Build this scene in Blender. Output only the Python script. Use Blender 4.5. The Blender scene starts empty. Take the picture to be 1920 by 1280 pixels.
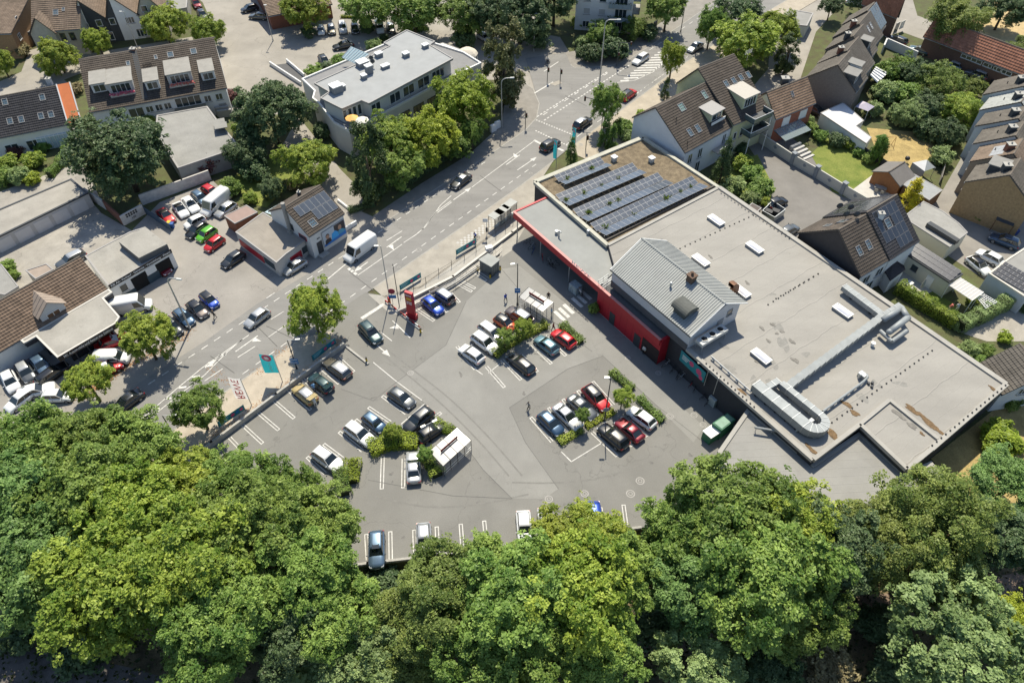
import bpy,bmesh,math,random
import numpy as np
from mathutils import Vector,Matrix
R=math.radians
random.seed(7);rng=np.random.default_rng(7)
S=bpy.context.scene
COL=S.collection
# ---------------------------------------------------------------- camera, sky, sun, exposure
CAM_H,CAM_DEP,FOCAL=78.0,R(48.2),1400.0
cam=bpy.data.objects.new('camera',bpy.data.cameras.new('camera'));COL.objects.link(cam)
cam.location=(0,0,CAM_H);cam.rotation_euler=(R(90)-CAM_DEP,0,0)
cam.data.sensor_width=36;cam.data.lens=FOCAL/1920*36
cam.data.clip_start=1;cam.data.clip_end=3000
S.camera=cam
SUN_EL,SUN_AZ=R(56),R(3)
wd=bpy.data.worlds.new('World');S.world=wd;wd.use_nodes=True
nt=wd.node_tree;nt.nodes.clear()
sky=nt.nodes.new('ShaderNodeTexSky');sky.sky_type='NISHITA';sky.sun_disc=False
sky.sun_elevation=SUN_EL;sky.sun_rotation=SUN_AZ;sky.air_density=1.0;sky.dust_density=0.6
bg=nt.nodes.new('ShaderNodeBackground');bg.inputs[1].default_value=0.10
wo=nt.nodes.new('ShaderNodeOutputWorld')
nt.links.new(sky.outputs[0],bg.inputs[0]);nt.links.new(bg.outputs[0],wo.inputs[0])
sl=bpy.data.lights.new('sun','SUN');sl.energy=4.2;sl.angle=R(0.55);sl.color=(1.0,0.92,0.76)
sun=bpy.data.objects.new('sun',sl);COL.objects.link(sun);sun.location=(0,60,120)
sd=Vector((math.sin(SUN_AZ)*math.cos(SUN_EL),math.cos(SUN_AZ)*math.cos(SUN_EL),math.sin(SUN_EL)))
sun.rotation_euler=sd.to_track_quat('Z','Y').to_euler()
S.view_settings.view_transform='Standard';S.view_settings.look='None'
S.view_settings.gamma=1.0;S.view_settings.use_curve_mapping=False
S.view_settings.exposure=0.64
# ---------------------------------------------------------------- survey: picture point + height above ground -> place in metres
def P(x,y,z=0.0):
 u=(x-960)/FOCAL;v=(640-y)/FOCAL
 c,s=math.cos(CAM_DEP),math.sin(CAM_DEP)
 t=(z-CAM_H)/(-s+v*c)
 return Vector((u*t,(c+v*s)*t,z))
def tl(ox,oy,s):
 return lambda X,Y,z=0.0:P(ox+X/s,oy+Y/s,z)
t00,t10,t20,t30=tl(0,0,4),tl(480,0,4),tl(960,0,4),tl(1440,0,4)
t01,t11,t21,t31=tl(0,320,4),tl(480,320,4),tl(960,320,4),tl(1440,320,4)
t02,t12,t22,t32=tl(0,640,4),tl(480,640,4),tl(960,640,4),tl(1440,640,4)
q4,q5,q6,q7=tl(720,180,4),tl(380,320,16/3),tl(0,440,6.4),tl(0,600,6.4)
q1,q2,q3,q8=tl(1180,240,4),tl(1220,600,4.795),tl(860,520,6.4),tl(380,600,16/3)
q9=tl(600,400,16/3)
# ---------------------------------------------------------------- materials
MATS={}
def _new(name):
 m=bpy.data.materials.new(name);m.use_nodes=True
 n=m.node_tree;b=n.nodes['Principled BSDF']
 return m,n,b
def mat(name,col=None,rough=.8,var=.15,scale=1.2,metal=0.,spec=.4,bump=0.,attr=False,fine=0.,coat=0.,stretch=None,col2=None,rot=0.,crack=0.,patch=0.):
 if name in MATS:return MATS[name]
 m,n,b=_new(name);L=n.links
 b.inputs['Roughness'].default_value=rough;b.inputs['Metallic'].default_value=metal
 b.inputs['Specular IOR Level'].default_value=spec;b.inputs['Coat Weight'].default_value=coat
 b.inputs['Coat Roughness'].default_value=.08
 c=Vector(col)
 g=n.nodes.new('ShaderNodeNewGeometry');mp=n.nodes.new('ShaderNodeMapping')
 L.new(g.outputs['Position'],mp.inputs['Vector'])
 if stretch:mp.inputs['Scale'].default_value=stretch
 mp.inputs['Rotation'].default_value=(0,0,rot)
 no=n.nodes.new('ShaderNodeTexNoise');no.inputs['Scale'].default_value=scale
 no.inputs['Detail'].default_value=6;no.inputs['Roughness'].default_value=.65
 L.new(mp.outputs[0],no.inputs['Vector'])
 rp=n.nodes.new('ShaderNodeValToRGB')
 lo=c*(1-var);hi=Vector(col2) if col2 else c*(1+var)
 rp.color_ramp.elements[0].position=.3;rp.color_ramp.elements[1].position=.72
 rp.color_ramp.elements[0].color=(*lo,1);rp.color_ramp.elements[1].color=(*hi,1)
 L.new(no.outputs[0],rp.inputs[0]);out=rp.outputs[0]
 if fine:
  n2=n.nodes.new('ShaderNodeTexNoise');n2.inputs['Scale'].default_value=9;n2.inputs['Detail'].default_value=3
  L.new(g.outputs['Position'],n2.inputs['Vector'])
  mr=n.nodes.new('ShaderNodeMapRange');mr.inputs[1].default_value=.3;mr.inputs[2].default_value=.7
  mr.inputs[3].default_value=1-fine;mr.inputs[4].default_value=1+fine;L.new(n2.outputs[0],mr.inputs[0])
  mx=n.nodes.new('ShaderNodeMix');mx.data_type='RGBA';mx.blend_type='MULTIPLY';mx.inputs[0].default_value=1
  L.new(out,mx.inputs[6]);L.new(mr.outputs[0],mx.inputs[7]);out=mx.outputs[2]
 def mul(out,fac):
  mx=n.nodes.new('ShaderNodeMix');mx.data_type='RGBA';mx.blend_type='MULTIPLY';mx.inputs[0].default_value=1
  L.new(out,mx.inputs[6]);L.new(fac,mx.inputs[7]);return mx.outputs[2]
 if patch:
  n3=n.nodes.new('ShaderNodeTexNoise');n3.inputs['Scale'].default_value=.09;n3.inputs['Detail'].default_value=4;n3.inputs['Distortion'].default_value=1.2;L.new(g.outputs['Position'],n3.inputs['Vector'])
  mr=n.nodes.new('ShaderNodeMapRange');mr.inputs[1].default_value=.35;mr.inputs[2].default_value=.65;mr.inputs[3].default_value=1-patch;mr.inputs[4].default_value=1+patch;L.new(n3.outputs[0],mr.inputs[0]);out=mul(out,mr.outputs[0])
  n4=n.nodes.new('ShaderNodeTexNoise');n4.inputs['Scale'].default_value=1.1;n4.inputs['Detail'].default_value=2;L.new(g.outputs['Position'],n4.inputs['Vector'])
  mr=n.nodes.new('ShaderNodeMapRange');mr.inputs[1].default_value=.66;mr.inputs[2].default_value=.78;mr.inputs[3].default_value=1;mr.inputs[4].default_value=1-2.2*patch;L.new(n4.outputs[0],mr.inputs[0]);out=mul(out,mr.outputs[0])
 if crack:
  n5=n.nodes.new('ShaderNodeTexNoise');n5.inputs['Scale'].default_value=.5;n5.inputs['Detail'].default_value=3;L.new(g.outputs['Position'],n5.inputs['Vector'])
  va=n.nodes.new('ShaderNodeVectorMath');va.operation='MULTIPLY_ADD';va.inputs[1].default_value=(4,4,4);L.new(n5.outputs['Color'],va.inputs[0]);L.new(g.outputs['Position'],va.inputs[2])
  vo=n.nodes.new('ShaderNodeTexVoronoi');vo.feature='DISTANCE_TO_EDGE';vo.inputs['Scale'].default_value=.085;L.new(va.outputs[0],vo.inputs['Vector'])
  mr=n.nodes.new('ShaderNodeMapRange');mr.inputs[1].default_value=.001;mr.inputs[2].default_value=.006;mr.inputs[3].default_value=1-crack;mr.inputs[4].default_value=1;L.new(vo.outputs['Distance'],mr.inputs[0]);out=mul(out,mr.outputs[0])
 if attr:
  at=n.nodes.new('ShaderNodeAttribute');at.attribute_name='var'
  mx=n.nodes.new('ShaderNodeMix');mx.data_type='RGBA';mx.blend_type='MULTIPLY';mx.inputs[0].default_value=1
  L.new(out,mx.inputs[6]);L.new(at.outputs['Fac'],mx.inputs[7]);out=mx.outputs[2]
 L.new(out,b.inputs['Base Color'])
 if bump:
  bp=n.nodes.new('ShaderNodeBump');bp.inputs['Strength'].default_value=bump;bp.inputs['Distance'].default_value=.05
  L.new(no.outputs[0],bp.inputs['Height']);L.new(bp.outputs[0],b.inputs['Normal'])
 MATS[name]=m;return m
def glass(name,col=(.03,.045,.05),rough=.06):
 if name in MATS:return MATS[name]
 m,n,b=_new(name);b.inputs['Base Color'].default_value=(*col,1)
 b.inputs['Roughness'].default_value=rough;b.inputs['Specular IOR Level'].default_value=.8
 b.inputs['Coat Weight'].default_value=.4;MATS[name]=m;return m
def clear(name,col=(.75,.85,.85),fac=.45):
 if name in MATS:return MATS[name]
 m,n,b=_new(name);b.inputs['Base Color'].default_value=(*col,1);b.inputs['Roughness'].default_value=.15
 tr=n.nodes.new('ShaderNodeBsdfTransparent');ms=n.nodes.new('ShaderNodeMixShader');ms.inputs[0].default_value=fac
 o=n.nodes['Material Output'];n.links.new(tr.outputs[0],ms.inputs[1]);n.links.new(b.outputs[0],ms.inputs[2]);n.links.new(ms.outputs[0],o.inputs[0])
 MATS[name]=m;return m
def leafmat(name,c0,c1,trans=.34,hue=.02):
 if name in MATS:return MATS[name]
 m,n,b=_new(name);L=n.links
 at=n.nodes.new('ShaderNodeAttribute');at.attribute_name='var'
 rp=n.nodes.new('ShaderNodeValToRGB');rp.color_ramp.elements[0].color=(*c0,1);rp.color_ramp.elements[1].color=(*c1,1)
 L.new(at.outputs['Fac'],rp.inputs[0])
 oi=n.nodes.new('ShaderNodeObjectInfo')
 hs=n.nodes.new('ShaderNodeHueSaturation')
 mr=n.nodes.new('ShaderNodeMapRange');mr.inputs[3].default_value=.5-hue*.5;mr.inputs[4].default_value=.5+hue*.5
 L.new(oi.outputs['Random'],mr.inputs[0]);L.new(mr.outputs[0],hs.inputs['Hue'])
 m2=n.nodes.new('ShaderNodeMapRange');m2.inputs[3].default_value=.88;m2.inputs[4].default_value=1.14
 ml=n.nodes.new('ShaderNodeMath');ml.operation='FRACT';mu=n.nodes.new('ShaderNodeMath');mu.operation='MULTIPLY';mu.inputs[1].default_value=7.31
 L.new(oi.outputs['Random'],mu.inputs[0]);L.new(mu.outputs[0],ml.inputs[0]);L.new(ml.outputs[0],m2.inputs[0]);L.new(m2.outputs[0],hs.inputs['Value'])
 L.new(rp.outputs[0],hs.inputs['Color']);L.new(hs.outputs[0],b.inputs['Base Color'])
 b.inputs['Roughness'].default_value=.5;b.inputs['Specular IOR Level'].default_value=.28
 tr=n.nodes.new('ShaderNodeBsdfTranslucent');L.new(hs.outputs[0],tr.inputs[0])
 ms=n.nodes.new('ShaderNodeMixShader');ms.inputs[0].default_value=trans
 o=n.nodes['Material Output'];L.new(b.outputs[0],ms.inputs[1]);L.new(tr.outputs[0],ms.inputs[2]);L.new(ms.outputs[0],o.inputs[0])
 MATS[name]=m;return m
def cloth(name,col,trans=.55):
 if name in MATS:return MATS[name]
 m,n,b=_new(name);b.inputs['Base Color'].default_value=(*col,1);b.inputs['Roughness'].default_value=.8
 tr=n.nodes.new('ShaderNodeBsdfTranslucent');tr.inputs[0].default_value=(*col,1);ms=n.nodes.new('ShaderNodeMixShader');ms.inputs[0].default_value=trans
 n.links.new(b.outputs[0],ms.inputs[1]);n.links.new(tr.outputs[0],ms.inputs[2]);n.links.new(ms.outputs[0],n.nodes['Material Output'].inputs[0]);MATS[name]=m;return m
def flat(name,col,rough=.6,metal=0.,spec=.4,coat=0.):
 return mat(name,col,rough=rough,var=.05,scale=3,metal=metal,spec=spec,coat=coat)
WHITE=flat('white_paint',(.74,.74,.72));BLACK=flat('black_metal',(.02,.02,.022),.5)
STEEL=flat('galvanised_steel',(.42,.44,.45),.45,.6);DARKM=flat('anthracite_metal',(.045,.05,.055),.5)
GLASS=glass('window_glass');GLASSB=glass('sky_glass',(.10,.15,.18),.04)
LINE=mat('road_paint',(.56,.55,.515),.85,.30,3.5,fine=.12)
RED=mat('red_cladding',(.40,.018,.03),.5,.06,.8);TEAL=flat('teal_print',(.02,.22,.25))
WOOD=mat('brown_wood',(.14,.075,.04),.8,.25,3,stretch=(1,1,6))
CONC=mat('concrete',(.36,.35,.32),.9,.2,1.5,fine=.12)
# ---------------------------------------------------------------- mesh building
class MB:
 def __init__(s):s.v=[];s.f=[];s.a=[];s.m=[]
 def add(s,vs,fs,a=1.,mi=0):
  o=len(s.v);s.v+=[tuple(p) for p in vs]
  for f in fs:s.f.append([i+o for i in f]);s.a.append(a);s.m.append(mi)
  return s
 def poly(s,pts,a=1.,mi=0):return s.add(pts,[list(range(len(pts)))],a,mi)
 def hexa(s,b,t,a=1.,mi=0):
  return s.add(list(b)+list(t),[[3,2,1,0],[4,5,6,7],[0,1,5,4],[1,2,6,5],[2,3,7,6],[3,0,4,7]],a,mi)
 def box(s,c,sz,rz=0.,a=1.,mi=0):
  x,y,h=sz[0]/2,sz[1]/2,sz[2];c=Vector(c);m=Matrix.Rotation(rz,3,'Z')
  b=[c+m@Vector(p) for p in ((-x,-y,0),(x,-y,0),(x,y,0),(-x,y,0))]
  return s.hexa(b,[p+Vector((0,0,h)) for p in b],a,mi)
 def frame(s,o,ux,uy,uz,sx,sy,sz,a=1.,mi=0):
  o=Vector(o);X=ux*sx;Y=uy*sy;Z=uz*sz
  return s.hexa([o,o+X,o+X+Y,o+Y],[o+Z,o+X+Z,o+X+Y+Z,o+Y+Z],a,mi)
 def prism(s,pts,z0,z1,a=1.,mi=0,bottom=True):
  n=len(pts);ar=sum(pts[i][0]*pts[(i+1)%n][1]-pts[(i+1)%n][0]*pts[i][1] for i in range(n))
  if ar<0:pts=list(pts)[::-1]
  b=[Vector((p[0],p[1],z0)) for p in pts];t=[Vector((p[0],p[1],z1)) for p in pts]
  fs=[[i,(i+1)%n,n+(i+1)%n,n+i] for i in range(n)]+[list(range(n,2*n))]
  if bottom:fs.append(list(range(n))[::-1])
  return s.add(b+t,fs,a,mi)
 def tube(s,p,q,r,r2=None,n=8,a=1.,mi=0,cap=True):
  p,q=Vector(p),Vector(q);r2=r if r2 is None else r2;d=(q-p).normalized()
  x=d.orthogonal().normalized();y=d.cross(x);vs=[]
  for k in range(n):
   w=2*math.pi*k/n;e=x*math.cos(w)+y*math.sin(w);vs+=[p+e*r,q+e*r2]
  fs=[[2*k,2*((k+1)%n),2*((k+1)%n)+1,2*k+1] for k in range(n)]
  if cap:fs+=[[2*k+1 for k in range(n)],[2*k for k in range(n)][::-1]]
  return s.add(vs,fs,a,mi)
 def path(s,pts,r,n=8,mi=0):
  for i in range(len(pts)-1):s.tube(pts[i],pts[i+1],r if not isinstance(r,(list,tuple)) else r[i],None if not isinstance(r,(list,tuple)) else r[i+1],n,mi=mi)
  return s
 def ball(s,c,rx,ry,rz,n=10,k=6,mi=0):
  c=Vector(c);vs=[];fs=[]
  for i in range(k+1):
   t=math.pi*i/k
   for j in range(n):
    w=2*math.pi*j/n;vs.append(c+Vector((rx*math.sin(t)*math.cos(w),ry*math.sin(t)*math.sin(w),rz*math.cos(t))))
  for i in range(k):
   for j in range(n):fs.append([i*n+j,(i+1)*n+j,(i+1)*n+(j+1)%n,i*n+(j+1)%n])
  return s.add(vs,fs,1.,mi)
 def mesh(s,name,mats,off=None,attr=False,smooth=False):
  me=bpy.data.meshes.new(name)
  v=s.v if off is None else [(p[0]-off[0],p[1]-off[1],p[2]-off[2]) for p in s.v]
  me.from_pydata(v,[],s.f)
  for m in (mats if isinstance(mats,(list,tuple)) else [mats]):me.materials.append(m)
  if any(s.m):me.polygons.foreach_set('material_index',s.m)
  if attr:
   at=me.attributes.new('var','FLOAT','FACE');at.data.foreach_set('value',s.a)
  if smooth:me.polygons.foreach_set('use_smooth',[True]*len(me.polygons))
  me.update();return me
ORG={}
def tag(o,label=None,cat=None,group=None,kind=None):
 if label:o['label']=label
 if cat:o['category']=cat
 if group:o['group']=group
 if kind:o['kind']=kind
 return o
def link(name,data,parent=None,loc=(0,0,0),rot=None):
 o=bpy.data.objects.new(name,data);COL.objects.link(o);o.location=loc
 if rot is not None:o.rotation_euler=rot
 if parent is not None:o.parent=parent;ORG[o.name]=ORG.get(parent.name,Vector((0,0,0)))
 return o
def thing(name,label,cat,loc=(0,0,0),group=None,rz=0.):
 o=link(name,None,None,loc,(0,0,rz));o.empty_display_size=.5
 ORG[o.name]=Vector(loc);return tag(o,label,cat,group)
def part(mb,name,mats,parent,**k):
 return link(name,mb.mesh(name,mats,ORG[parent.name],**k),parent)
def solo(mb,name,mats,label=None,cat=None,group=None,kind=None,loc=None,**k):
 if loc is None:
  a=np.array(mb.v);loc=Vector((*(a[:,:2].min(0)+a[:,:2].max(0))/2,a[:,2].min()))
 o=link(name,mb.mesh(name,mats,loc,**k),None,loc);ORG[o.name]=Vector(loc)
 return tag(o,label,cat,group,kind)
def copy_tree(o,parent=None):
 c=o.copy();COL.objects.link(c)
 if parent is not None:c.parent=parent
 for ch in o.children:copy_tree(ch,c)
 return c
def z_(p,z):return Vector((p[0],p[1],z))
def perp(d):return Vector((-d[1],d[0],0))
def textmesh(txt,size,mat_,bold=True):
 cu=bpy.data.curves.new('t','FONT');cu.body=txt;cu.size=size;cu.align_x='CENTER';cu.align_y='CENTER'
 cu.extrude=.012;cu.offset=.012*size if bold else 0;cu.resolution_u=3
 o=bpy.data.objects.new('t',cu);COL.objects.link(o)
 dg=bpy.context.evaluated_depsgraph_get();me=bpy.data.meshes.new_from_object(o.evaluated_get(dg))
 bpy.data.objects.remove(o);me.materials.clear();me.materials.append(mat_);me.name='lettering'
 return me
def put_text(txt,size,m,parent,c,ux,uy,name='lettering',width=None):
 me=textmesh(txt,size,m)
 if width:
  w=max(v.co.x for v in me.vertices)-min(v.co.x for v in me.vertices);k=width/w
  for v in me.vertices:v.co.x*=k
 ux=Vector(ux).normalized();uy=Vector(uy).normalized();uz=ux.cross(uy).normalized();uy=uz.cross(ux)
 M_=Matrix((ux,uy,uz)).transposed().to_4x4();M_.translation=Vector(c)+uz*.03-ORG[parent.name]
 me.transform(M_);return link(name,me,parent)
 # ---------------------------------------------------------------- ground, road, pavements, car park
GRASS=mat('dry_lawn',(.16,.17,.045),.95,.35,.35,fine=.25,col2=(.30,.24,.10))
LAWN=mat('green_lawn',(.12,.19,.025),.95,.3,.25,fine=.25,col2=(.24,.25,.06))
STRAW=mat('parched_grass',(.36,.27,.11),.95,.3,.5,fine=.25)
SOIL=mat('garden_soil',(.12,.10,.055),.95,.35,.5,fine=.3,col2=(.10,.13,.04))
FLOOR=mat('woodland_floor',(.11,.095,.055),.95,.5,.4,fine=.3,col2=(.22,.17,.09))
ASPH=mat('road_asphalt',(.215,.21,.198),.85,.10,.22,fine=.08,patch=.07,crack=.16,stretch=(.35,3.2,1),rot=-R(51))
LOT=mat('lot_asphalt',(.192,.188,.172),.88,.08,.18,fine=.09,patch=.06,crack=.2)
LIGHT=mat('worn_drive_asphalt',(.232,.228,.21),.88,.09,.25,fine=.09,patch=.05,crack=.1)
PAVE=mat('paving',(.33,.305,.26),.9,.16,.5,fine=.10)
BEIGE=mat('sandy_asphalt',(.30,.279,.243),.9,.12,.2,fine=.08,patch=.08,crack=.2)
YARD=mat('yard_concrete',(.305,.286,.252),.9,.2,.35,fine=.10,patch=.08,crack=.3)
KERB=mat('kerb_stone',(.33,.32,.29),.9,.15,2)
DARKA=mat('dark_path',(.14,.125,.112),.9,.3,.5,fine=.15)
def struct(mb,name,m,**k):return solo(mb,name,m,kind='structure',**k)
far=MB()
far.poly([(-1500,-600,-2.6),(1500,-600,-2.6),(1500,1800,-2.6),(-1500,1800,-2.6)])
struct(far,'woodland_ground',FLOOR)
edge=[P(-900,800),P(240,905),P(560,1080),P(690,1059),P(780,1049),P(1200,992),P(1345,1000),P(1500,1010),P(1770,900),P(2900,860)]
plateau=[(p[0],p[1]) for p in edge]+[(1400,300),(1400,1700),(-1400,1700),(-1400,250)]
g=MB();g.prism(plateau,-3.2,0.0,bottom=False);struct(g,'ground',SOIL)
lz=[.008]
def sheet(name,pts,m,z=None,kind='structure'):
 if z is None:z=lz[0];lz[0]+=.004
 mb=MB();q=[Vector((p[0],p[1],z)) for p in pts]
 n=len(q);ar=sum(q[i][0]*q[(i+1)%n][1]-q[(i+1)%n][0]*q[i][1] for i in range(n))
 mb.poly(q if ar>0 else q[::-1])
 bm=bmesh.new();me=mb.mesh(name,m,(0,0,z));bm.from_mesh(me);bmesh.ops.triangulate(bm,faces=bm.faces[:]);bm.to_mesh(me);bm.free()
 o=link(name,me,None,(0,0,z));ORG[o.name]=Vector((0,0,z));tag(o,kind=kind);o['z']=z;return o
def px(*pts,z=0.):return [P(a,b,z) for a,b in pts]
# northern quarter: sandy streets and parking court
court=sheet('parking_court',px((330,-40),(380,5),(405,60),(410,110),(415,150),(430,215),(520,215),(610,140),(760,60),(870,110),(900,150),(960,150),(1010,195),(1075,110),(1050,70),(1000,60),(1020,30),(980,-40)),BEIGE)
sheet('lane',px((-60,180),(40,135),(55,95),(90,85),(60,60),(140,70),(170,100),(420,60),(470,130),(430,175),(170,130),(120,150),(140,165),(0,190)),BEIGE)
side=sheet('side_lane',px((1440,300),(1500,150),(1530,60),(1640,-60),(1500,-60),(1450,10),(1440,130),(1380,200)),BEIGE)
sheet('garage_court',px((1395,262),(1470,245),(1600,360),(1660,430),(1500,520),(1450,440),(1380,350),(1440,330)),mat('court_asphalt',(.19,.18,.165),.9,.15,.25,fine=.06))
sheet('row_house_lane',px((1590,-40),(1660,70),(1690,60),(1880,130),(1860,170),(1830,240),(1800,300),(1775,380),(1800,430),(1900,540),(1930,460),(1850,420),(1800,330),(1930,100),(1720,30),(1700,-40)),BEIGE)
sheet('east_yard',px((1760,370),(1800,300),(1840,300),(1960,440),(1960,560),(1840,520),(1700,430)),mat('grey_yard',(.25,.235,.21),.9,.15,.3,fine=.06))
sheet('east_path',px((1790,620),(1870,560),(1960,540),(1960,640),(1850,640)),PAVE)
# gardens
sheet('lawn',px((1520,290),(1560,250),(1650,300),(1700,320),(1610,380),(1560,360)),LAWN)
sheet('parched_lawn',px((1625,240),(1740,250),(1760,290),(1700,320),(1650,300)),STRAW)
sheet('patio',px((1600,355),(1640,325),(1680,350),(1660,385),(1620,378)),mat('pale_patio',(.48,.46,.42),.9,.1,1))
sheet('small_lawn',px((1370,310),(1420,290),(1450,350),(1410,400),(1350,360)),LAWN)
sheet('terrace_lawn',px((1722,558),(1745,545),(1800,575),(1790,610),(1770,610)),LAWN)
sheet('terrace',px((1670,520),(1700,495),(1760,540),(1722,560)),mat('stone_terrace',(.40,.38,.34),.9,.12,1))
sheet('west_garden',px((-40,250),(130,250),(150,300),(80,350),(-40,370)),SOIL)
sheet('kiosk_garden',px((440,330),(520,290),(560,330),(500,390),(460,380)),LAWN)
sheet('meadow',px((1745,860),(1900,740),(2000,800),(1900,1000),(1780,900)),STRAW)
sheet('playing_sand',px((1790,55),(1850,0),(2000,30),(2000,120)),mat('sand',(.46,.35,.18),.95,.15,1))
sheet('garage_yard',px((-80,520),(-60,470),(165,370),(190,400),(260,440),(330,470),(200,560),(60,640),(-80,700)),YARD)
sheet('alley',px((-80,390),(150,305),(170,330),(190,380),(150,360),(-80,450)),YARD)
sheet('driveway',px((520,290),(560,220),(640,320),(700,380),(650,420),(600,345)),BEIGE)
fore=sheet('dealer_forecourt',px((200,560),(250,430),(300,380),(400,340),(460,400),(470,440),(560,410),(650,385),(722,417),(640,474),(592,506),(480,573),(385,641),(200,760),(-60,860),(-60,640),(60,640)),mat('forecourt_asphalt',(.275,.259,.234),.9,.10,.22,fine=.08,patch=.08,crack=.25))
# the main road
UP=[(100,822),(200,757),(385,640),(480,572),(592,505),(640,473),(720,418),(800,366),(880,315),(930,283),(985,245),(1006,222),(1011,195)]
UP2=[(1076,128),(1140,122),(1180,110),(1240,70),(1330,10),(1420,-50)]
DN=[(1560,-50),(1440,22),(1330,90),(1285,118),(1200,182),(1130,232),(1062,283),(1037,303),(972,352),(870,424),(760,500),(679,556),(567,634),(496,684),(417,739),(300,826),(240,870)]
road=sheet('road',px(*UP,(1000,160),(985,110),(1060,100),*UP2,*DN),ASPH)
sheet('entrance_apron',px((560,640),(600,605),(685,549),(725,556),(745,585),(700,640),(655,660),(640,645)),LOT)
sheet('ramp_surface',px((690,552),(722,555),(790,536),(880,471),(965,408),(1012,370),(1000,430),(960,475),(935,490),(850,545),(770,594),(735,592)),mat('ramp_concrete',(.34,.325,.29),.9,.15,.5,fine=.1))
lot=sheet('car_park',px((679,560),(735,590),(770,590),(860,540),(960,470),(1000,400),(1500,700),(1400,985),(1195,989),(780,1046),(690,1056),(565,1073),(245,903),(400,825),(648,645)),LOT)
drive=sheet('drive_lane',px((874,566),(940,505),(975,500),(1110,610),(1250,740),(1320,800),(1300,830),(1230,760),(1130,668),(1065,692),(955,765),(985,830),(1047,917),(1020,935),(960,935),(905,880),(850,805),(790,752),(745,716),(836,648)),LIGHT)
def strip(road_,a,b,w,name='lane_line',m=LINE):
 """a painted line of width w between two surveyed points"""
 a,b=Vector(a),Vector(b);z=lz[1];d=(b-a).to_2d().normalized();n=Vector((-d.y,d.x,0))*w/2
 mb=MB();mb.poly([z_(a-n,z),z_(b-n,z),z_(b+n,z),z_(a+n,z)])
 return part(mb,name,m,road_)
lz.append(lz[0]+.003)
def dashes(road_,a,b,n,duty=.5,w=.14,name='lane_dash'):
 A,B=P(*a),P(*b);d=(B-A)/n
 for i in range(n):strip(road_,A+d*i,A+d*(i+duty),w,name)
def line(road_,a,b,w=.14,name='lane_line'):strip(road_,P(*a),P(*b),w,name)
def pline(road_,pts,w=.14):
 for a,b in zip(pts[:-1],pts[1:]):line(road_,a,b,w)
def arrow(road_,a,b,turn=0):
 A,B=P(*a),P(*b);z=lz[1]+.0005;d=(B-A).normalized();n=perp(d);L_=(B-A).length
 mb=MB();mb.poly([z_(A-n*.09,z),z_(A+d*L_*.8-n*.09,z),z_(A+d*L_*.8+n*.09,z),z_(A+n*.09,z)])
 T=A+d*L_*(.62 if turn else .8)+n*(turn*.1);e=(d*.35+n*turn).normalized() if turn else d;f=perp(e)
 mb.poly([z_(T-f*.45,z+.001),z_(T+e*1.3,z+.001),z_(T+f*.45,z+.001)])
 part(mb,'direction_arrow',LINE,road_)
def ubay(a,b,g_=.36,w=.11):
 A,B=P(*a),P(*b);d=(B-A).normalized();n=perp(d)*g_/2;z=lz[1];e=perp(d)*w/2
 mb=MB()
 for s in (-1,1):
  o=n*s;mb.poly([z_(A+o-e,z),z_(B+o-e,z),z_(B+o+e,z),z_(A+o+e,z)])
 mb.poly([z_(B-n-e,z+.0006),z_(B-n-e+d*w,z+.0006),z_(B+n+e+d*w,z+.0006),z_(B+n+e,z+.0006)])
 part(mb,'stall_line',LINE,lot)
dashes(road,(252,739),(917,300),34)
dashes(road,(405,738),(1012,304),32)
dashes(road,(1062,272),(1330,78),16)
pline(road,[(262,790),(330,731),(380,690),(467,629)]);pline(road,[(262,800),(330,746),(384,704),(425,662),(455,637)])
for k in range(6):line(road,(285+k*25,768-k*20),(300+k*25,767-k*20.5),.3,'hatch_bar')
line(road,(446,671),(479,650));line(road,(384,715),(418,692));line(road,(502,634),(535,611));line(road,(508,600),(532,585),.12)
arrow(road,(442,660),(494,623),-.8);arrow(road,(385,690),(396,682))
line(road,(656,499),(705,466));line(road,(671,517),(754,459));line(road,(615,524),(651,494),.2)
for a,b in (((653,504),(657,507)),((658.5,508),(662,510.5)),((664,512),(669,515.5))):line(road,a,b,.45,'stop_bar')
pline(road,[(757,456),(780,441),(797,427),(818,398),(845,378)]);pline(road,[(790,434),(806,414),(826,386),(846,368)])
line(road,(725,452),(754,434));arrow(road,(753,445),(718,470),.9);arrow(road,(690,492),(672,505))
line(road,(820,400),(847,380));line(road,(885,352),(1002,265));line(road,(500,560),(515,550))
arrow(road,(949,310),(981,287),.8);arrow(road,(970,320),(1004,297));arrow(road,(850,376),(880,355))
line(road,(1001,264),(1017,272),.5,'stop_bar');line(road,(1045,279),(1057,284),.5,'stop_bar')
dashes(road,(1005,226),(1082,257),16,.55,.3);dashes(road,(1004,246),(1066,275),13,.55,.3)
dashes(road,(1007,220),(1140,135),24,.6,.25);dashes(road,(1020,227),(1182,122),30,.6,.25);dashes(road,(1018,217),(1150,131),7,.4,.2)
line(road,(1002,176),(1037,155),.3);line(road,(1020,135),(1047,117),.2)
pline(road,[(1157,156),(1190,152),(1225,136),(1243,118),(1249,97)],.15)
for k in range(12):
 f=k/11;x0,y0=1163+f*70,153-f*53
 x1=x0+16+26*math.sin(min(1.,f*1.35)*2.6)**.7 if f<.97 else x0+14
 line(road,(x0,y0),(min(x1,1250),y0-1.2),.45,'hatch_bar')
dashes(road,(1186,116),(1320,28),9,.45);dashes(road,(1198,174),(1300,100),9,.45)
line(road,(678,598),(720,571),.55,'stop_bar')
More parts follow.
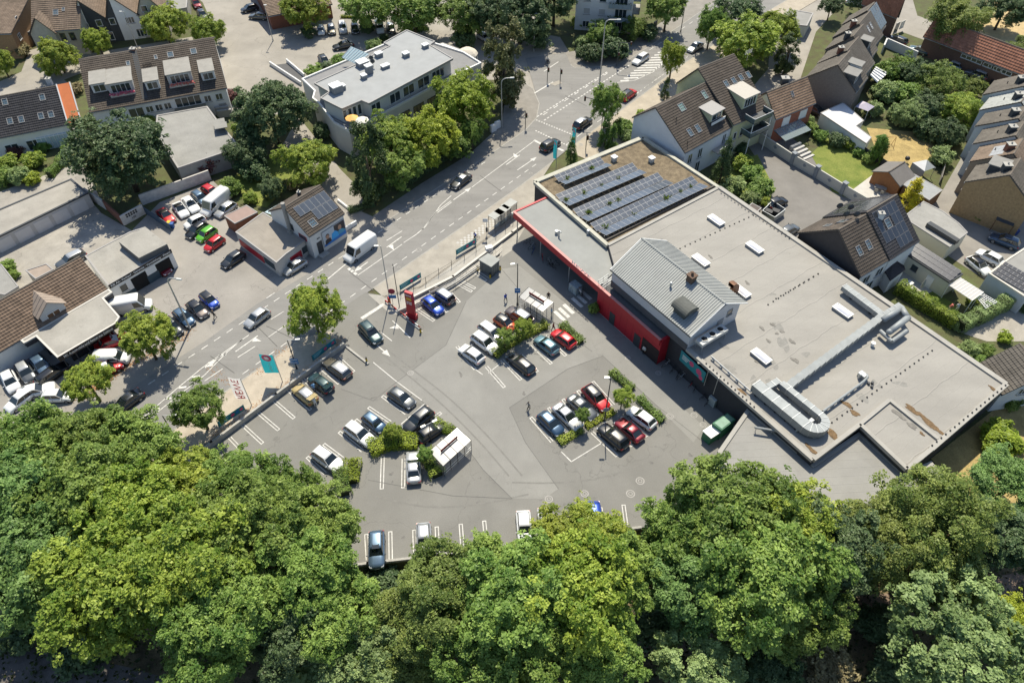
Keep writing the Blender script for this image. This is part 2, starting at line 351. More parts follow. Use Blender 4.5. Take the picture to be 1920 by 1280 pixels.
for a,b,w in (((722,570),(792,622),.12),((736,602),(769,634),.13),((700,680),(745,717),.12),((745,717),(791,751),.12),((715,624),(735,640),.12),((797,757),(752,796),.12),((800,760),(755,799),.12),((1052,847),(1071,866),.12),((1071,866),(1128,831),.12),((890,692),(905,703),.12),((916,700),(937,683),.12)):
 line(lot,a,b,w,'stall_line')
arrow(lot,(769,634),(735,600),.7);arrow(lot,(700,642),(726,664))
for a,b in [((431,821),(449,840)),((454,796),(492,831)),((483,773),(522,806)),((513,751),(551,784)),((540,731),(582,768)),((567,711),(607,741)),((603,692),(635,719)),((636,672),(663,697)),((610,888),(577,858)),((643,860),(608,834)),((680,846),(637,811)),((710,823),(668,788)),((732,792),(692,765)),((762,776),(718,744)),((805,790),(826,775)),((718,857),(716,916)),((757,860),(756,914)),((733,1055),(732,998)),((779,1050),(777,995)),((822,1045),(819,989)),((868,1038),(864,984)),((913,1030),(908,978)),((1130,990),(1126,953)),((1174,985),(1169,948)),((1222,985),(1212,943)),((1264,975),(1253,936)),((690,1050),(687,1003)),((932,655),(899,632)),((912,688),(945,726)),((941,675),(976,712)),((997,647),(1033,682)),((1022,630),(1060,667)),((975,664),(1007,697)),((857,650),(890,692)),((1035,829),(996,784)),((1065,812),(1029,766)),((1092,795),(1056,750)),((1122,779),(1084,734)),((1150,760),(1112,717)),((1110,811),(1156,855)),((1145,800),(1184,836)),((1175,784),(1212,818)),((848,528),(884,547)),((851,521),(890,541)),((880,504),(911,527)),((886,500),(918,521)),((780,580),(813,602)),((815,565),(838,585)),((845,550),(861,567))]:
 ubay(a,b)
for x,y in ((1049,593),(1057.5,587),(1066,580),(1082,568),(1090,561),(1099,554)):
 c=P(x,y);d=Vector((math.cos(R(-54)),math.sin(R(-54)),0));strip(lot,c-d*1.15,c+d*1.15,.55,'zebra_bar')
TAR=mat('tar_seam',(.13,.128,.12),.9,.2,2)
for pts in ([(874,566),(836,648),(745,716)],[(790,752),(850,805),(905,880),(960,935)],[(1047,917),(985,830),(955,765),(1065,692),(1130,668)],[(640,730),(700,752),(745,716)],[(940,505),(1000,575),(1110,660)],[(1130,668),(1230,760),(1320,830)],[(690,900),(850,930),(960,935)],[(1340,850),(1290,880),(1300,960)]):
 for a,b in zip(pts[:-1],pts[1:]):strip(lot,P(*a),P(*b),.07,'tar_seam',TAR)
for a,b in (((560,640),(500,612)),((395,668),(440,700)),((470,600),(520,650)),((655,510),(700,545)),((900,330),(940,360)),((1060,180),(1100,200))):strip(road,P(*a),P(*b),.09,'tar_seam',TAR)
COVER=mat('manhole_iron',(.30,.29,.27),.7,.2,5)
for i,(x,y,r) in enumerate(((770,700,.45),(1200,902,.55),(1182,926,.55),(1096,926,.5),(1029,936,.5),(1281,892,.5),(1256,781,.5),(1318,797,.45),(1301,779,.45),(785,470,.5),(818,465,.45),(1089,272,.4),(995,326,.35),(748,502,.3),(1234,700,.4),(1177,672,.4))):
 c=P(x,y);z=lz[1]+.001;mb=MB()
 for r0,r1 in ((r*.72,r),(r*.3,r*.5)):
  for k in range(14):
   a0,a1=2*math.pi*k/14,2*math.pi*(k+1)/14
   mb.poly([c+Vector((math.cos(a0)*r0,math.sin(a0)*r0,z)),c+Vector((math.cos(a0)*r1,math.sin(a0)*r1,z)),c+Vector((math.cos(a1)*r1,math.sin(a1)*r1,z)),c+Vector((math.cos(a1)*r0,math.sin(a1)*r0,z))])
 part(mb,'manhole_cover',COVER,road if y<520 else lot)
 # oil drips in the bays and curved tyre traces
OIL=mat('oil_stain',(.135,.132,.122),.7,.25,2.5,fine=.15);TRACE=mat('tyre_trace',(.185,.181,.166),.88,.12,1.5,fine=.1);rs0=np.random.default_rng(11)
def stain(c,rx,ry,rot,m,name,z):
 ph=rs0.uniform(0,6.3,3);pts=[]
 for i in range(14):
  a=2*math.pi*i/14;k=1+.25*math.sin(2*a+ph[0])+.2*math.sin(3*a+ph[1]);x,y=rx*k*math.cos(a),ry*k*math.sin(a);pts.append(Vector((c.x+x*math.cos(rot)-y*math.sin(rot),c.y+x*math.sin(rot)+y*math.cos(rot),z)))
 mb=MB();mb.poly(pts);part(mb,name,m,lot)
for i,(x,y) in enumerate(((470,815),(503,790),(535,768),(590,868),(625,850),(655,828),(737,885),(738,905),(754,1010),(800,1015),(842,1010),(888,1005),(1150,965),(1192,962),(1240,955),(930,705),(935,715),(960,690),(1015,672),(1080,840),(1100,850),(1130,820),(1165,775),(868,545),(866,536),(800,595),(898,520),(1010,665),(690,770),(700,745),(1225,870),(1290,850),(900,940),(860,700),(980,740),(1120,690))):stain(P(x+rs0.uniform(-5,5),y+rs0.uniform(-4,4)),rs0.uniform(.12,.45),rs0.uniform(.1,.3),rs0.uniform(0,3),OIL,'oil_stain',lz[1]-.0012-.00004*i)
for k,pts in enumerate(([(700,650),(760,700),(830,760),(900,830),(960,900)],[(712,645),(772,692),(845,750),(918,822),(985,900)],[(900,560),(880,620),(850,690),(800,735),(730,770)],[(960,905),(1050,905),(1150,890),(1250,850)],[(985,918),(1060,918),(1165,902),(1265,860)],[(1000,720),(1080,690),(1160,690),(1240,770)],[(700,930),(800,950),(900,945),(1000,925)],[(520,830),(580,800),(650,760),(710,735)])):
 A_=[P(*p) for p in pts];sm=[]
 for i in range(len(A_)-1):
  p0,p1,p2,p3=A_[max(0,i-1)],A_[i],A_[i+1],A_[min(len(A_)-1,i+2)]
  for t in np.linspace(0,1,8)[:-1]:sm.append(.5*((2*p1)+(p2-p0)*t+(2*p0-5*p1+4*p2-p3)*t*t+(3*p1-p0-3*p2+p3)*t**3))
 mb=MB();z=lz[1]-.0022-.00006*k
 for i in range(len(sm)-1):
  d=(sm[i+1]-sm[i]).normalized();n=perp(d)*.11;mb.poly([z_(sm[i]-n,z),z_(sm[i+1]-n,z),z_(sm[i+1]+n,z),z_(sm[i]+n,z)])
 if k not in (2,4,5):part(mb,'tyre_trace',TRACE,lot)
 # pavements (0.1 m step) with kerbs
def pavement(name,pts,m=PAVE,h=.10,kerb=None):
 mb=MB();mb.prism(pts,-.05,h,bottom=False);o=struct(mb,name,m)
 bm=bmesh.new();bm.from_mesh(o.data);bmesh.ops.triangulate(bm,faces=bm.faces[:]);bm.to_mesh(o.data);bm.free()
 if kerb:
  for a,b in zip(kerb[:-1],kerb[1:]):
   d=(b-a).to_2d().normalized();n=Vector((-d.y,d.x,0))*.09;k=MB()
   k.hexa([z_(a-n,-.02),z_(b-n,-.02),z_(b+n,-.02),z_(a+n,-.02)],[z_(a-n,h+.012),z_(b-n,h+.012),z_(b+n,h+.012),z_(a+n,h+.012)])
   part(k,'kerb',KERB,o)
 return o
dn1=px((567,634),(496,684),(417,739),(300,826),(240,870))
pavement('pavement',dn1+px((330,880),(400,822),(520,736),(645,640),(620,622)),mat('warm_paving',(.40,.35,.28),.9,.16,.6,fine=.1),kerb=dn1)
dn2=px((1037,303),(972,352),(870,424),(760,500),(700,541))
pavement('footway',dn2+px((722,560),(790,540),(880,475),(965,412),(1005,385),(1010,345)),PAVE,kerb=dn2)
dn3=px((1560,-50),(1440,22),(1330,90),(1285,118),(1200,182),(1130,232),(1062,283))
pavement('shared_footway',dn3+px((1100,300),(1200,255),(1290,170),(1330,130),(1450,50),(1600,-40)),mat('sandy_paving',(.38,.335,.265),.9,.16,.5,fine=.1),kerb=dn3)
up1=px((100,822),(200,757),(385,640),(480,572))
pavement('west_footway',up1+px((440,575),(380,610),(300,665),(190,735),(80,800)),PAVE,h=.06,kerb=up1)
up3=px((720,418),(800,366),(880,315),(930,283),(985,245),(1006,222),(1011,195),(1000,168),(975,150))
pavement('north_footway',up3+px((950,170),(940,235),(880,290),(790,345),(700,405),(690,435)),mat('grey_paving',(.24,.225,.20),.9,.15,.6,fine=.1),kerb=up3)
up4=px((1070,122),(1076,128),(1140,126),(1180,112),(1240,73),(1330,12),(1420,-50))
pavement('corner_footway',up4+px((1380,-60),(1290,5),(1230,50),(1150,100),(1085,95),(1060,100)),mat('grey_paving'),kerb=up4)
isl=px((1030,158),(1048,152),(1054,157),(1040,162))
pavement('traffic_island',isl,PAVE,h=.12)
# checkered tactile paving at the bus stop
tp=MB();A,B=P(855,455,.1),P(940,398,.1);d=(B-A)/26;n=perp((B-A).normalized())*(-.42)
for i in range(26):
 for j in range(4):
  if (i+j)%2==0:
   o=A+d*i+n*j;tp.poly([z_(o,.106),z_(o+n,.106),z_(o+d+n,.106),z_(o+d,.106)])
struct(tp,'tactile_paving',mat('tactile_white',(.46,.45,.42),.9,.15,2))
# woodland paths
sheet('woodland_path',px((-80,1180),(60,1210),(240,1250),(420,1300),(300,1420),(-120,1300),z=-2.59),DARKA,z=-2.588)
sheet('woodland_track',px((1180,1190),(1330,1150),(1500,1120),(1700,1110),(1980,1060),(1980,1110),(1700,1165),(1400,1215),(1180,1240),z=-2.59),mat('brown_track',(.26,.19,.14),.95,.35,.6,fine=.2),z=-2.588)
# retaining walls round the car park
def wall(name,label,pts,h,m=CONC,t=.28,z0=-.05,cat='wall',coping=None):
 o=thing(name,label,cat,z_(pts[0],z0))
 for a,b in zip(pts[:-1],pts[1:]):
  d=(b-a).to_2d().normalized();n=Vector((-d.y,d.x,0))*t/2;ex=Vector((d.x,d.y,0))*t*.49;mb=MB()
  a,b=a-ex,b+ex
  mb.hexa([z_(a-n,z0),z_(b-n,z0),z_(b+n,z0),z_(a+n,z0)],[z_(a-n,a.z+h),z_(b-n,b.z+h),z_(b+n,b.z+h),z_(a+n,a.z+h)])
  part(mb,'wall_panel',m,o)
  if coping:
   n2=n*1.35;mb=MB();mb.hexa([z_(a-n2,a.z+h+.002),z_(b-n2,b.z+h+.002),z_(b+n2,b.z+h+.002),z_(a+n2,a.z+h+.002)],[z_(a-n2,a.z+h+.07),z_(b-n2,b.z+h+.07),z_(b+n2,b.z+h+.07),z_(a+n2,a.z+h+.07)])
   part(mb,'coping',coping,o)
 return o
wall('retaining_wall','long concrete retaining wall between the pavement and the parking row by the flags',px((330,893),(400,836),(520,746),(645,652)),.95,t=.32)
wall('entrance_wall','low concrete wall beside the car park entrance with a yellow post at its end',px((648,650),(690,683)),.3)
wall('boundary_wall','concrete parapet wall along the southern edge of the car park above the wood',px((560,1078),(690,1057),(780,1047),(1200,990)),.35)
wall('footway_wall','concrete wall under the bus stop fence along the upper side of the ramp',px((765,566),(850,523),(960,440),(985,420)),.55,coping=mat('pale_coping',(.55,.53,.48),.9,.1,2))
wall('ramp_wall','sloping concrete wall of the pedestrian ramp above the parked blue car',[P(748,588),P(800,566),P(850,537),P(935,481,-.3)],.75)
# ---------------------------------------------------------------- building helpers
def tiles_mat(name,c,var=.22):return mat(name,c,.85,.22,.6,attr=True,spec=.25,patch=.10,fine=.1)
TILE_BROWN=tiles_mat('brown_roof_tile',(.088,.073,.060));TILE_DARK=tiles_mat('black_roof_tile',(.040,.040,.045))
TILE_RED=tiles_mat('red_roof_tile',(.33,.15,.095));TILE_GREY=tiles_mat('grey_roof_tile',(.125,.112,.095));TILE_TAUPE=tiles_mat('taupe_roof_tile',(.185,.14,.105))
FRAMEW=flat('white_frame',(.70,.70,.68));TRIM=flat('roof_trim',(.30,.29,.28))
BITUM=mat('bitumen_roof',(.265,.262,.245),.9,.12,.35,fine=.08,patch=.07)
RENDERW=mat('white_render',(.69,.69,.67),.9,.06,.7);CREAM=mat('cream_render',(.58,.55,.44),.9,.06,.7)
def roof_tiles(name,q,m,parent,tw=.34,rh=.46,roll=.035,kind='stuff'):
 """overlapping pantiles on the plane eave-left, eave-right, ridge-right, ridge-left"""
 a,b,c,d=[Vector(p) for p in q];nrm=(b-a).cross(d-a).normalized()
 if nrm.z<0:nrm=-nrm
 nr=max(2,round(((d-a).length+(c-b).length)/2/rh));nc=max(2,round(((b-a).length+(c-d).length)/2/tw))
 us=np.arange(2*nc+1)/(2*nc);up=np.where(np.arange(2*nc+1)%2==0,roll,0.)
 A,B,C,D,N=[np.array(p) for p in (a,b,c,d,nrm)]
 V=[];F=[];W=[];o=0;k=2*nc+1
 for r in range(nr):
  v0,v1=r/nr,(r+1)/nr
  lo=(A+(D-A)*v0)[None]*(1-us[:,None])+(B+(C-B)*v0)[None]*us[:,None]
  hi=(A+(D-A)*v1)[None]*(1-us[:,None])+(B+(C-B)*v1)[None]*us[:,None]
  V.append(lo+N*(up[:,None]+.010));V.append(lo+N*(up[:,None]+.085));V.append(hi+N*(up[:,None]+.012))
  i=np.arange(k-1);rnd=np.repeat(rng.uniform(.88,1.12,nc),2)[:k-1]
  for x,y in ((0,k),(k,2*k)):
   F.append(np.stack([o+x+i,o+x+i+1,o+y+i+1,o+y+i],1));W.append(rnd)
  o+=3*k
 off=np.array(ORG[parent.name]);V=np.concatenate(V)-off;F=np.concatenate(F);W=np.concatenate(W)
 me=bpy.data.meshes.new(name);me.from_pydata(V.tolist(),[],F.tolist());me.materials.append(m)
 at=me.attributes.new('var','FLOAT','FACE');at.data.foreach_set('value',W);me.update()
 ob=link(name,me,parent);ob['kind']=kind;return ob
def window(parent,o,ux,uz,w,h,n=2,fm=None,gm=None,name='window',sill=True,depth=.07):
 """a framed window on a wall or roof plane; o = centre, ux along, uz up"""
 ux,uz=Vector(ux).normalized(),Vector(uz).normalized();un=ux.cross(uz).normalized();fm=fm or FRAMEW;gm=gm or GLASS
 o=Vector(o)-ux*w/2-uz*h/2;t=.09;mb=MB();o=o+un*.004
 mb.frame(o,ux,un,uz,w,depth,t);mb.frame(o+uz*(h-t),ux,un,uz,w,depth,t)
 for k in range(n+1):mb.frame(o+uz*t+ux*(w-t)*k/n,ux,un,uz,t,depth*.96,h-2*t)
 f=part(mb,name,fm,parent)
 for k in range(n):
  pb=MB();pw=(w-t)/n-t;pb.frame(o+ux*((w-t)*k/n+t)+uz*t,ux,un,uz,pw,depth*.4,h-2*t);part(pb,'pane',gm,f)
 if sill:
  sb=MB();sb.frame(o-uz*.07-ux*.06,ux,un,uz,w+.12,depth+.1,.06);part(sb,'sill',TRIM,f)
 return f
def panelbox(parent,name,o,ux,uz,w,h,d,m):
 ux,uz=Vector(ux).normalized(),Vector(uz).normalized();un=ux.cross(uz).normalized();mb=MB()
 mb.frame(Vector(o)-ux*w/2+un*.004,ux,un,uz,w,d,h);return part(mb,name,m,parent)
def chimney(parent,p,h,w=.7,m=None,rz=0.):
 mb=MB();mb.box(p,(w,w*.8,h),rz);c=part(mb,'chimney',m or mat('chimney_brick',(.20,.10,.07),.9,.25,5),parent)
 cb=MB();cb.box(Vector(p)+Vector((0,0,h)),(w*1.2,w,.1),rz);cb.tube(Vector(p)+Vector((0,0,h+.1)),Vector(p)+Vector((0,0,h+.4)),.12);part(cb,'chimney_cap',CONC,c);return c
class House:pass
def house(name,label,A,B,Rg,he,hr,wm,rm,W=None,he2=None,ov=.45,og=.3,cat='house',tiles=True,tw=.34,rh=.46,z0=-.1,roofname='roof',ridge_cap=True):
 """gabled house. A->B: front eave wall line, Rg: any point under/on the ridge; W: full depth (sign follows the ridge side)"""
 H=House();A,B=z_(A,0),z_(B,0);u=(B-A).normalized();n=perp(u);rd=(z_(Rg,0)-A).dot(n)
 if rd<0:n=-n;rd=-rd
 W=W or 2*rd;he2=he if he2 is None else he2
 H.A,H.B,H.u,H.n,H.L,H.W,H.rd,H.he,H.hr,H.he2=A,B,u,n,(B-A).length,W,rd,he,hr,he2
 root=thing(name,label,cat,z_((A+B)/2+n*W/2,z0));H.root=root
 A2,B2=A+n*W,B+n*W;Z=lambda p,z:z_(p,z);RA,RB=A+n*rd,B+n*rd
 mb=MB();mb.add([Z(A,z0),Z(B,z0),Z(B2,z0),Z(A2,z0),Z(A,he),Z(B,he),Z(B2,he2),Z(A2,he2),Z(RA,hr),Z(RB,hr)],[[0,1,5,4],[2,3,7,6],[1,2,6,9,5],[3,0,4,8,7]])
 H.wall=part(mb,'wall',wm,root)
 sf=(n*rd+Vector((0,0,hr-he)));sb=(-n*(W-rd)+Vector((0,0,hr-he2)));H.sf=sf.normalized();H.slen=sf.length
 H.sb=sb.normalized();H.slenb=sb.length
 g_=u*og;th=Vector((0,0,.16));lift=Vector((0,0,.02))
 H.f=[Z(A,he)-H.sf*ov-g_,Z(B,he)-H.sf*ov+g_,Z(RB,hr)+g_,Z(RA,hr)-g_]
 H.b=[Z(B2,he2)-H.sb*ov+g_,Z(A2,he2)-H.sb*ov-g_,Z(RA,hr)-g_,Z(RB,hr)+g_]
 rmb=MB()
 a_,b_,c_,d_=H.f;e_,f_=H.b[0],H.b[1];vs=[p+lift for p in (a_,b_,c_,d_,e_,f_)];vs+=[p+th for p in vs]
 rmb.add(vs,[[0,3,2,1],[4,2,3,5],[6,7,8,9],[10,11,9,8],[0,1,7,6],[4,5,11,10],[1,2,8,7],[2,4,10,8],[3,0,6,9],[5,3,9,11]])
 H.roof=part(rmb,roofname,rm if not tiles else mat('roof_edge',(.10,.09,.08),.8,.1,2),root)
 up=lift+th
 if tiles:
  roof_tiles('tile_course',[p+up for p in H.f],rm,H.roof,tw,rh);roof_tiles('tile_course',[p+up for p in H.b],rm,H.roof,tw,rh)
 if ridge_cap:
  rc=MB();rc.tube(H.f[3]+up,H.f[2]+up,.13,n=6);part(rc,'ridge_cap',mat('ridge_tile',(.16,.135,.11),.85,.2,3),H.roof)
 for q in (H.f,H.b):gb=MB();gb.tube(q[0]+lift,q[1]+lift,.075,n=6);part(gb,'gutter',mat('zinc_gutter',(.33,.34,.34),.5,.1,2,metal=.4),H.roof)
 H.up=up
 return H
def on_front(H,s,h):return H.A+H.u*s+Vector((0,0,h))
def on_roof(H,s,t):return z_(H.A,H.he)+H.u*s+H.sf*t+H.up+Vector((0,0,.03))
def on_back(H,s,t):return z_(H.A+H.n*H.W,H.he2)+H.u*s+H.sb*t+H.up+Vector((0,0,.03))
def inv_u(H):return H.u if H.u.cross(Vector((0,0,1))).dot(-H.n)>0 else -H.u
def fwin(H,s,h,w=1.2,hh=1.3,n=2,**k):return window(H.root,on_front(H,s,h),inv_u(H),(0,0,1),w,hh,n,**k)
def gwin(H,end,d,h,w=1.2,hh=1.3,n=2,**k):
 """window on a gable: end 0 = at A, 1 = at B; d metres from the front wall"""
 p=(H.A if end==0 else H.B)+H.n*d+Vector((0,0,h));out=-H.u if end==0 else H.u
 ux=Vector((0,0,1)).cross(out);return window(H.root,p,ux,(0,0,1),w,hh,n,**k)
def roofwin(H,s,t,w=.85,h=1.3,gm=None,back=False,fm=None):
 sv=H.sb if back else H.sf;p=on_back(H,s,t) if back else on_roof(H,s,t);ux=inv_u(H)*(-1 if back else 1)
 return window(H.roof,p,ux,sv,w,h,1,fm=fm or TRIM,gm=gm or GLASSB,name='roof_window',sill=False,depth=.14)
def px_on_roof(H,P_):return P_
def dormer(H,s,t0,w,hgt,m,rm,win=True,flat_=True,wn=2,depth=None,gm=None):
 """box dormer on the front slope; its face stands t0 metres up the slope from the eave"""
 p=on_roof(H,s,t0)-H.up;u=inv_u(H);depth=depth or hgt/max(.2,H.sf.z/math.hypot(H.sf.x,H.sf.y))+.1
 o=p-u*w/2;mb=MB();Z=Vector((0,0,1));tan=H.sf.z/math.hypot(H.sf.x,H.sf.y)
 b=[o,o+u*w,o+u*w+H.n*depth+Z*depth*tan*.98,o+H.n*depth+Z*depth*tan*.98]
 tz=p.z+hgt;mb.hexa([q-Z*.3 for q in b],[z_(q,tz if i<2 else tz+.15) for i,q in enumerate(b)])
 d=part(mb,'dormer',m,H.roof)
 rb=MB();e=.18;c=[o-u*e-H.n*.3,o+u*(w+e)-H.n*.3,o+u*(w+e)+H.n*(depth+.25),o-u*e+H.n*(depth+.25)]
 rb.hexa([z_(q,tz+(.03 if i<2 else .17)) for i,q in enumerate(c)],[z_(q,tz+(.16 if i<2 else .32)) for i,q in enumerate(c)])
 part(rb,'dormer_roof',rm,d)
 if win:window_child(d,p+Z*(hgt*.52),u,w*.78,hgt*.7,wn,gm)
 return d
def window_child(d,o,u,w,h,n,gm=None):
 un=u.cross(Vector((0,0,1)));mb=MB();o=o-u*w/2-Vector((0,0,h/2))+un*.005;Z=Vector((0,0,1));t=.08
 mb.frame(o,u,un,Z,w,.06,t);mb.frame(o+Z*(h-t),u,un,Z,w,.06,t)
 for k in range(n+1):mb.frame(o+Z*t+u*(w-t)*k/n,u,un,Z,t,.058,h-2*t)
 part(mb,'window_frame',FRAMEW,d);pb=MB()
 for k in range(n):pb.frame(o+u*((w-t)*k/n+t)+Z*t,u,un,Z,(w-t)/n-t,.025,h-2*t)
 part(pb,'window_pane',gm or GLASS,d)
def flatroof(name,label,pts,z1,wm,rm,z0=-.1,par=.25,pt=.25,pm=None,cat='building',seams=0,seam_dir=None):
 """flat-roofed block: walls, roof deck and a raised edge all round"""
 n=len(pts);ar=sum(pts[i][0]*pts[(i+1)%n][1]-pts[(i+1)%n][0]*pts[i][1] for i in range(n))
 pts=[z_(p,0) for p in (pts if ar>0 else list(pts)[::-1])]
 c=sum(pts,Vector())/n;root=thing(name,label,cat,z_(c,z0))
 mb=MB();mb.prism(pts,z0,z1-.02,bottom=False);part(mb,'wall',wm,root)
 dk=MB();dk.prism(inset(pts,pt*.5),z1-.1,z1,bottom=False);rf=part(dk,'roof',rm,root)
 if par:
  ins=inset(pts,pt);out=inset(pts,-.05)
  for i in range(n):
   j=(i+1)%n;eb=MB();eb.hexa([z_(out[i],z1-.15),z_(out[j],z1-.15),z_(ins[j],z1-.15),z_(ins[i],z1-.15)],[z_(out[i],z1+par),z_(out[j],z1+par),z_(ins[j],z1+par),z_(ins[i],z1+par)])
   part(eb,'roof_edge',pm or TRIM,rf)
 if seams:
  sd_=seam_dir.normalized();sn=perp(sd_);ds=[p.dot(sn) for p in pts];k=math.floor(min(ds)/seams)+1
  poly=inset(pts,pt)
  while k*seams<max(ds):
   off=k*seams;xs=[]
   for i in range(n):
    a,b=poly[i],poly[(i+1)%n];da,db=a.dot(sn)-off,b.dot(sn)-off
    if da*db<0:xs.append((a+(b-a)*da/(da-db)).dot(sd_))
   xs.sort()
   for a,b in zip(xs[::2],xs[1::2]):
    p,q=sd_*a+sn*off,sd_*b+sn*off;sb=MB();e=sn*.05
    sb.hexa([z_(p-e,z1),z_(q-e,z1),z_(q+e,z1),z_(p+e,z1)],[z_(p-e*.3,z1+.012),z_(q-e*.3,z1+.012),z_(q+e*.3,z1+.012),z_(p+e*.3,z1+.012)])
    part(sb,'membrane_seam',rm,rf)
   k+=1
 root['z1']=z1;return root,rf
def inset(pts,d):
 n=len(pts);r=[]
 if sum(pts[i][0]*pts[(i+1)%n][1]-pts[(i+1)%n][0]*pts[i][1] for i in range(n))<0:d=-d
 for i in range(n):
  a,b,c=pts[i-1],pts[i],pts[(i+1)%n];u=(b-a).to_2d().normalized();v=(c-b).to_2d().normalized()
  n1,n2=Vector((-u.y,u.x)),Vector((-v.y,v.x));m=(n1+n2);k=m.dot(n1);m=m/k if abs(k)>.15 else n1
  r.append(Vector((b[0]+m.x*d,b[1]+m.y*d,0)))
 return r
 # ---------------------------------------------------------------- the supermarket
AD=Vector((math.cos(R(-54.3)),math.sin(R(-54.3)),0));BD=perp(AD)
UPZ=Vector((0,0,1))
MEMB=mat('roof_membrane',(.29,.277,.25),.85,.10,.16,fine=.05,patch=.05,stretch=(.5,2,1),rot=-R(35))
BRICKD=mat('anthracite_brick',(.042,.043,.048),.85,.2,4);METAL=mat('sheet_metal',(.33,.34,.325),.7,.08,.5,spec=.25)
DUCT=mat('duct_metal',(.27,.29,.295),.6,.16,1.2,metal=.2);DARKB=mat('dark_band',(.09,.09,.095),.8,.1,1)
GRAVEL=mat('roof_gravel',(.15,.115,.075),.95,.35,1.2,fine=.35,col2=(.24,.19,.12))
ZR=5.4
# main roof with grey membrane (right) and green roof (left): one building, its wings are parts
F0=P(1289,654,ZR);Fe=P(1524.5,862,ZR)
mk=thing('supermarket','large flat-roofed supermarket with red front, grey membrane roof and solar rows','supermarket',z_(P(1330,560,0),-.1))
def mpart(mb,name,m,parent=None,**k):return part(mb,name,m,parent or mk,**k)
Rm=[P(1140,460,ZR),P(1348,352,ZR),P(1886,721,ZR),P(1745,843,ZR),P(1700,880,ZR),P(1612,796,ZR),Fe,F0,P(1160,532,ZR)]
Rg_=[P(1003,341,ZR),P(1205,258,ZR),Rm[1],Rm[0]]
mb=MB();mb.prism(Rm,-.1,ZR-.02,bottom=False);mpart(mb,'wall',BRICKD)
mb=MB();mb.prism(inset([z_(p,0) for p in Rm[::-1]],.1),ZR-.1,ZR,bottom=False);mroof=mpart(mb,'membrane_roof',MEMB)
mb=MB();mb.prism(Rg_,-.1,ZR-.22,bottom=False);mpart(mb,'wall',BRICKD)
mb=MB();mb.prism(inset([z_(p,0) for p in Rg_[::-1]],.12),ZR-.3,ZR-.2,bottom=False);groof=mpart(mb,'gravel_roof',GRAVEL)
def edge_strip(a,b,w,z0,z1,name,m,parent):
 a,b=z_(a,0),z_(b,0);n=perp((b-a).normalized())*w/2;q=MB()
 q.hexa([z_(a-n,z0),z_(b-n,z0),z_(b+n,z0),z_(a+n,z0)],[z_(a-n,z1),z_(b-n,z1),z_(b+n,z1),z_(a+n,z1)]);return part(q,name,m,parent)
PARM=mat('parapet_membrane',(.34,.327,.295),.85,.1,.6)
for a,b,w,h in ((Rm[1],Rm[2],.7,.22),(Rm[2],Rm[3],.6,.25),(Rm[3],Rm[4],.5,.25),(Rm[4],Rm[5],.5,.25),(Rm[5],Rm[6],.5,.25),(Rm[6],Rm[7],.6,.18)):
 edge_strip(a,b,w,ZR-.25,ZR+h,'parapet',PARM,mroof)
for a,b,w,h in ((Rg_[0],Rg_[1],.8,.12),(Rg_[1],Rg_[2],.6,.12),(Rg_[3],Rg_[0],.6,.12)):
 edge_strip(a,b,w,ZR-.4,ZR+h,'parapet',mat('pale_parapet',(.42,.41,.34),.8,.15,1),groof)
edge_strip(Rm[0],Rm[1],.5,ZR-.2,ZR+.16,'parapet',PARM,groof)
edge_strip(P(1132,452,ZR),P(1342,347,ZR),.25,ZR-.2,ZR+.1,'drain_channel',mat('drain_dark',(.10,.09,.08),.8,.2,2),groof)
edge_strip(P(1612,796,ZR),P(1667,751,ZR),.45,ZR,ZR+.26,'parapet',PARM,mroof)
edge_strip(P(1667,751,ZR),P(1758,824,ZR),.45,ZR,ZR+.255,'parapet',PARM,mroof)
# welded seams and creases of the membrane
for k in range(34):
 t=k*1.55+rng.uniform(-.1,.1);o=z_(F0,0)-AD*24+AD*t
 lo,hi=1.0,21.5
 # clip against the right-hand outline
 ln=0
 for s in np.arange(1.0,30,.25):
  q=o+BD*s;inside=False ;n_=len(Rm)
  for i in range(n_):
   a,b=Rm[i],Rm[(i+1)%n_]
   if (a.y>q.y)!=(b.y>q.y) and q.x<(b.x-a.x)*(q.y-a.y)/(b.y-a.y)+a.x:inside=not inside
  if inside and ln==0:lo=s;ln=1
  if inside:hi=s
 if ln==0 or hi-lo<3:continue
 pts=[o+BD*s+AD*(.10*math.sin(s*1.1+k*2.3)+.06*math.sin(s*2.9+k)) for s in np.linspace(lo+.4,hi-.4,26)]
 q=MB();w=.05 if k%3 else .10;hgt=.012 if k%3 else .035
 for a,b in zip(pts[:-1],pts[1:]):q.add([z_(a-AD*w,ZR+.002),z_(b-AD*w,ZR+.002),z_(b,ZR+hgt),z_(a,ZR+hgt),z_(b+AD*w,ZR+.002),z_(a+AD*w,ZR+.002)],[[0,1,2,3],[3,2,4,5]])
 mpart(q,'membrane_seam',MEMB,mroof)
def blob(c,rx,ry,n=16,seed=0,rot=0.):
 rr=np.random.default_rng(seed);ph=rr.uniform(0,6.3,4);pts=[]
 for i in range(n):
  a=2*math.pi*i/n;k=1+.25*math.sin(2*a+ph[0])+.18*math.sin(3*a+ph[1])+.12*math.sin(5*a+ph[2])
  x,y=rx*k*math.cos(a),ry*k*math.sin(a);pts.append(Vector(c)+Vector((x*math.cos(rot)-y*math.sin(rot),x*math.sin(rot)+y*math.cos(rot),0)))
 return pts
MOSS=mat('roof_moss',(.16,.105,.055),.95,.4,3,fine=.3);STAIN=mat('roof_stain',(.19,.18,.16),.9,.25,3)
sr=R(-54)
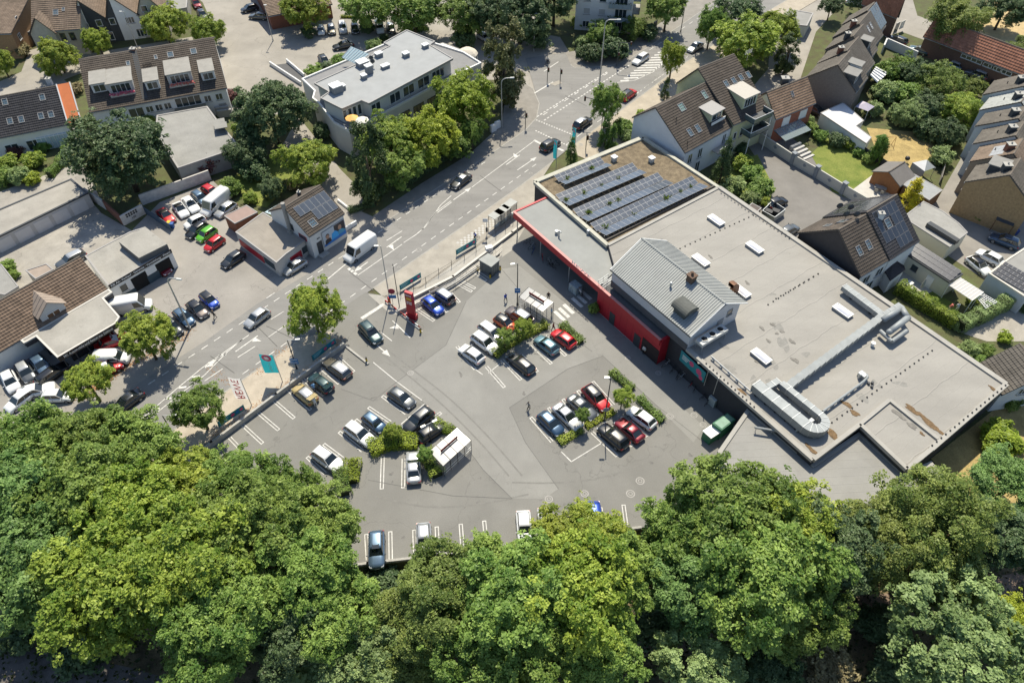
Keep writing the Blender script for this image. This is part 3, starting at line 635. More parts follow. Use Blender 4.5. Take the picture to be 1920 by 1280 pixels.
for i,(f,x,y,rx,ry,m) in enumerate([(t32,1080,510,1.1,.32,MOSS),(t32,1200,600,1.3,.4,MOSS),(t32,1270,660,.7,.35,MOSS),(t32,1140,545,.6,.3,MOSS),(t32,590,470,.9,.28,MOSS),(t32,650,535,.7,.3,MOSS),(t32,490,700,.9,.45,MOSS),(t32,1690,355,.7,.2,MOSS),(t32,330,810,.9,.3,MOSS),(q2,820,640,.8,.2,MOSS),(q2,975,370,.55,.35,STAIN),(q2,1300,360,.5,.35,STAIN),(q2,1270,190,.45,.3,STAIN),(q2,1180,100,.35,.2,STAIN),(q2,1100,40,.5,.2,STAIN),(q2,1060,185,.5,.15,STAIN),(q2,1000,70,.5,.18,STAIN),(q2,1135,118,.25,.18,STAIN),(q1,610,965,.4,.18,STAIN),(q1,885,1160,.4,.22,STAIN),(t32,980,545,.8,.35,STAIN),(t32,1080,630,.7,.3,STAIN),(t32,1155,690,.3,.2,MOSS)]):
 q=MB();zb=ZR+.04+.001*(i%9);c=f(x,y,zb);q.poly([z_(p,zb) for p in blob(c,rx,ry,seed=i,rot=sr)]);mpart(q,'stain' if m is STAIN else 'moss_patch',m,mroof)
POND=mat('ponding_mark',(.235,.228,.208),.9,.12,2,fine=.1);rr_=np.random.default_rng(5)
for i in range(26):
 x_,y_=rr_.uniform(1230,1800),rr_.uniform(380,800);c=P(x_,y_,ZR);n_=len(Rm);inside=False
 for a_,b_ in zip(Rm,Rm[1:]+Rm[:1]):
  if (a_.y>c.y)!=(b_.y>c.y) and c.x<(b_.x-a_.x)*(c.y-a_.y)/(b_.y-a_.y)+a_.x:inside=not inside
 if not inside:continue
 q=MB();zb=ZR+.0025+.0004*(i%7);q.poly([z_(p,zb) for p in blob(c,rr_.uniform(.5,1.6),rr_.uniform(.2,.6),18,100+i,sr+rr_.normal(0,.5))]);mpart(q,'ponding_mark',POND,mroof)
 # anchor dots along three lines
nail=MB();nail.tube((0,0,0),(0,0,.12),.11,n=6);nailm=nail.mesh('roof_anchor',BLACK)
for a,b,n in ((q1(380,905,ZR),q1(930,655,ZR),16),(q1(1100,1280,ZR),q1(1415,1095,ZR),10),(t31(0,1005,ZR),t31(375,775,ZR),11),(t32(400,665,ZR),t32(1230,70,ZR),24),(q1(690,480,ZR+.2),q1(1200,820,ZR+.2),20),(t32(1230,780,ZR+.25),t32(1780,330,ZR+.25),18),(q2(500,390,ZR+.2),q2(930,780,ZR+.2),14)):
 for k in range(n):link('roof_anchor',nailm,mroof,a+(b-a)*(k/(n-1))-ORG[mroof.name])
 # domed rooflights
KERBM=mat('rooflight_kerb',(.30,.30,.29),.8,.1,1);DOME=mat('opal_dome',(.74,.74,.78),.18,.03,1,spec=.6,coat=.3)
def rooflight(c,L_=2.6,W_=1.15):
 o=z_(c,ZR)-AD*L_/2-BD*W_/2;q=MB();q.frame(o,AD,BD,UPZ,L_,W_,.38);k=mpart(q,'rooflight',KERBM,mroof)
 q=MB();q.frame(o-AD*.05-BD*.05+UPZ*.382,AD,BD,UPZ,L_+.1,W_+.1,.08);part(q,'rooflight_frame',WHITE,k)
 q=MB();n1,n2=10,6;vs=[];fs=[]
 for i in range(n1+1):
  for j in range(n2+1):
   u,v=i/n1,j/n2;h=.30*(1-abs(2*u-1)**4)*(1-abs(2*v-1)**2.5)
   vs.append(o+AD*(L_*(.03+.94*u))+BD*(W_*(.05+.9*v))+UPZ*(.462+h))
 for i in range(n1):
  for j in range(n2):a=i*(n2+1)+j;fs.append([a,a+n2+1,a+n2+2,a+1])
 q.add(vs,fs);part(q,'rooflight_dome',DOME,k,smooth=True)
for x,y in ((1342.5,413),(1415,464),(1314,488),(1390,546),(1427,668),(1580,583)):rooflight(P(x,y,ZR+.3))
# --- red canopy front
ZC=4.9
c0=P(964,397,ZC);c1=P(1241,639,ZC);cb0=P(1033,366,ZC);dB=(cb0-c0).length
u=(c1-c0).normalized();v=(cb0-c0).normalized()
j1=c0+u*((P(1128,533,ZC)-c0).dot(u))
DECK=mat('canopy_deck',(.27,.275,.26),.9,.1,.3,fine=.05)
qd=[c0,j1,P(1172,480,ZC),cb0]
mb=MB();mb.prism([p+u*0 for p in [c0+u*.2+v*.2,j1+v*.2,P(1176,484,ZC),cb0+u*.2]],ZC-.3,ZC-.12,bottom=True);can=mpart(mb,'canopy_roof',DECK)
edge_strip(c0,c1-u*0.2,.34,ZC-1.1,ZC,'red_fascia',RED,mk);edge_strip(c0+v*.2,cb0,.34,ZC-1.1,ZC-.002,'red_fascia',RED,mk)
edge_strip(c0-u*.1,c1-u*0.2,.4,ZC+.001,ZC+.05,'fascia_cap',mat('pink_coping',(.52,.22,.20),.6,.08,2),mk)
edge_strip(cb0,P(1176,484,ZC),.3,ZC-.3,ZC+.12,'roof_edge',DARKM,can)
# red closed wall with an end return
w0,w1=j1,c1;q=MB();q.prism([w0,w1,w1+v*2.6,w0+v*2.6],-.05,ZC-.4,bottom=False);mpart(q,'red_wall',RED)
q=MB();q.prism([w0+v*.17,w1-u*.2+v*.17,w1-u*.2+v*2.5,w0+v*2.5],ZC-.7,ZC-.25);mpart(q,'canopy_roof',mat('dark_deck',(.12,.12,.12),.9,.15,.6))
edge_strip(w1-u*.17+v*.17,w1-u*.17+v*2.6,.34,ZC-.5,ZC-.001,'red_fascia',RED,mk)
for s_,w_,h_,m_ in ((3.4,1.1,2.2,DARKM),(8.6,1.2,2.3,DARKM),(11.2,3.2,2.8,mat('dark_doorway',(.03,.02,.02),.8,.1,1))):
 panelbox(mk,'door',w0+u*s_+UPZ*-(ZC-.0),u,UPZ,w_,h_,.05,m_)
for k in range(1,int((w1-w0).length/1.25)):
 q=MB();q.frame(z_(w0+u*k*1.25,.1),u,v,UPZ,.03,-.006,ZC-.55);mpart(q,'panel_joint',mat('dark_red_joint',(.20,.012,.02),.7,.1,1))
q=MB();q.frame(z_(w0,0),u,v,UPZ,(w1-w0).length,-.04,.12);mpart(q,'plinth_strip',CONC)
# glazing under the canopy, set back
gl=c0+v*3.2+u*1.2;glen=(j1-c0).length-1.2
q=MB();q.frame(z_(gl,-.02),u,v,UPZ,glen,.12,ZC-1.1);mpart(q,'shop_window',glass('shop_glass',(.02,.03,.035)))
for k in range(13):
 q=MB();q.frame(z_(gl+u*glen*k/12.6,0)-v*.06,u,v,UPZ,.12,.05,ZC-1.15);mpart(q,'mullion',DARKM)
q=MB();q.prism([c0+u*.2+v*.2,j1+v*.2,j1+v*3.2,c0+u*.2+v*3.2],ZC-.42,ZC-.32);mpart(q,'canopy_soffit',mat('soffit',(.25,.25,.25),.8,.05,1))
for k in (0.4,6.5,13.5):
 q=MB();q.tube(z_(c0+u*k+v*.35,0),z_(c0+u*k+v*.35,ZC-.9),.09,n=10);mpart(q,'canopy_column',STEEL)
put_text('REWE',.75,flat('pale_lettering',(.75,.70,.66)),mk,c0+u*((P(1094,507,ZC)-c0).dot(u))-v*.2+UPZ*.42,u,UPZ,width=4.2)
# --- profiled metal shed on the roof
e0,e1=P(1144,506,8.1),P(1294.5,632,8.1);r0,r1=P(1203,447.5,10.0),P(1360,570,10.0);f0,f1=P(1250,452,9.1),P(1402,569,9.1)
su=(e1-e0).normalized();sv=perp(su)
wd=(z_(r0,0)-z_(e0,0)).dot(sv);wf=(z_(f0,0)-z_(e0,0)).dot(sv);Ls=(e1-e0).length
def sp(s,d,z):return z_(e0+su*s+sv*d,z)
i_=.25
q=MB();q.add([sp(i_,i_,ZR-.3),sp(Ls-i_,i_,ZR-.3),sp(Ls-i_,wf-i_,ZR-.3),sp(i_,wf-i_,ZR-.3),sp(i_,i_,8.15),sp(Ls-i_,i_,8.15),sp(Ls-i_,wf-i_,9.13),sp(i_,wf-i_,9.13),sp(i_,wd,9.97),sp(Ls-i_,wd,9.97)],[[0,1,5,4],[2,3,7,6],[1,2,6,9,5],[3,0,4,8,7]])
mpart(q,'shed_wall',mat('pale_cladding',(.52,.53,.55),.6,.05,.6))
q=MB();q.frame(sp(i_,i_-.03,ZR-.3),su,-sv,UPZ,Ls-2*i_,.02,1.15);mpart(q,'shed_plinth',DARKB)
def ribbed(a,b,c,d,n,name):
 """ribbed sheet: eave a-b, ridge d-c, trapezoid ribs running up the slope"""
 nr=(b-a).cross(d-a).normalized();nr=nr if nr.z>0 else -nr;q=MB();h=.085
 for k in range(n):
  for (x0,x1,h0,h1,sh) in ((0,.45,0,0,1.),(.45,.55,0,h,1.),(.55,.9,h,h,1.),(.9,1,h,0,1.)):
   s0,s1=(k+x0)/n,(k+x1)/n;p0=a+(b-a)*s0+nr*h0;p1=a+(b-a)*s1+nr*h1;p2=d+(c-d)*s1+nr*h1;p3=d+(c-d)*s0+nr*h0
   q.poly([p0,p1,p2,p3])
 return mpart(q,name,METAL)
q=MB();q.hexa([e0,e1,r1,r0],[p+UPZ*.05 for p in (e0,e1,r1,r0)]);q.hexa([f1,f0,r0,r1],[p+UPZ*.05 for p in (f1,f0,r0,r1)]);mpart(q,'shed_roof',METAL)
up5=UPZ*.055
ribbed(e0+up5,e1+up5,r1+up5,r0+up5,44,'ribbed_sheet');ribbed(f0+up5,f1+up5,r1+up5,r0+up5,44,'ribbed_sheet')
q=MB();q.tube(r0+UPZ*.1,r1+UPZ*.1,.14,n=6);mpart(q,'ridge_cap',METAL)
for a,b in ((e0,r0),(e1,r1),(f1,r1),(f0,r0)):
 q=MB();q.tube(a+UPZ*.06,b+UPZ*.06,.08,n=6);mpart(q,'verge_trim',WHITE)
q=MB();q.tube(e0,e1,.1,n=6);mpart(q,'gutter',DARKM)
window(mk,sp(Ls-i_,wf-2.1,7.9),sv,UPZ,1.0,1.0,1,name='window',fm=TRIM);panelbox(mk,'door',sp(Ls-i_,wf*.62,ZR),sv,UPZ,1.1,2.1,.06,flat('grey_door',(.25,.26,.27)))
# vents on the shed roof
def slope(s,d):return sp(s,d,8.1+(10-8.1)*d/wd+.1)
b_=slope(Ls*.80-0.3,wd*.33);q=MB();q.box(b_-UPZ*.3,(1.9,1.9,.9),R(-54));vb=mpart(q,'ventilator',mat('vent_metal',(.085,.09,.082),.75,.2,2))
q=MB()
for s_ in range(10):
 a0,a1=math.pi*s_/10,math.pi*(s_+1)/10
 for (aa,bb) in ((a0,a1),):q.add([b_+UPZ*.6+AD*1.3*x+BD*1.25*math.cos(t)+UPZ*.75*math.sin(t) for x in (-1,1) for t in (aa,bb)],[[0,1,3,2]])
q.add([b_+UPZ*.6+AD*1.3*x+BD*1.25*math.cos(math.pi*s_/10)+UPZ*.75*math.sin(math.pi*s_/10) for x in (-1,1) for s_ in range(11)],[list(range(11)),list(range(11,22))]);part(q,'ventilator_hood',MATS['vent_metal'],vb)
b_=slope(Ls*.60,wd*.93);q=MB();q.box(b_-UPZ*.4,(.95,.95,1.3),R(-54));c_=mpart(q,'chimney',mat('rusty_brick',(.13,.085,.06),.9,.3,4));q=MB();q.box(b_+UPZ*.905,(1.15,1.15,.12),R(-54));q.tube(b_+UPZ*1.03,b_+UPZ*1.5,.18);part(q,'chimney_cap',MATS['rusty_brick'],c_)
b_=slope(Ls*.52,wd*.55);q=MB();q.tube(b_,b_+UPZ*.6,.14);q.ball(b_+UPZ*.65,.2,.2,.14);mpart(q,'vent_pipe',STEEL)
b_=P(1378,548,ZR);q=MB()
for k in range(9):
 a0,a1=math.pi*.5*k/8,math.pi*.5*(k+1)/8
 if k<8:q.add([b_+UPZ*(1.2+1.3*math.sin(t))-AD*(1.3-1.3*math.cos(t))*-.0-BD*(1.5*(1-math.cos(t)))+AD*w_ for w_ in (-.45,.45) for t in (a0,a1)]+[b_+UPZ*(1.2+.6*math.sin(t))-BD*(.75+.75*(1-math.cos(t))*.9)+AD*w_ for w_ in (-.45,.45) for t in (a0,a1)],[[0,1,3,2],[4,6,7,5],[0,4,5,1],[2,3,7,6]])
q.box(b_-BD*.38,(.9,.75,1.2),R(-54));mpart(q,'bent_exhaust',mat('rust_metal',(.19,.10,.06),.6,.3,2,metal=.4))
# three-fan cooler at the shed gable
cc=P(1334,628,6.9);q=MB();q.frame(z_(cc,6.6)-BD*2.35-AD*.55,BD,-AD,UPZ,4.7,-1.25,.5);fan=mpart(q,'fan_cooler',mat('cooler_case',(.48,.49,.48),.5,.05,1))
for k in (-1.45,0,1.45):
 o_=z_(cc,7.105)+BD*k+AD*.08;q=MB();n_=16
 for i in range(n_):
  a0,a1=2*math.pi*i/n_,2*math.pi*(i+1)/n_
  q.add([o_+Vector((math.cos(t)*r_,math.sin(t)*r_,h_)) for t in (a0,a1) for r_,h_ in ((.42,0),(.42,.14),(.52,.12),(.55,0))],[[0,4,5,1],[1,5,6,2],[2,6,7,3]])
 f_=part(q,'fan_ring',MATS['cooler_case'],fan);q=MB()
 for i in range(6):
  a0=2*math.pi*i/6;q.poly([o_+UPZ*.03,o_+Vector((math.cos(a0)*.41,math.sin(a0)*.41,.02)),o_+Vector((math.cos(a0+.7)*.41,math.sin(a0+.7)*.41,.07))])
 q.poly([o_+Vector((math.cos(2*math.pi*i/12)*.42,math.sin(2*math.pi*i/12)*.42,.006)) for i in range(12)]);part(q,'fan_blades',BLACK,f_)
q=MB()
for s_,d_ in ((-2.1,-.5),(2.1,-.5),(-2.1,.6),(2.1,.6)):q.tube(z_(cc+BD*s_+AD*d_,ZR),z_(cc+BD*s_+AD*d_,6.6),.06,n=5)
part(q,'cooler_legs',STEEL,fan)
# --- solar rows (butterfly pairs), every module a part
CELL=mat('solar_cell',(.080,.094,.115),.25,.15,.6,spec=.6,coat=.5);PFR=flat('module_frame',(.34,.35,.36),.5,.2)
pm=MB();pm.box((0,0,0),(.98,.98,.035));pmesh=pm.mesh('frame',PFR)
def module_mesh(w,l,nx,ny,name='solar_module'):
 q=MB();q.box((0,0,0),(w,l,.035));g_=.03;cw,cl=(w-g_)/nx,(l-g_)/ny
 for i in range(nx):
  for j in range(ny):x,y=-w/2+g_/2+cw*(i+.5),-l/2+g_/2+cl*(j+.5);a,b=cw/2-g_/2,cl/2-g_/2;q.add([(x-a,y-b,.038),(x+a,y-b,.038),(x+a,y+b,.038),(x-a,y+b,.038)],[[0,1,2,3]],mi=1)
 return q.mesh(name,[PFR,CELL])
MOD=module_mesh(1.0,1.0,1,1)
def module_at(parent,c,ux,uy,me,name='solar_module'):
 ux=Vector(ux).normalized();uz=ux.cross(Vector(uy)).normalized();uy=uz.cross(ux)
 m=Matrix((ux,uy,uz)).transposed().to_4x4();m.translation=Vector(c)-ORG[parent.name]
 o=link(name,me,parent);o.matrix_local=m;return o
WEED=leafmat('weed_leaf',(.07,.12,.02),(.18,.24,.04))
def weed(parent,c,r,m,name='weed',n=26):
 q=MB()
 for k in range(n):
  a=rng.uniform(0,6.28);e=rng.uniform(.3,1.2);d=Vector((math.cos(a)*math.cos(e),math.sin(a)*math.cos(e),math.sin(e)));L_=r*rng.uniform(.6,1.2);s_=perp(Vector((math.cos(a),math.sin(a),0)))*r*.13
  b0=Vector(c);q.add([b0,b0+d*L_*.5-s_,b0+d*L_,b0+d*L_*.5+s_],[[0,1,2,3]],rng.uniform(0,1))
 return part(q,name,m,parent,attr=True)
rows=[(q4,(1275,597),(1620,457),(1310,645),0),(q4,(1285,740),(1862,500),(1330,795),1),(t21,(455,290),(1092,14),(512,345),2),(t21,(585,395),(1348,40),(640,452),3)]
for f,a,b,c,k in rows:
 zt=ZR+.55;A_,B_,C_=f(*a,zt),f(*b,zt),f(*c,ZR+.12);n_=max(5,round((B_-A_).length/1.04));du=(B_-A_)/n_;ud=du.normalized()
 across=C_-A_;across-=ud*across.dot(ud);al=Vector(across).length;ux_,uy_=ud,-across.normalized()
 rw=thing('solar_row',['short solar row nearest the street on the gravel roof','second solar row from the street on the gravel roof','third solar row from the street on the gravel roof','longest solar row beside the grey membrane roof'][k],'solar panels',z_((A_+B_)/2,ZR-.2),'solar rows on the supermarket roof')
 me=module_mesh(du.length*.97,al*.49,1,1)
 for i in range(n_):
  for j in (.25,.75):module_at(rw,A_+du*(i+.5)+across*j,ux_,uy_,me)
  # second leaf rising again towards the lot
 hz=Vector((across.x,across.y,0));ac2=hz*1.12+UPZ*.42;D_=A_+across+hz.normalized()*.12
 me2=module_mesh(du.length*.97,ac2.length*.98,1,1)
 for i in range(n_):module_at(rw,D_+du*(i+.7)+ac2*.5,ux_,-ac2.normalized(),me2)
 q=MB()
 for i in range(0,n_+1,2):
  for e_ in (A_+du*min(i,n_-.2)+across*.04,A_+du*min(i,n_-.2)+across+ac2*.9+hz.normalized()*.12):q.tube(z_(e_,ZR-.2),e_-UPZ*.02,.03,n=4)
 part(q,'mounting_frame',STEEL,rw)
 for i in range(3+k):weed(rw,A_+du*rng.uniform(.5,n_-.5)+across*1.03-UPZ*.1,rng.uniform(.5,.85),WEED)
for x,y in ((620,437),(1090,250)):pass
for f,x,y in ((q4,1725,478),(t20,1045,1205)):
 b_=f(x,y,ZR);q=MB();q.box(z_(b_,ZR-.2),(.7,.7,.75),R(-54));h=mpart(q,'roof_vent',mat('vent_box',(.50,.49,.45),.7,.1,2),groof);q=MB();q.box(z_(b_,ZR+.551),(.95,.95,.12),R(-54));part(q,'vent_lid',WHITE,h)
b_=q4(1312,1045,ZC);q=MB();q.path([z_(b_,ZC-.2),z_(b_,ZC+.9),z_(b_,ZC+.9)+AD*.5],.12);q.tube(z_(b_,ZC-.1)-AD*.6,z_(b_,ZC+.5)-AD*.6,.25);mpart(q,'roof_pipe',STEEL,can)
b_=t21(572,468,ZC);q=MB();q.tube(z_(b_,ZC-.2),z_(b_,ZC+.45),.28,n=10);q.ball(z_(b_,ZC+.5),.32,.32,.15);mpart(q,'roof_cowl',STEEL,can)
# stairs railing at the shed corner
q=MB();a_=P(1122,530,ZC+.5);b2_=P(1141,512,ZC+1.2)
for s_ in (0,.8):
 o_=u*s_
 for h_ in (.0,.5,1.0):q.tube(z_(a_,ZC-.1+h_)+o_,z_(b2_,ZC+.1+h_)+o_,.03,n=4)
 for f_ in (0,.5,1):p_=a_+(b2_-a_)*f_;q.tube(z_(p_,ZC-.2)+o_,z_(p_,ZC+1.1)+o_,.03,n=4)
mpart(q,'stair_railing',STEEL,can)
# --- ventilation ducts on the membrane roof
def duct(parent,pts,w,h,z,name='duct_section',step=1.15):
 """rectangular duct with flanged joints following pts"""
 for a,b in zip(pts[:-1],pts[1:]):
  L_=(b-a).length;n=max(1,round(L_/step));d=(b-a)/L_;s_=perp(d)
  for k in range(n):
   q=MB();o_=z_(a+d*(L_*k/n+.02)-s_*w/2,z);q.frame(o_,d,s_,UPZ,L_/n-.04,w,h);part(q,name,DUCT,parent)
   q=MB();q.frame(z_(a+d*(L_*k/n-.03)-s_*(w/2+.04),z-.03),d,s_,UPZ,.06,w+.08,h+.07);part(q,'flange',STEEL,parent)
 for a,b in zip(pts[:-1],pts[1:]):
  L_=(b-a).length;d=(b-a)/L_
  for k in range(max(2,int(L_/3))):
   q=MB();p_=a+d*(L_*(k+.5)/max(2,int(L_/3)));q.box(z_(p_,ZR),(.3,.3,z-ZR),0);part(q,'support_foot',BLACK,parent)
zd=ZR+.5
ah=thing('air_handler','big silver air handling unit with curved return duct near the front roof edge','air handler',z_(P(1465,755,ZR),ZR))
a_,b_=P(1420,712,ZR+2.0),P(1515,790,ZR+2.0);L_=(b_-a_).length;dd=(b_-a_).normalized();ss=perp(dd)
for k in range(5):
 q=MB();q.frame(z_(a_+dd*(L_*k/5+.01)-ss*.7,ZR+.4),dd,ss,UPZ,L_/5-.02,1.4,1.1+.004*k);part(q,'casing_panel',DUCT,ah)
 q=MB();q.box(z_(a_+dd*(L_*(k+.5)/5),ZR),(.25,1.2,.4),math.atan2(dd.y,dd.x));part(q,'support_foot',BLACK,ah)
q=MB();n_=14;ce=b_+ss*1.35;vs=[];fs=[]
for i in range(n_+1):
 t=-math.pi/2+math.pi*i/n_
 for r_ in (2.05-.3*i/n_,.65+.3*i/n_):
  for h_ in (.4,1.5-.2*i/n_):p_=ce+dd*r_*math.cos(t)+ss*r_*math.sin(t);vs.append(z_(p_,ZR+h_))
for i in range(n_):o_=i*4;fs+=[[o_,o_+4,o_+5,o_+1],[o_+2,o_+3,o_+7,o_+6],[o_+1,o_+5,o_+7,o_+3],[o_,o_+2,o_+6,o_+4]]
q.add(vs,fs);part(q,'curved_duct',DUCT,ah)
for i in range(0,n_+1,2):
 t=-math.pi/2+math.pi*i/n_;rv=dd*math.cos(t)+ss*math.sin(t);tv=-dd*math.sin(t)+ss*math.cos(t);q=MB();q.frame(z_(ce+rv*(.62+.3*i/n_)-tv*.025,ZR+.38),rv,tv,UPZ,1.46-.6*i/n_,.05,1.16-.2*i/n_);part(q,'flange',STEEL,ah)
for k in range(6):
 q=MB();q.frame(z_(a_+dd*(L_*k/5-.03)-ss*.74,ZR+.38),dd,ss,UPZ,.06,1.48,1.17);part(q,'flange',STEEL,ah)
duct(ah,[b_+ss*2.7-dd*.05,b_+ss*2.7-dd*(L_*.78)],.8,.9,ZR+.4)
duct(ah,[b_+ss*2.7-dd*(L_*.78)-dd*.4,b_+ss*.9-dd*(L_*.80)-dd*.4],.8,.85,ZR+.42)
dk=thing('roof_duct','long silver ventilation duct crossing the membrane roof beside the domed rooflights','duct',z_(P(1560,660,ZR),ZR))
r0_=b_+ss*2.7;q0_=r0_+dd*(P(1494,713,zd+.6)-r0_).dot(dd)+ss*.42
duct(dk,[z_(q0_,0),P(1650,597,zd+.6),P(1690,572,zd+.6)],1.0,.75,zd)
duct(dk,[P(1583,536,zd+.6),P(1655,590,zd+.6)],.95,.7,zd+.02)
for (a,b) in (((1655,600),(1690,578)),((1690,578),(1702,596)),((1702,596),(1668,622))):
 q=MB();q.tube(P(*a,zd+.9),P(*b,zd+.9),.42,n=12);q.ball(P(*b,zd+.9),.43,.43,.43);part(q,'round_duct',DUCT,dk,smooth=True)
q=MB();q.path([P(1650,620,zd+.3),P(1672,640,zd+.3),P(1700,620,zd+.3)],.28,10);part(q,'round_duct',DUCT,dk)
pipes=thing('roof_pipe_run','thin silver pipe running from the air handler to a small pump on the roof','pipe',z_(P(1585,740,ZR),ZR))
q=MB();pp=[P(1543,771,ZR+.5),P(1618,716,ZR+.5),P(1627,707,ZR+.5),P(1624,701,ZR+.5)];q.path(pp,.16,8);part(q,'pipe',DUCT,pipes)
q=MB()
for k in range(6):p_=pp[0]+(pp[1]-pp[0])*(k+.5)/6;q.box(z_(p_,ZR),(.2,.5,.4),R(-54))
q.box(z_(P(1615,706,ZR),ZR),(.7,.9,.6),R(35));q.tube(z_(P(1610,709,ZR),ZR),z_(P(1610,709,ZR),ZR+.9),.2);part(q,'pump',STEEL,pipes)
pipes=thing('gutter_pipe','silver pipe on short legs crossing the lower service roof','pipe',z_(P(1450,806,4.6),4.2))
q=MB();pa,pb_=P(1415,801,5.0),P(1489,813,5.0);q.tube(pa,pb_,.15,n=8);q.tube(pb_,P(1500,800,ZR+.9),.15,n=8);part(q,'pipe',DUCT,pipes)
q=MB()
for f_ in (.05,.45,.9):p_=pa+(pb_-pa)*f_;q.tube(z_(p_,4.2),p_,.05,n=5)
part(q,'leg',STEEL,pipes)
for x,y,w in ((1513,800,1.2),(1528,815,1.3)):
 q=MB();p_=P(x,y,ZR);q.box(z_(p_,ZR+.15),(w,.45,1.0),R(36));q.box(z_(p_,ZR),(w*.8,.5,.15),R(36));solo(q,'condenser_unit',MATS['cooler_case'],'upright pale condenser unit, %s of two behind the curved duct'%('nearer the duct' if x<1520 else 'nearer the roof corner'),'air conditioner','condenser units on the supermarket roof')
q=MB();q.tube(z_(P(1635,648,ZR),ZR),z_(P(1635,648,ZR),ZR+.5),.22,n=10);q.tube(z_(P(1635,648,ZR),ZR+.5),z_(P(1635,648,ZR),ZR+.6),.3,n=10);mpart(q,'roof_cowl',WHITE,mroof)
for x,y in ((1628,720),(1635,719),(1634,726)):
 q=MB();q.tube(z_(P(x,y,ZR),ZR),z_(P(x,y,ZR),ZR+.3),.18,n=8);mpart(q,'roof_cowl',DARKM,mroof)
pm_=MB();pm_.box((0,0,0),(.05,.05,.05))
q=MB();aa,bb=P(1333,668,ZR+.4),P(1408,735,ZR+.4)
for h_ in (0,.12):q.tube(aa+UPZ*h_,bb+UPZ*h_,.06,n=5)
for k in range(5):p_=aa+(bb-aa)*(k+.3)/5;q.box(z_(p_,ZR),(.35,.35,.3),R(-54))
mpart(q,'pipe_rack',STEEL,mroof)
# banner on the dark wall
ba,bb=P(1289,662,4.9),P(1319,690,4.9);bu=(bb-ba).normalized();bn=-perp(bu)
bo=z_((ba+bb)/2,3.0)+bn*.25;ban=thing('wall_banner','teal advertising banner with pink dots on the dark brick wall','banner',bo)
q=MB();q.frame(bo-bu*2.3,bu,bn,UPZ,4.6,.05,1.9);part(q,'banner_sheet',TEAL,ban)
PINK=flat('pink_print',(.62,.08,.18))
for s_,z__,r_ in ((-.2,1.2,.42),(1.2,1.0,.5),(1.7,.35,.35)):
 q=MB();q.poly([bo+bn*(.056+.002*r_)+bu*(s_+r_*math.cos(t))+UPZ*(z__+r_*math.sin(t)) for t in np.linspace(0,6.28,15)[:-1]]);part(q,'printed_dot',PINK,ban)
for k in range(3):
 q=MB();q.frame(bo+bn*.055-bu*1.9+UPZ*(1.3-.3*k),bu,bn,UPZ,1.3-.2*k,.004,.13);part(q,'printed_line',WHITE,ban)
for s_ in (2.5,4.2):
 q=MB();q.tube(z_(bo+bu*s_,2.6),z_(bo+bu*s_,5.9),.05,n=5);part(q,'banner_post',STEEL,ban)
 # --- lower service wing
ZS=4.2
sw=[P(1346,847,ZS),z_(F0+(Fe-F0)*.52,ZS)+BD*.25,z_(Fe,ZS)+BD*.5,z_(Rm[5],ZS)+BD*.1+AD*.4,z_(Rm[4],ZS)+BD*.4,P(1745,866,ZS),P(1765,890,ZS),P(1640,985,ZS),P(1500,990,ZS),P(1385,930,ZS)]
sv_,svr=flatroof('service_wing','lower bitumen-roofed service wing below the main supermarket roof',sw,ZS,mat('grey_cladding',(.16,.18,.19),.7,.08,1),mat('bitumen_strip',(.265,.26,.242),.9,.1,.3,fine=.04),par=.18,pt=.45,pm=PARM,seams=1.05,seam_dir=Vector((1,.06,0)))
q=MB();a_=P(1346,847,ZS);q.hexa([z_(P(1340,905),0),z_(P(1352,905),0),z_(P(1360,880),0),z_(P(1346,880),0)],[z_(p,.3) for p in (P(1340,905),P(1352,905),P(1360,880),P(1346,880))]);part(q,'loading_step',CONC,sv_)
# ---------------------------------------------------------------- buildings west of the main road
BRICK=mat('red_brick',(.20,.085,.055),.9,.25,5);STONE=mat('pale_stone',(.44,.41,.35),.9,.12,2)
SLATE=mat('slate_cladding',(.055,.06,.065),.8,.12,3);ORANGE=mat('orange_render',(.62,.19,.07),.85,.08,1)
FLOWER=leafmat('pink_flowers',(.55,.03,.16),(.85,.25,.35),.2,.02);FLOW2=leafmat('mixed_flowers',(.60,.08,.05),(.80,.45,.25),.2,.05)
UPZ=Vector((0,0,1))
def flowerbox(parent,a,b,m,h=.5,n=160):
 q=MB()
 for k in range(n):
  c=a+(b-a)*rng.uniform(0,1)+Vector((rng.normal(0,.12),rng.normal(0,.12),rng.uniform(0,h)));d=Vector(rng.normal(0,1,3)).normalized();e=d.orthogonal().normalized();f=d.cross(e);s=rng.uniform(.09,.16)
  q.add([c+e*s,c+f*s,c-e*s,c-f*s],[[0,1,2,3]],rng.uniform(0,1))
 return part(q,'flowers',m,parent,attr=True)
def awning_loggia(H,s,t0,w,hgt,fm):
 """roof loggia: opening with glazed doors, pale awning box above and a flower rail in front"""
 u=inv_u(H);p=on_roof(H,s,t0)-H.up;Z=UPZ;o=p-u*w/2
 d=dormer(H,s,t0+.5,w,hgt,mat('loggia_wall',(.50,.49,.46),.8,.1,1),mat('pale_lead',(.27,.26,.235),.8,.12,1),wn=4)
 q=MB();q.frame(o-H.n*.25-Z*.1,u,H.n,Z,w,.12,.75);b=part(q,'balcony_front',mat('balcony_board',(.55,.52,.46),.8,.1,2),H.roof)
 flowerbox(b,o-H.n*.32+Z*.45,o-H.n*.32+u*w+Z*.45,fm);return d
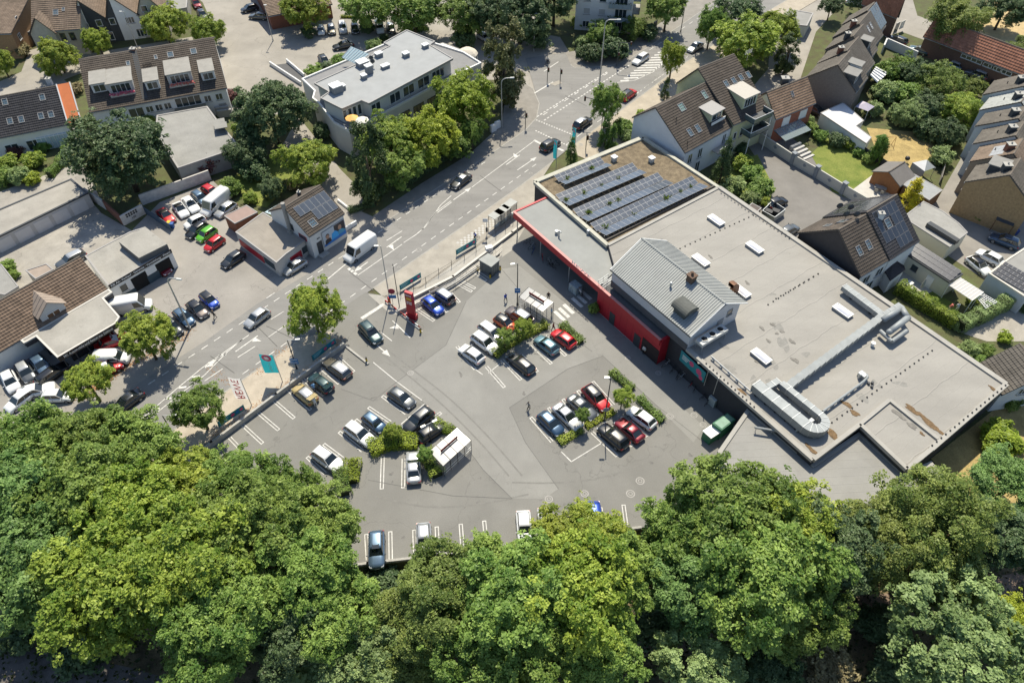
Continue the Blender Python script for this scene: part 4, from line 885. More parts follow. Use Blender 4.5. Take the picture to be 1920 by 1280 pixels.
 # --- long row house with dormers and flower balconies
A,B=t00(685,835,5.2),t00(1690,655,5.2);Rr=t00(1608,290,9.8)
H=house('row_house','long brown tiled row house with dormers and pink flower balconies',A,B,Rr,5.2,9.8,RENDERW,TILE_BROWN)
def rs(H,f,X,Y,z=7.0):
 """roof-plane coordinates (along, up-slope) of a picture point"""
 a=f(X,Y,H.he);b=f(X,Y,H.hr);n3=H.sf.cross(H.u).normalized();e=z_(H.A,H.he);t=(e-a).dot(n3)/(b-a).dot(n3);p=a+(b-a)*t-e
 return p.dot(H.u),p.dot(H.sf)
for X,Y,w,h in ((965,485,.7,1.0),(1172,440,.6,1.0),(1282,420,1.1,1.3),(1455,395,1.1,1.3)):roofwin(H,*rs(H,t00,X,Y),w,h)
for X,Y,w in ((765,700,2.6),(1160,680,2.4),(1575,610,2.4)):
 s,t=rs(H,t00,X,Y);dormer(H,s,t,w,1.9,RENDERW,mat('pale_lead',(.27,.26,.235),.8,.12,1),wn=2)
for X,Y,fm in ((930,720,FLOWER),(1370,650,FLOW2)):
 s,t=rs(H,t00,X,Y);awning_loggia(H,s,t,4.3,2.2,fm)
s,t=rs(H,t00,1050,560);q=MB();o=on_roof(H,s,.2);q.frame(on_roof(H,s-.5,.3),H.u,-H.u.cross(H.sf),H.sf,.9,-.06,H.slen-.4);part(q,'party_strip',SLATE,H.roof)
for k in range(7):q=MB();p_=on_roof(H,rs(H,t00,1080+k*10,510)[0],rs(H,t00,1080,510)[1]);q.tube(p_-UPZ*.1,p_+UPZ*.55,.06,n=5);part(q,'vent_pipe',BLACK,H.roof)
chimney(H.roof,z_(t00(1000,385,9.8),9.3),1.0,.9)
for X,Y in ((1115,780),(1185,770),(1250,757),(1550,708),(1635,695)):
 p=t00(X,Y,4.0);fwin(H,(z_(p,0)-H.A).dot(H.u),3.6,1.3,1.3)
p=t00(1410,740,3.6);s=(z_(p,0)-H.A).dot(H.u);q=MB();q.frame(on_front(H,s-2.8,1.9)-H.n*1.3,H.u,H.n,UPZ,5.6,1.29,.95);part(q,'balcony',mat('balcony_wood',(.22,.19,.13),.8,.2,4),H.root);fwin(H,s,3.8,4.6,1.9,4,sill=False)
p=t00(1020,795,3.6);fwin(H,(z_(p,0)-H.A).dot(H.u),3.4,2.6,1.9,2)
# --- annex with flat bitumen roof
flatroof('flat_annex','flat grey bitumen-roofed annex below the row house balconies',[t00(*p,3.4) for p in ((1178,868),(1555,800),(1620,890),(1800,1105),(1335,1262),(1166,990))],3.4,mat('grey_render',(.30,.29,.27),.9,.1,1),BITUM,par=.1,seams=1.1,seam_dir=Vector((.55,-1,0)))
q=MB();q.box(t00(1655,945,3.4),(1.9,1.6,1.0),R(20));q.box(t00(1655,945,4.4),(2.2,1.9,.12),R(20));solo(q,'roof_hatch',BITUM,'box hatch standing on the flat annex roof','hatch')
sp_=thing('outdoor_stair','pale outdoor stair beside the flat annex roof','stairs',t00(1650,850,0))
for k in range(6):
 q=MB();c=t00(1625+k*14,815+k*12,0);q.box(c,(2.6,.5,3.2-k*.35),R(15));part(q,'step',CONC,sp_)
 # --- dark roofed house with orange party wall
A,B=t00(-130,1050,4.2),t00(497,925,4.2);H=house('dark_roof_house','black tiled terraced house with an orange end wall and conservatory',A,B,t00(405,655,8.2),4.2,8.2,RENDERW,TILE_DARK)
for X,Y in ((42,775),(322,740),(80,918),(165,905),(312,880),(388,868)):roofwin(H,*rs(H,t00,X,Y),.95,1.3)
q=MB();e=H.u*2.2
for a,b,c,d in ((H.f[1],H.f[1]+e,H.f[2]+e,H.f[2]),):q.hexa([p+H.u*.05-UPZ*.3 for p in (a,b,c,d)],[p+H.u*.05+UPZ*.35 for p in (a,b,c,d)])
part(q,'orange_wall',ORANGE,H.root)
q=MB();a_,b_=H.f[1]+e,H.f[2]+e;q.tube(a_+UPZ*.4,b_+UPZ*.4,.12,n=4);q.tube(a_-e+UPZ*.45,b_-e+UPZ*.45,.12,n=4);part(q,'verge_trim',WHITE,H.roof)
chimney(H.roof,z_(t00(375,625,8.2),7.9),1.2,.8,mat('white_chimney',(.5,.5,.48),.9,.1,2))
for s in (3,6.5,10):fwin(H,H.L-s,1.4,2.2,2.0,2,sill=False)
cs=thing('conservatory','white framed glass conservatory below the black roof','conservatory',t00(380,1050,0))
ca,cb=t00(268,1045,2.5),t00(500,1000,2.5);cu=(cb-ca).normalized();cn=perp(cu);cl=(cb-ca).length;up=UPZ*.9+cn*3.2
for k in range(8):
 q=MB();q.tube(ca+cu*cl*k/7,ca+cu*cl*k/7+up,.06,n=5);q.tube(z_(ca+cu*cl*k/7,0),ca+cu*cl*k/7,.06,n=5);part(q,'glazing_bar',WHITE,cs)
for k in range(7):
 q=MB();a_=ca+cu*(cl*k/7+.07);w=cl/7-.14;q.poly([a_,a_+cu*w,a_+cu*w+up,a_+up]);part(q,'roof_pane',clear('conservatory_glass',(.55,.68,.72),.75),cs)
 q=MB();q.poly([z_(a_,.1),z_(a_+cu*w,.1),a_+cu*w,a_]);part(q,'wall_pane',MATS['conservatory_glass'],cs)
q=MB();q.tube(ca,cb,.08,n=5);q.tube(ca+up,cb+up,.08,n=5);part(q,'eaves_bar',WHITE,cs)
# --- houses along the top edge
H=house('brown_gable_house','tiled house with a tan brick gable in the upper left corner',t00(-260,262,5.5),t00(80,250,5.5),t00(-30,-330,9.5),5.5,9.5,mat('tan_brick',(.36,.22,.12),.9,.15,3),TILE_TAUPE)
gwin(H,1,2.5,3.6);gwin(H,1,4.6,6.4,.9,1.0,1)
H=house('stone_house','pale stone house with brown tiles and an arched front gable',t00(250,236,5.6),t00(598,212,5.6),t00(205,-30,9.8),5.6,9.8,STONE,TILE_TAUPE)
for X,Y,h in ((485,245,4.2),(555,240,4.2)):p=t00(X,Y,h);fwin(H,(z_(p,0)-H.A).dot(H.u),h-.2,1.1,1.6,1,fm=mat('brown_frame',(.10,.06,.04),.7,.1,1))
for X in (440,540):fwin(H,(z_(t00(X,320,1.6),0)-H.A).dot(H.u),1.6,1.2,1.8,1)
roofwin(H,*rs(H,t00,422,103),1.1,1.4);roofwin(H,*rs(H,t00,480,80),.6,.9)
p=t00(355,225,5.0);s=(z_(p,0)-H.A).dot(H.u);a_=on_front(H,s-2.6,0)-H.n*.6;b_=on_front(H,s+2.0,0)-H.n*.6
q=MB();dpt=H.n*3.2;q.add([z_(a_,-.1),z_(b_,-.1),z_(b_,5.4),z_((a_+b_)/2,8.4),z_(a_,5.4),z_(b_+dpt,5.4),z_((a_+b_)/2+dpt,8.4),z_(a_+dpt,5.4),z_(a_+dpt,0),z_(b_+dpt,0)],[[0,1,2,3,4],[1,9,5,2],[8,0,4,7]]);part(q,'front_gable',STONE,H.root)
m_=(a_+b_)/2;e=-H.n*.35
for p0 in (a_,b_):
 o_=(p0-m_).normalized()*.4;qd=[z_(p0+o_+e,5.05),z_(p0+o_+dpt,5.05),z_(m_+dpt,8.5),z_(m_+e,8.5)];q=MB();q.hexa(qd,[p+UPZ*.12 for p in qd]);part(q,'gable_roof',mat('roof_edge'),H.root);roof_tiles('tile_course',[p+UPZ*.13 for p in (qd if p0 is b_ else [qd[1],qd[0],qd[3],qd[2]])],TILE_TAUPE,H.root)
window(H.root,m_-H.n*.0+UPZ*3.6,inv_u(H),UPZ,1.6,1.9,2)
def gable_front(name,label,L_,Rr_,apex,depth,he,hr,ml,mr,rm,wins):
 a,b=z_(L_,0),z_(Rr_,0);u=(b-a).normalized();n=perp(u);root=thing(name,label,'house',z_((a+b)/2+n*depth/2,-.1));c=a+u*(b-a).length*apex
 for nm,pts,m in (('wall',[z_(a,-.1),z_(c,-.1),z_(c,hr),z_(a,he)],ml),('wall',[z_(c,-.1),z_(b,-.1),z_(b,he),z_(c,hr)],mr)):
  q=MB();q.poly(pts);part(q,nm,m,root);q=MB();q.poly([p+n*depth for p in pts][::-1]);part(q,nm,m,root)
 for p0,m in ((a,ml),(b,mr)):q=MB();q.poly([z_(p0,-.1),z_(p0+n*depth,-.1),z_(p0+n*depth,he),z_(p0,he)]);part(q,'wall',m,root)
 for p0,sgn in ((a,-1),(b,1)):
  e=u*sgn*.3;lo=(hr-he)/max(.5,(c-p0).length)*.3;qd=[z_(p0+e-n*.35,he-lo),z_(p0+e+n*depth,he-lo),z_(c+n*depth,hr),z_(c-n*.35,hr)]
  q=MB();q.hexa([p+UPZ*.02 for p in qd],[p+UPZ*.16 for p in qd]);rf=part(q,'roof',mat('roof_edge'),root);roof_tiles('tile_course',[p+UPZ*.165 for p in qd],rm,rf)
 for s,h,w,hh,nn in wins:window(root,a+u*s+UPZ*h,u,UPZ,w,hh,nn)
 return root
gable_front('gabled_house','gable-fronted house, left half white and right half dark slate',t00(652,340,0),t00(868,315,0),.32,14,5.2,9.4,RENDERW,SLATE,TILE_TAUPE,((1.2,4.0,1.6,1.4,2),(4.2,4.4,1.2,1.4,1),(5.6,1.4,1.0,1.8,1)))
gable_front('gabled_house','gable-fronted house, left half dark slate and right half white',t00(870,314,0),t00(1098,285,0),.30,14,5.2,9.8,SLATE,RENDERW,TILE_TAUPE,((.9,4.4,1.2,1.4,1),(4.4,4.2,1.8,1.4,3),(5.8,1.3,2.0,1.8,3)))
gable_front('gabled_house','tan gable-fronted house behind the round street tree',t00(1102,284,0),t00(1290,262,0),.4,14,5.4,9.6,STONE,STONE,TILE_TAUPE,((1.6,6.2,1.3,1.4,1),(1.6,3.6,1.3,1.5,1),(4.4,3.6,1.3,1.5,1)))
q=MB();flatroof('small_garage','pale flat-roofed garage at the top edge beside parked cars',[t00(*p,2.8) for p in ((1285,80),(1400,60),(1410,-40),(1290,-40))],2.8,STONE,BITUM,par=.12)
flatroof('link_garage','grey flat-roofed garage between the brown gable house and the stone house',[t00(*p,2.7) for p in ((160,262),(262,225),(230,130),(150,170))],2.7,mat('dark_garage',(.12,.10,.09),.9,.1,1),BITUM,par=.1)
H=house('brick_house','red brick house at the top edge behind the round tree',t10(100,118,3.2),t10(560,30,3.2),t10(300,-160,6),3.2,6,BRICK,TILE_TAUPE)
# --- white flat-roofed office with terrace
GREYB=mat('white_office',(.58,.57,.54),.85,.06,.6);ROOFD=mat('grey_roof_felt',(.31,.32,.32),.9,.08,.5,fine=.04)
low=[t10(*p,5.2) for p in ((345,600),(440,690),(425,745),(470,780),(585,925),(702,990),(1470,585),(1690,480),(1560,400),(1340,330),(1130,240),(960,340))]
lo_,lr_=flatroof('office_building','white two-storey office with grey flat roof, roof boxes and long terrace',low,5.2,GREYB,mat('terrace_deck',(.22,.22,.22),.9,.1,1),par=.3,pm=FRAMEW)
zt=8.3;top=[t10(*p,zt) for p in ((440,625),(552,690),(485,735),(645,815),(792,752),(848,775),(1475,440),(1302,338),(1340,312),(1130,228),(1068,262),(960,322),(1005,345),(892,405),(745,488))]
q=MB();q.prism(inset([z_(p,0) for p in top][::-1],.35),5.2,zt-.25,bottom=False);part(q,'upper_wall',GREYB,lo_)
q=MB();q.prism(top,zt-.28,zt-.05);rf=part(q,'upper_roof',ROOFD,lo_)
n=len(top)
for i in range(n):
 a,b=top[i],top[(i+1)%n];edge_strip(a,b,.22,zt-.3,zt+.08+.003*(i%3),'roof_edge',TRIM,rf)
fd=(top[6]-top[5]).normalized();fl=(top[6]-top[5]).length;fo=top[5];fo=z_(fo,0)-(-perp(fd))*.35
for s,w,nn in ((1.6,2.2,2),(6.2,2.6,2),(9.6,2.8,2),(13.4,3.0,2),(17.2,3.2,3),(20.8,2.6,2),(24.6,2.4,2)):
 if s<fl-1:window(lo_,fo+fd*s+UPZ*6.6,fd,UPZ,w,1.9,nn,sill=False,depth=.12)
fd2=(top[4]-top[3]).normalized();fl2=(top[4]-top[3]).length
for k in range(4):window(lo_,z_(top[3],0)+perp(fd2)*.35+fd2*(fl2*(k+.5)/4)+UPZ*6.6,fd2,UPZ,fl2/4-.2,2.0,1,sill=False)
for X,Y,w,d,h in ((605,670,1.9,1.7,1.3),(645,650,1.1,1.0,.7),(800,475,2.0,1.6,.9),(850,530,1.2,1.0,1.5),(810,570,.9,.9,.7),(922,405,1.3,1.0,.7),(970,490,1.5,.9,.5),(1125,405,1.1,1.0,.7),(1270,338,1.1,.9,.6)):
 p=t10(X,Y+18,zt);q=MB();q.box(z_(p,zt-.06),(w,d,h),R(40));b_=part(q,'roof_box',mat('box_grey',(.20,.21,.22),.8,.1,1),rf);q=MB();q.box(z_(p,zt-.058+h),(w+.15,d+.15,.14),R(40));part(q,'box_lid',WHITE,b_)
for X,Y in ((880,505),(870,480)):p=t10(X,Y,zt);q=MB();q.tube(z_(p,zt-.1),z_(p,zt+1.4),.05,n=5);q.ball(z_(p,zt+1.2),.45,.15,.45);part(q,'satellite_dish',DARKM,rf)
lf=(low[6]-low[5]).normalized();ll=(low[6]-low[5]).length
for k in range(7):window(lo_,z_(low[5],0)+lf*(ll*(k+.5)/7.)+UPZ*2.8,lf,UPZ,2.6,1.5,3,fm=DARKM)
for i,(a,b) in enumerate(((low[5],low[6]),(low[4],low[5]))):
 q=MB();
 for h in (.55,.95):q.tube(z_(a,5.2+h),z_(b,5.2+h),.03,n=4)
 for k in range(int((b-a).length/1.6)):p=a+(b-a).normalized()*1.6*k;q.tube(z_(p,5.3),z_(p,6.15),.025,n=4)
 part(q,'terrace_rail',STEEL,lo_)
ga,gb=t10(650,440,7.4),t10(745,490,7.4);q=MB();pk=[t10(645,435,6.6),t10(750,482,6.6),t10(850,410,8.2),t10(715,352,8.2)]
q.hexa(pk,[p+UPZ*.06 for p in pk]);g_=part(q,'glass_roof',clear('skylight_glass',(.50,.66,.70),.85),lo_);q=MB()
for k in range(8):q.tube(pk[0]+(pk[1]-pk[0])*k/7+UPZ*.1,pk[3]+(pk[2]-pk[3])*k/7+UPZ*.1,.05,n=4)
part(q,'glazing_bar',WHITE,g_)
for X,Y,c in ((725,920,(.75,.42,.12)),(800,935,(.70,.68,.62))):
 p=t10(X,Y,6.2);q=MB();q.tube(z_(p,5.2),z_(p,7.4),.04,n=5)
 for i in range(8):a0,a1=2*math.pi*i/8,2*math.pi*(i+1)/8;q.add([z_(p,7.6),z_(p,7.1)+Vector((1.2*math.cos(a0),1.2*math.sin(a0),0)),z_(p,7.1)+Vector((1.2*math.cos(a1),1.2*math.sin(a1),0))],[[0,1,2]])
 solo(q,'parasol',flat('parasol_%d'%X,c),('orange' if X<750 else 'off-white')+' parasol on the corner of the office terrace','parasol','parasols on the office terrace')
tb=thing('terrace_furniture','white lounge table and dark chairs on the office terrace','table',t10(1190,660,5.2))
q=MB();q.box(t10(1190,650,5.75),(2.0,1.1,.07),R(40));part(q,'table_top',WHITE,tb)
for dx,dy in ((-.8,-.4),(.8,-.4),(.8,.4),(-.8,.4)):q=MB();c=Matrix.Rotation(R(40),3,'Z')@Vector((dx,dy,0));q.tube(t10(1190,650,5.2)+c,t10(1190,650,5.75)+c,.04,n=5);part(q,'leg',WHITE,tb)
for dx in (-1.9,1.9):q=MB();c=t10(1190,650,5.2)+Matrix.Rotation(R(40),3,'Z')@Vector((dx,-.6,0));q.box(c,(.7,.7,.4),R(40));q.box(c+Matrix.Rotation(R(40),3,'Z')@Vector((0,.32,.4)),(.7,.12,.4),R(40));part(q,'chair',DARKM,tb)
# pale canopy and round gazebo at its far end
flatroof('white_carport','white flat canopy roof beside the round gazebo',[t10(*p,2.9) for p in ((1310,352),(1480,415),(1555,380),(1400,322))],2.9,GREYB,flat('white_roofing',(.66,.66,.63)),z0=2.5,par=.06,pt=.1)
gz=thing('gazebo','small round white garden gazebo with domed roof behind the office','gazebo',t10(1590,490,0));c=z_(t10(1590,490,0),0)
q=MB()
for i in range(10):
 for j in range(4):
  t0_,t1_=j/4,(j+1)/4;f=lambda t:(2.2*(1-t)**.7,2.6+1.3*t**.8)
  q.add([c+Vector((f(t)[0]*math.cos(w),f(t)[0]*math.sin(w),f(t)[1])) for t in (t0_,t1_) for w in (2*math.pi*i/10,2*math.pi*(i+1)/10)],[[0,1,3,2]])
part(q,'dome_roof',mat('cream_canvas',(.66,.60,.50),.8,.1,2),gz)
for i in range(10):q=MB();w=2*math.pi*i/10;q.tube(c+Vector((2*math.cos(w),2*math.sin(w),0)),c+Vector((2*math.cos(w),2*math.sin(w),2.6)),.05,n=5);part(q,'post',WHITE,gz)
# ramp walls to the underground garage
wall('ramp_parapet','pale wall along the upper side of the office garage ramp',[t10(110,490),t10(340,640)],.8,RENDERW);wall('ramp_parapet','pale wall along the lower side of the office garage ramp',[t10(235,470),t10(365,580)],.8,RENDERW)
sheet('garage_ramp',[t10(120,495),t10(235,480),t10(360,590),t10(330,640)],mat('ramp_dark',(.10,.10,.10),.9,.1,1))
# --- terrace of lock-up garages
zg=2.7;gp=[t01(*p,zg) for p in ((-260,620),(660,168),(535,62),(-260,400))]
gr_,grr=flatroof('garage_row','long row of lock-up garages with grey roof and white doors',gp,zg,mat('garage_white',(.46,.44,.42),.9,.1,.6),mat('garage_roof',(.315,.297,.262),.9,.14,.3,fine=.08,patch=.08),par=.08,pt=.3,pm=DARKM)
gd=(gp[1]-gp[0]).normalized();gl_=(gp[1]-gp[0]).length
for k in range(9):
 s=gl_-2.2-k*3.05
 if s>1:panelbox(gr_,'garage_door',z_(gp[0],0)+gd*s,gd,UPZ,2.45,2.15,.06,mat('garage_door_white',(.55,.53,.52),.7,.06,1))
WHB=mat('whitewashed_brick',(.50,.48,.45),.9,.2,1.5)
wall('yard_wall','white wall running from the lock-up garages down the yard',[t01(665,200),t01(800,290)],1.9,WHB);wall('brick_yard_wall','red brick wall joining the white yard wall and the sign wall',[t01(805,290),t01(930,405)],1.9,BRICK)
sg=wall('sign_wall','white wall with black lettering at the end of the yard',[t01(935,408),t01(1085,325)],1.9,WHB);sgd=(t01(1085,325)-t01(935,408)).normalized();sgn=-perp(sgd)
sc=(t01(935,408)+t01(1085,325))/2
for r_ in range(2):
 for k in range(5):q=MB();q.frame(sc+sgd*(-1.1+k*.42)+sgn*.145+UPZ*(1.45-r_*.38),sgd,sgn,UPZ,.3,.01,.3);part(q,'black_tile',BLACK,sg)
put_text('150',.55,BLACK,sg,sc+sgn*.13+UPZ*.6,sgd,UPZ)
wall('back_wall','long weathered white wall behind the dealer cars',[t01(1075,255),t01(1390,140),t01(1580,70)],2.0,WHB)
wall('blue_fence','dark blue board fence beside the red car with the black roof',[t01(1090,320),t01(1290,455)],1.5,mat('blue_board',(.05,.08,.12),.7,.1,1),t=.08,cat='fence')
# --- car dealer: tiled house, workshop, showroom canopy
A,B=q6(240,1260,3.5),q6(1300,640,3.5);Rr=q6(1000,245,7.0);zsh=3.55
H=house('dealer_house','car dealer house with brown and cream pantiles and a front gable dormer',A-(B-A).normalized()*5,B-(B-A).normalized()*.5,Rr,3.4,6.9,RENDERW,mat('two_tone_tile',(.17,.12,.085),.85,.3,1.2,attr=True),W=9.2,tw=.42,rh=.42,ov=.1)
s,t=rs(H,q6,700,1020);dz=z_(on_front(H,s,0),0);du=inv_u(H);w_=3.4;a_=dz-du*w_/2+H.n*.3;b_=dz+du*w_/2+H.n*.3;m_=(a_+b_)/2;dn=H.n*4.4
q=MB();q.add([z_(a_,3.2),z_(b_,3.2),z_(b_,5.0),z_(m_,6.35),z_(a_,5.0),z_(b_+dn,5.0),z_(a_+dn,5.0)],[[0,1,2,3,4],[1,5,2],[6,0,4]]);q.add([z_(b_,3.2),z_(b_+dn,4.9),z_(b_+dn,5.0),z_(b_,5.0),z_(a_,3.2),z_(a_+dn,4.9),z_(a_+dn,5.0),z_(a_,5.0)],[[0,1,2,3],[5,4,7,6]]);dm=part(q,'gable_dormer',mat('pale_boards',(.50,.51,.52),.8,.06,2,stretch=(1,1,8)),H.roof)
for p0 in (a_,b_):
 o_=(p0-m_).normalized()*.35;qd=[z_(p0+o_-H.n*.35,4.75),z_(p0+o_+dn,4.75),z_(m_+dn,6.45),z_(m_-H.n*.35,6.45)];q=MB();q.hexa(qd,[p+UPZ*.1 for p in qd]);part(q,'dormer_roof',mat('taupe_metal',(.30,.245,.20),.8,.12,1),dm)
 for k in range(7):q=MB();q.tube(qd[0]+(qd[1]-qd[0])*k/6+UPZ*.11,qd[3]+(qd[2]-qd[3])*k/6+UPZ*.11,.04,n=4);part(q,'standing_seam',MATS['taupe_metal'],dm)
window_child(dm,m_+UPZ*4.1,du,1.8,1.0,2,WOOD)
chim=MB();
cz=3.5;cano=[q6(250,1265,cz),q6(1305,655,cz),q6(1345,690,cz),q6(1240,760,cz),q6(1435,985,cz),q6(1385,1065,cz),q7(690,448,cz),q7(435,195,cz),q7(290,275,cz)]
sh_,shr=flatroof('showroom','flat-roofed dealer showroom with black lettered fascia facing the road',cano,cz,mat('showroom_wall',(.05,.05,.055),.6,.1,1),mat('showroom_roof',(.295,.282,.252),.9,.14,.35,fine=.08,patch=.08),z0=2.6,par=.06,pt=.2,pm=flat('pale_edge',(.55,.52,.47)))
q=MB();q.prism(inset([z_(p,0) for p in cano][::-1],1.6),-.05,2.6,bottom=False);part(q,'shop_front',glass('showroom_glass',(.02,.02,.025)),sh_)
fa,fb=cano[6],cano[5];fu=(fb-fa).normalized();fn=-perp(fu);q=MB();q.frame(z_(fa,2.75)+fn*.06,fu,fn,UPZ,(fb-fa).length,.06,.8);part(q,'fascia',BLACK,sh_)
put_text('MK Automobile und Anton aus Südtirol',.62,WHITE,sh_,z_((fa+fb)/2,3.12)+fn*.1,fu,UPZ,width=(fb-fa).length*.84)
for k in range(5):q=MB();p_=fa+fu*(fb-fa).length*(k+.3)/5-fn*.5;q.tube(z_(p_,0),z_(p_,2.7),.08,n=6);part(q,'post',DARKM,sh_)
wz=3.6;wk=[t01(*p,wz) for p in ((640,640),(970,462),(1085,425),(1280,590),(812,862))]
wk_,wkr=flatroof('workshop','dealer workshop with open bays and black lettered fascia',wk,wz,RENDERW,mat('workshop_roof',(.30,.288,.258),.9,.16,.35,fine=.08,patch=.08),par=.06,pt=.2,pm=TRIM,seams=1.2,seam_dir=Vector((1,-1.2,0)))
rb_=[t01(*p,4.7) for p in ((890,533),(1088,420),(1253,550),(1042,655))];q=MB();q.prism(rb_,wz,4.6);part(q,'roof_box',mat('box_side',(.12,.12,.12),.8,.1,1),wkr);q=MB();q.prism(inset([z_(p,0) for p in rb_][::-1],-.1) if False else rb_,4.602,4.72);part(q,'box_lid',MATS['workshop_roof'],wkr)
fa,fb=wk[4],wk[3];fu=(fb-fa).normalized();fn=-perp(fu);fl=(fb-fa).length;q=MB();q.frame(z_(fa,wz-.55)+fn*.07,fu,fn,UPZ,fl,.06,.7);part(q,'fascia',BLACK,wk_)
put_text('Kfz An- Verkauf · Garantie · Vermittlung · Finanz',.5,WHITE,wk_,z_((fa+fb)/2,wz-.2)+fn*.11,fu,UPZ,width=fl*.95)
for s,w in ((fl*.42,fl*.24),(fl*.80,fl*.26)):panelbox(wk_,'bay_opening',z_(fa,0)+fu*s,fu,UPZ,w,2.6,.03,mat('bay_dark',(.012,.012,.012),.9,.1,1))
panelbox(wk_,'blue_pillar',z_(fa,0)+fu*fl*.615,fu,UPZ,1.9,1.5,.05,mat('slate_blue',(.05,.08,.10),.7,.1,1));panelbox(wk_,'notice_board',z_(fa,1.6)+fu*fl*.615,fu,UPZ,1.6,1.2,.055,WHITE)
window(wk_,z_(fa,1.9)+fu*fl*.17,fu,UPZ,1.2,1.4,1);panelbox(wk_,'blue_plinth',z_(fa,0)+fu*fl*.18,fu,UPZ,fl*.26,.9,.03,MATS['slate_blue'])
# lean-to roofs behind and left of the dealer house
for nm,lb,pts,z,m in (('shed_roof','small gabled lean-to roof behind the dealer house',((310,430),(560,350),(640,420),(430,530)),3.0,TILE_TAUPE),('flat_shed','pale flat shed roof at the left edge behind the dealer house',((-60,340),(20,360),(220,620),(60,720),(-60,700)),2.6,BITUM),('blue_lean_to','pale blue sheet roof left of the dealer house',((-80,950),(20,1020),(240,1265),(-80,1330)),2.6,mat('blue_sheet',(.30,.37,.41),.6,.1,.8))):
 flatroof(nm,lb,[q6(*p,z) for p in pts],z,STONE,m if m is not TILE_TAUPE else mat('taupe_metal'),par=.08,pt=.12,cat='shed')
 # --- small kiosk house with solar modules and billboard
A,B=q5(1065,652,4.6),q5(1402,432,4.6);Rr=q5(838,362,7.6)
H=house('corner_house','small white roadside house with solar modules and a large billboard',A,B,Rr,4.6,7.6,mat('kiosk_white',(.62,.62,.60),.9,.05,1),TILE_BROWN,ov=.25,og=.2)
me=module_mesh(1.0,1.65,1,1);CELLV=CELL
def rpt(H,f,X,Y):s,t=rs(H,f,X,Y);return on_roof(H,s,t)+UPZ*.12
o1,o2,o3=rpt(H,q5,905,390),rpt(H,q5,1215,215),rpt(H,q5,1345,380)
du=(o2-o1)/6;dv=H.sf*-((rs(H,q5,905,390)[1]-rs(H,q5,980,480)[1]))
for i in range(6):module_at(H.roof,o1+du*(i+.5)+dv*.5,H.u,H.sf,module_mesh(du.length*.96,dv.length*.97,1,1))
for i in range(2,6):module_at(H.roof,o1+du*(i+.5)+dv*1.5,H.u,H.sf,module_mesh(du.length*.96,dv.length*.97,1,1))
roofwin(H,*rs(H,q5,1103,535),1.2,1.3)
c_=q5(880,615,3.0);q=MB();q.tube(z_(c_,2.9),z_(c_,8.6),.32,n=10);q.tube(z_(c_,2.9),z_(c_,3.5),.5,n=10);part(q,'flue',mat('grey_flue',(.28,.27,.25),.8,.15,2),H.root)
s_bb=(z_(q5(1330,640,2.2),0)-H.A).dot(H.u)
bb=thing('billboard','billboard showing two people in blue on the roadside house wall','billboard',on_front(H,s_bb,.9)-H.n*.1);bo=on_front(H,s_bb,.9);bu=inv_u(H);bn=-H.n
q=MB();q.frame(bo-bu*2.3+bn*.02,bu,bn,UPZ,4.6,.12,2.9);part(q,'board',mat('board_edge',(.35,.36,.38),.6,.1,1),bb)
def prnt(parent,o,bu,bn,pts,m,d,name='printed_shape'):
 q=MB();q.poly([o+bu*x+UPZ*y+bn*d for x,y in pts]);return part(q,name,m,parent)
def disc(cx,cy,rx,ry,n=14):return [(cx+rx*math.cos(2*math.pi*i/n),cy+ry*math.sin(2*math.pi*i/n)) for i in range(n)]
sk=flat('print_skin',(.42,.25,.17));bl=flat('print_blue',(.03,.18,.55));dkp=flat('print_dark',(.05,.045,.05));lbp=flat('print_light',(.45,.50,.55))
prnt(bb,bo,bu,bn,[(-2.2,.1),(2.2,.1),(2.2,2.8),(-2.2,2.8)],lbp,.141);prnt(bb,bo,bu,bn,[(.1,1.0),(2.2,1.0),(2.2,2.8),(.1,2.8)],dkp,.143)
prnt(bb,bo,bu,bn,[(-2.2,.1),(2.2,.1),(2.2,.9),(-2.2,.5)],bl,.145);prnt(bb,bo,bu,bn,[(-2.0,.3),(-1.9,1.1),(-1.4,1.35),(-.9,1.2),(-.7,.5)],dkp,.147)
prnt(bb,bo,bu,bn,[(-.7,.5),(-.5,1.6),(.2,1.9),(.7,1.4),(.8,.6)],flat('print_azure',(.05,.35,.75)),.149);prnt(bb,bo,bu,bn,[(.7,.7),(.8,1.4),(1.3,1.6),(2.0,1.2),(2.1,.7)],flat('print_teal',(.08,.30,.45)),.151)
for cx,cy,rx,ry in ((-1.35,1.65,.32,.4),(1.2,2.0,.36,.46)):prnt(bb,bo,bu,bn,disc(cx,cy+.1,rx*1.15,ry*1.1),dkp,.153,'printed_hair');prnt(bb,bo,bu,bn,disc(cx,cy-.05,rx,ry),sk,.155,'printed_face')
s_d=(z_(q5(1170,770,1.2),0)-H.A).dot(H.u);panelbox(H.root,'door',on_front(H,s_d,.35),inv_u(H),UPZ,1.0,2.2,.05,DARKM)
q=MB();q.frame(on_front(H,s_d,0)-inv_u(H)*.8-H.n*1.0,inv_u(H),H.n,UPZ,1.6,1.0,.3);part(q,'door_step',CONC,H.root)
put_text('454',.4,DARKM,H.root,on_front(H,s_d,3.2)-H.n*.02,inv_u(H),UPZ)
gwin(H,0,1.8,3.4,1.8,.8,1,fm=mat('red_frame',(.35,.03,.04),.6,.1,1));gwin(H,0,4.6,4.2,1.6,1.1,2,fm=DARKM)
chimney(H.roof,z_(q5(970,250,7.0),6.6),1.1,.5,SLATE)
shp=[q5(*p,3.0) for p in ((330,615),(603,418),(740,500),(1020,700),(835,832),(738,920))]
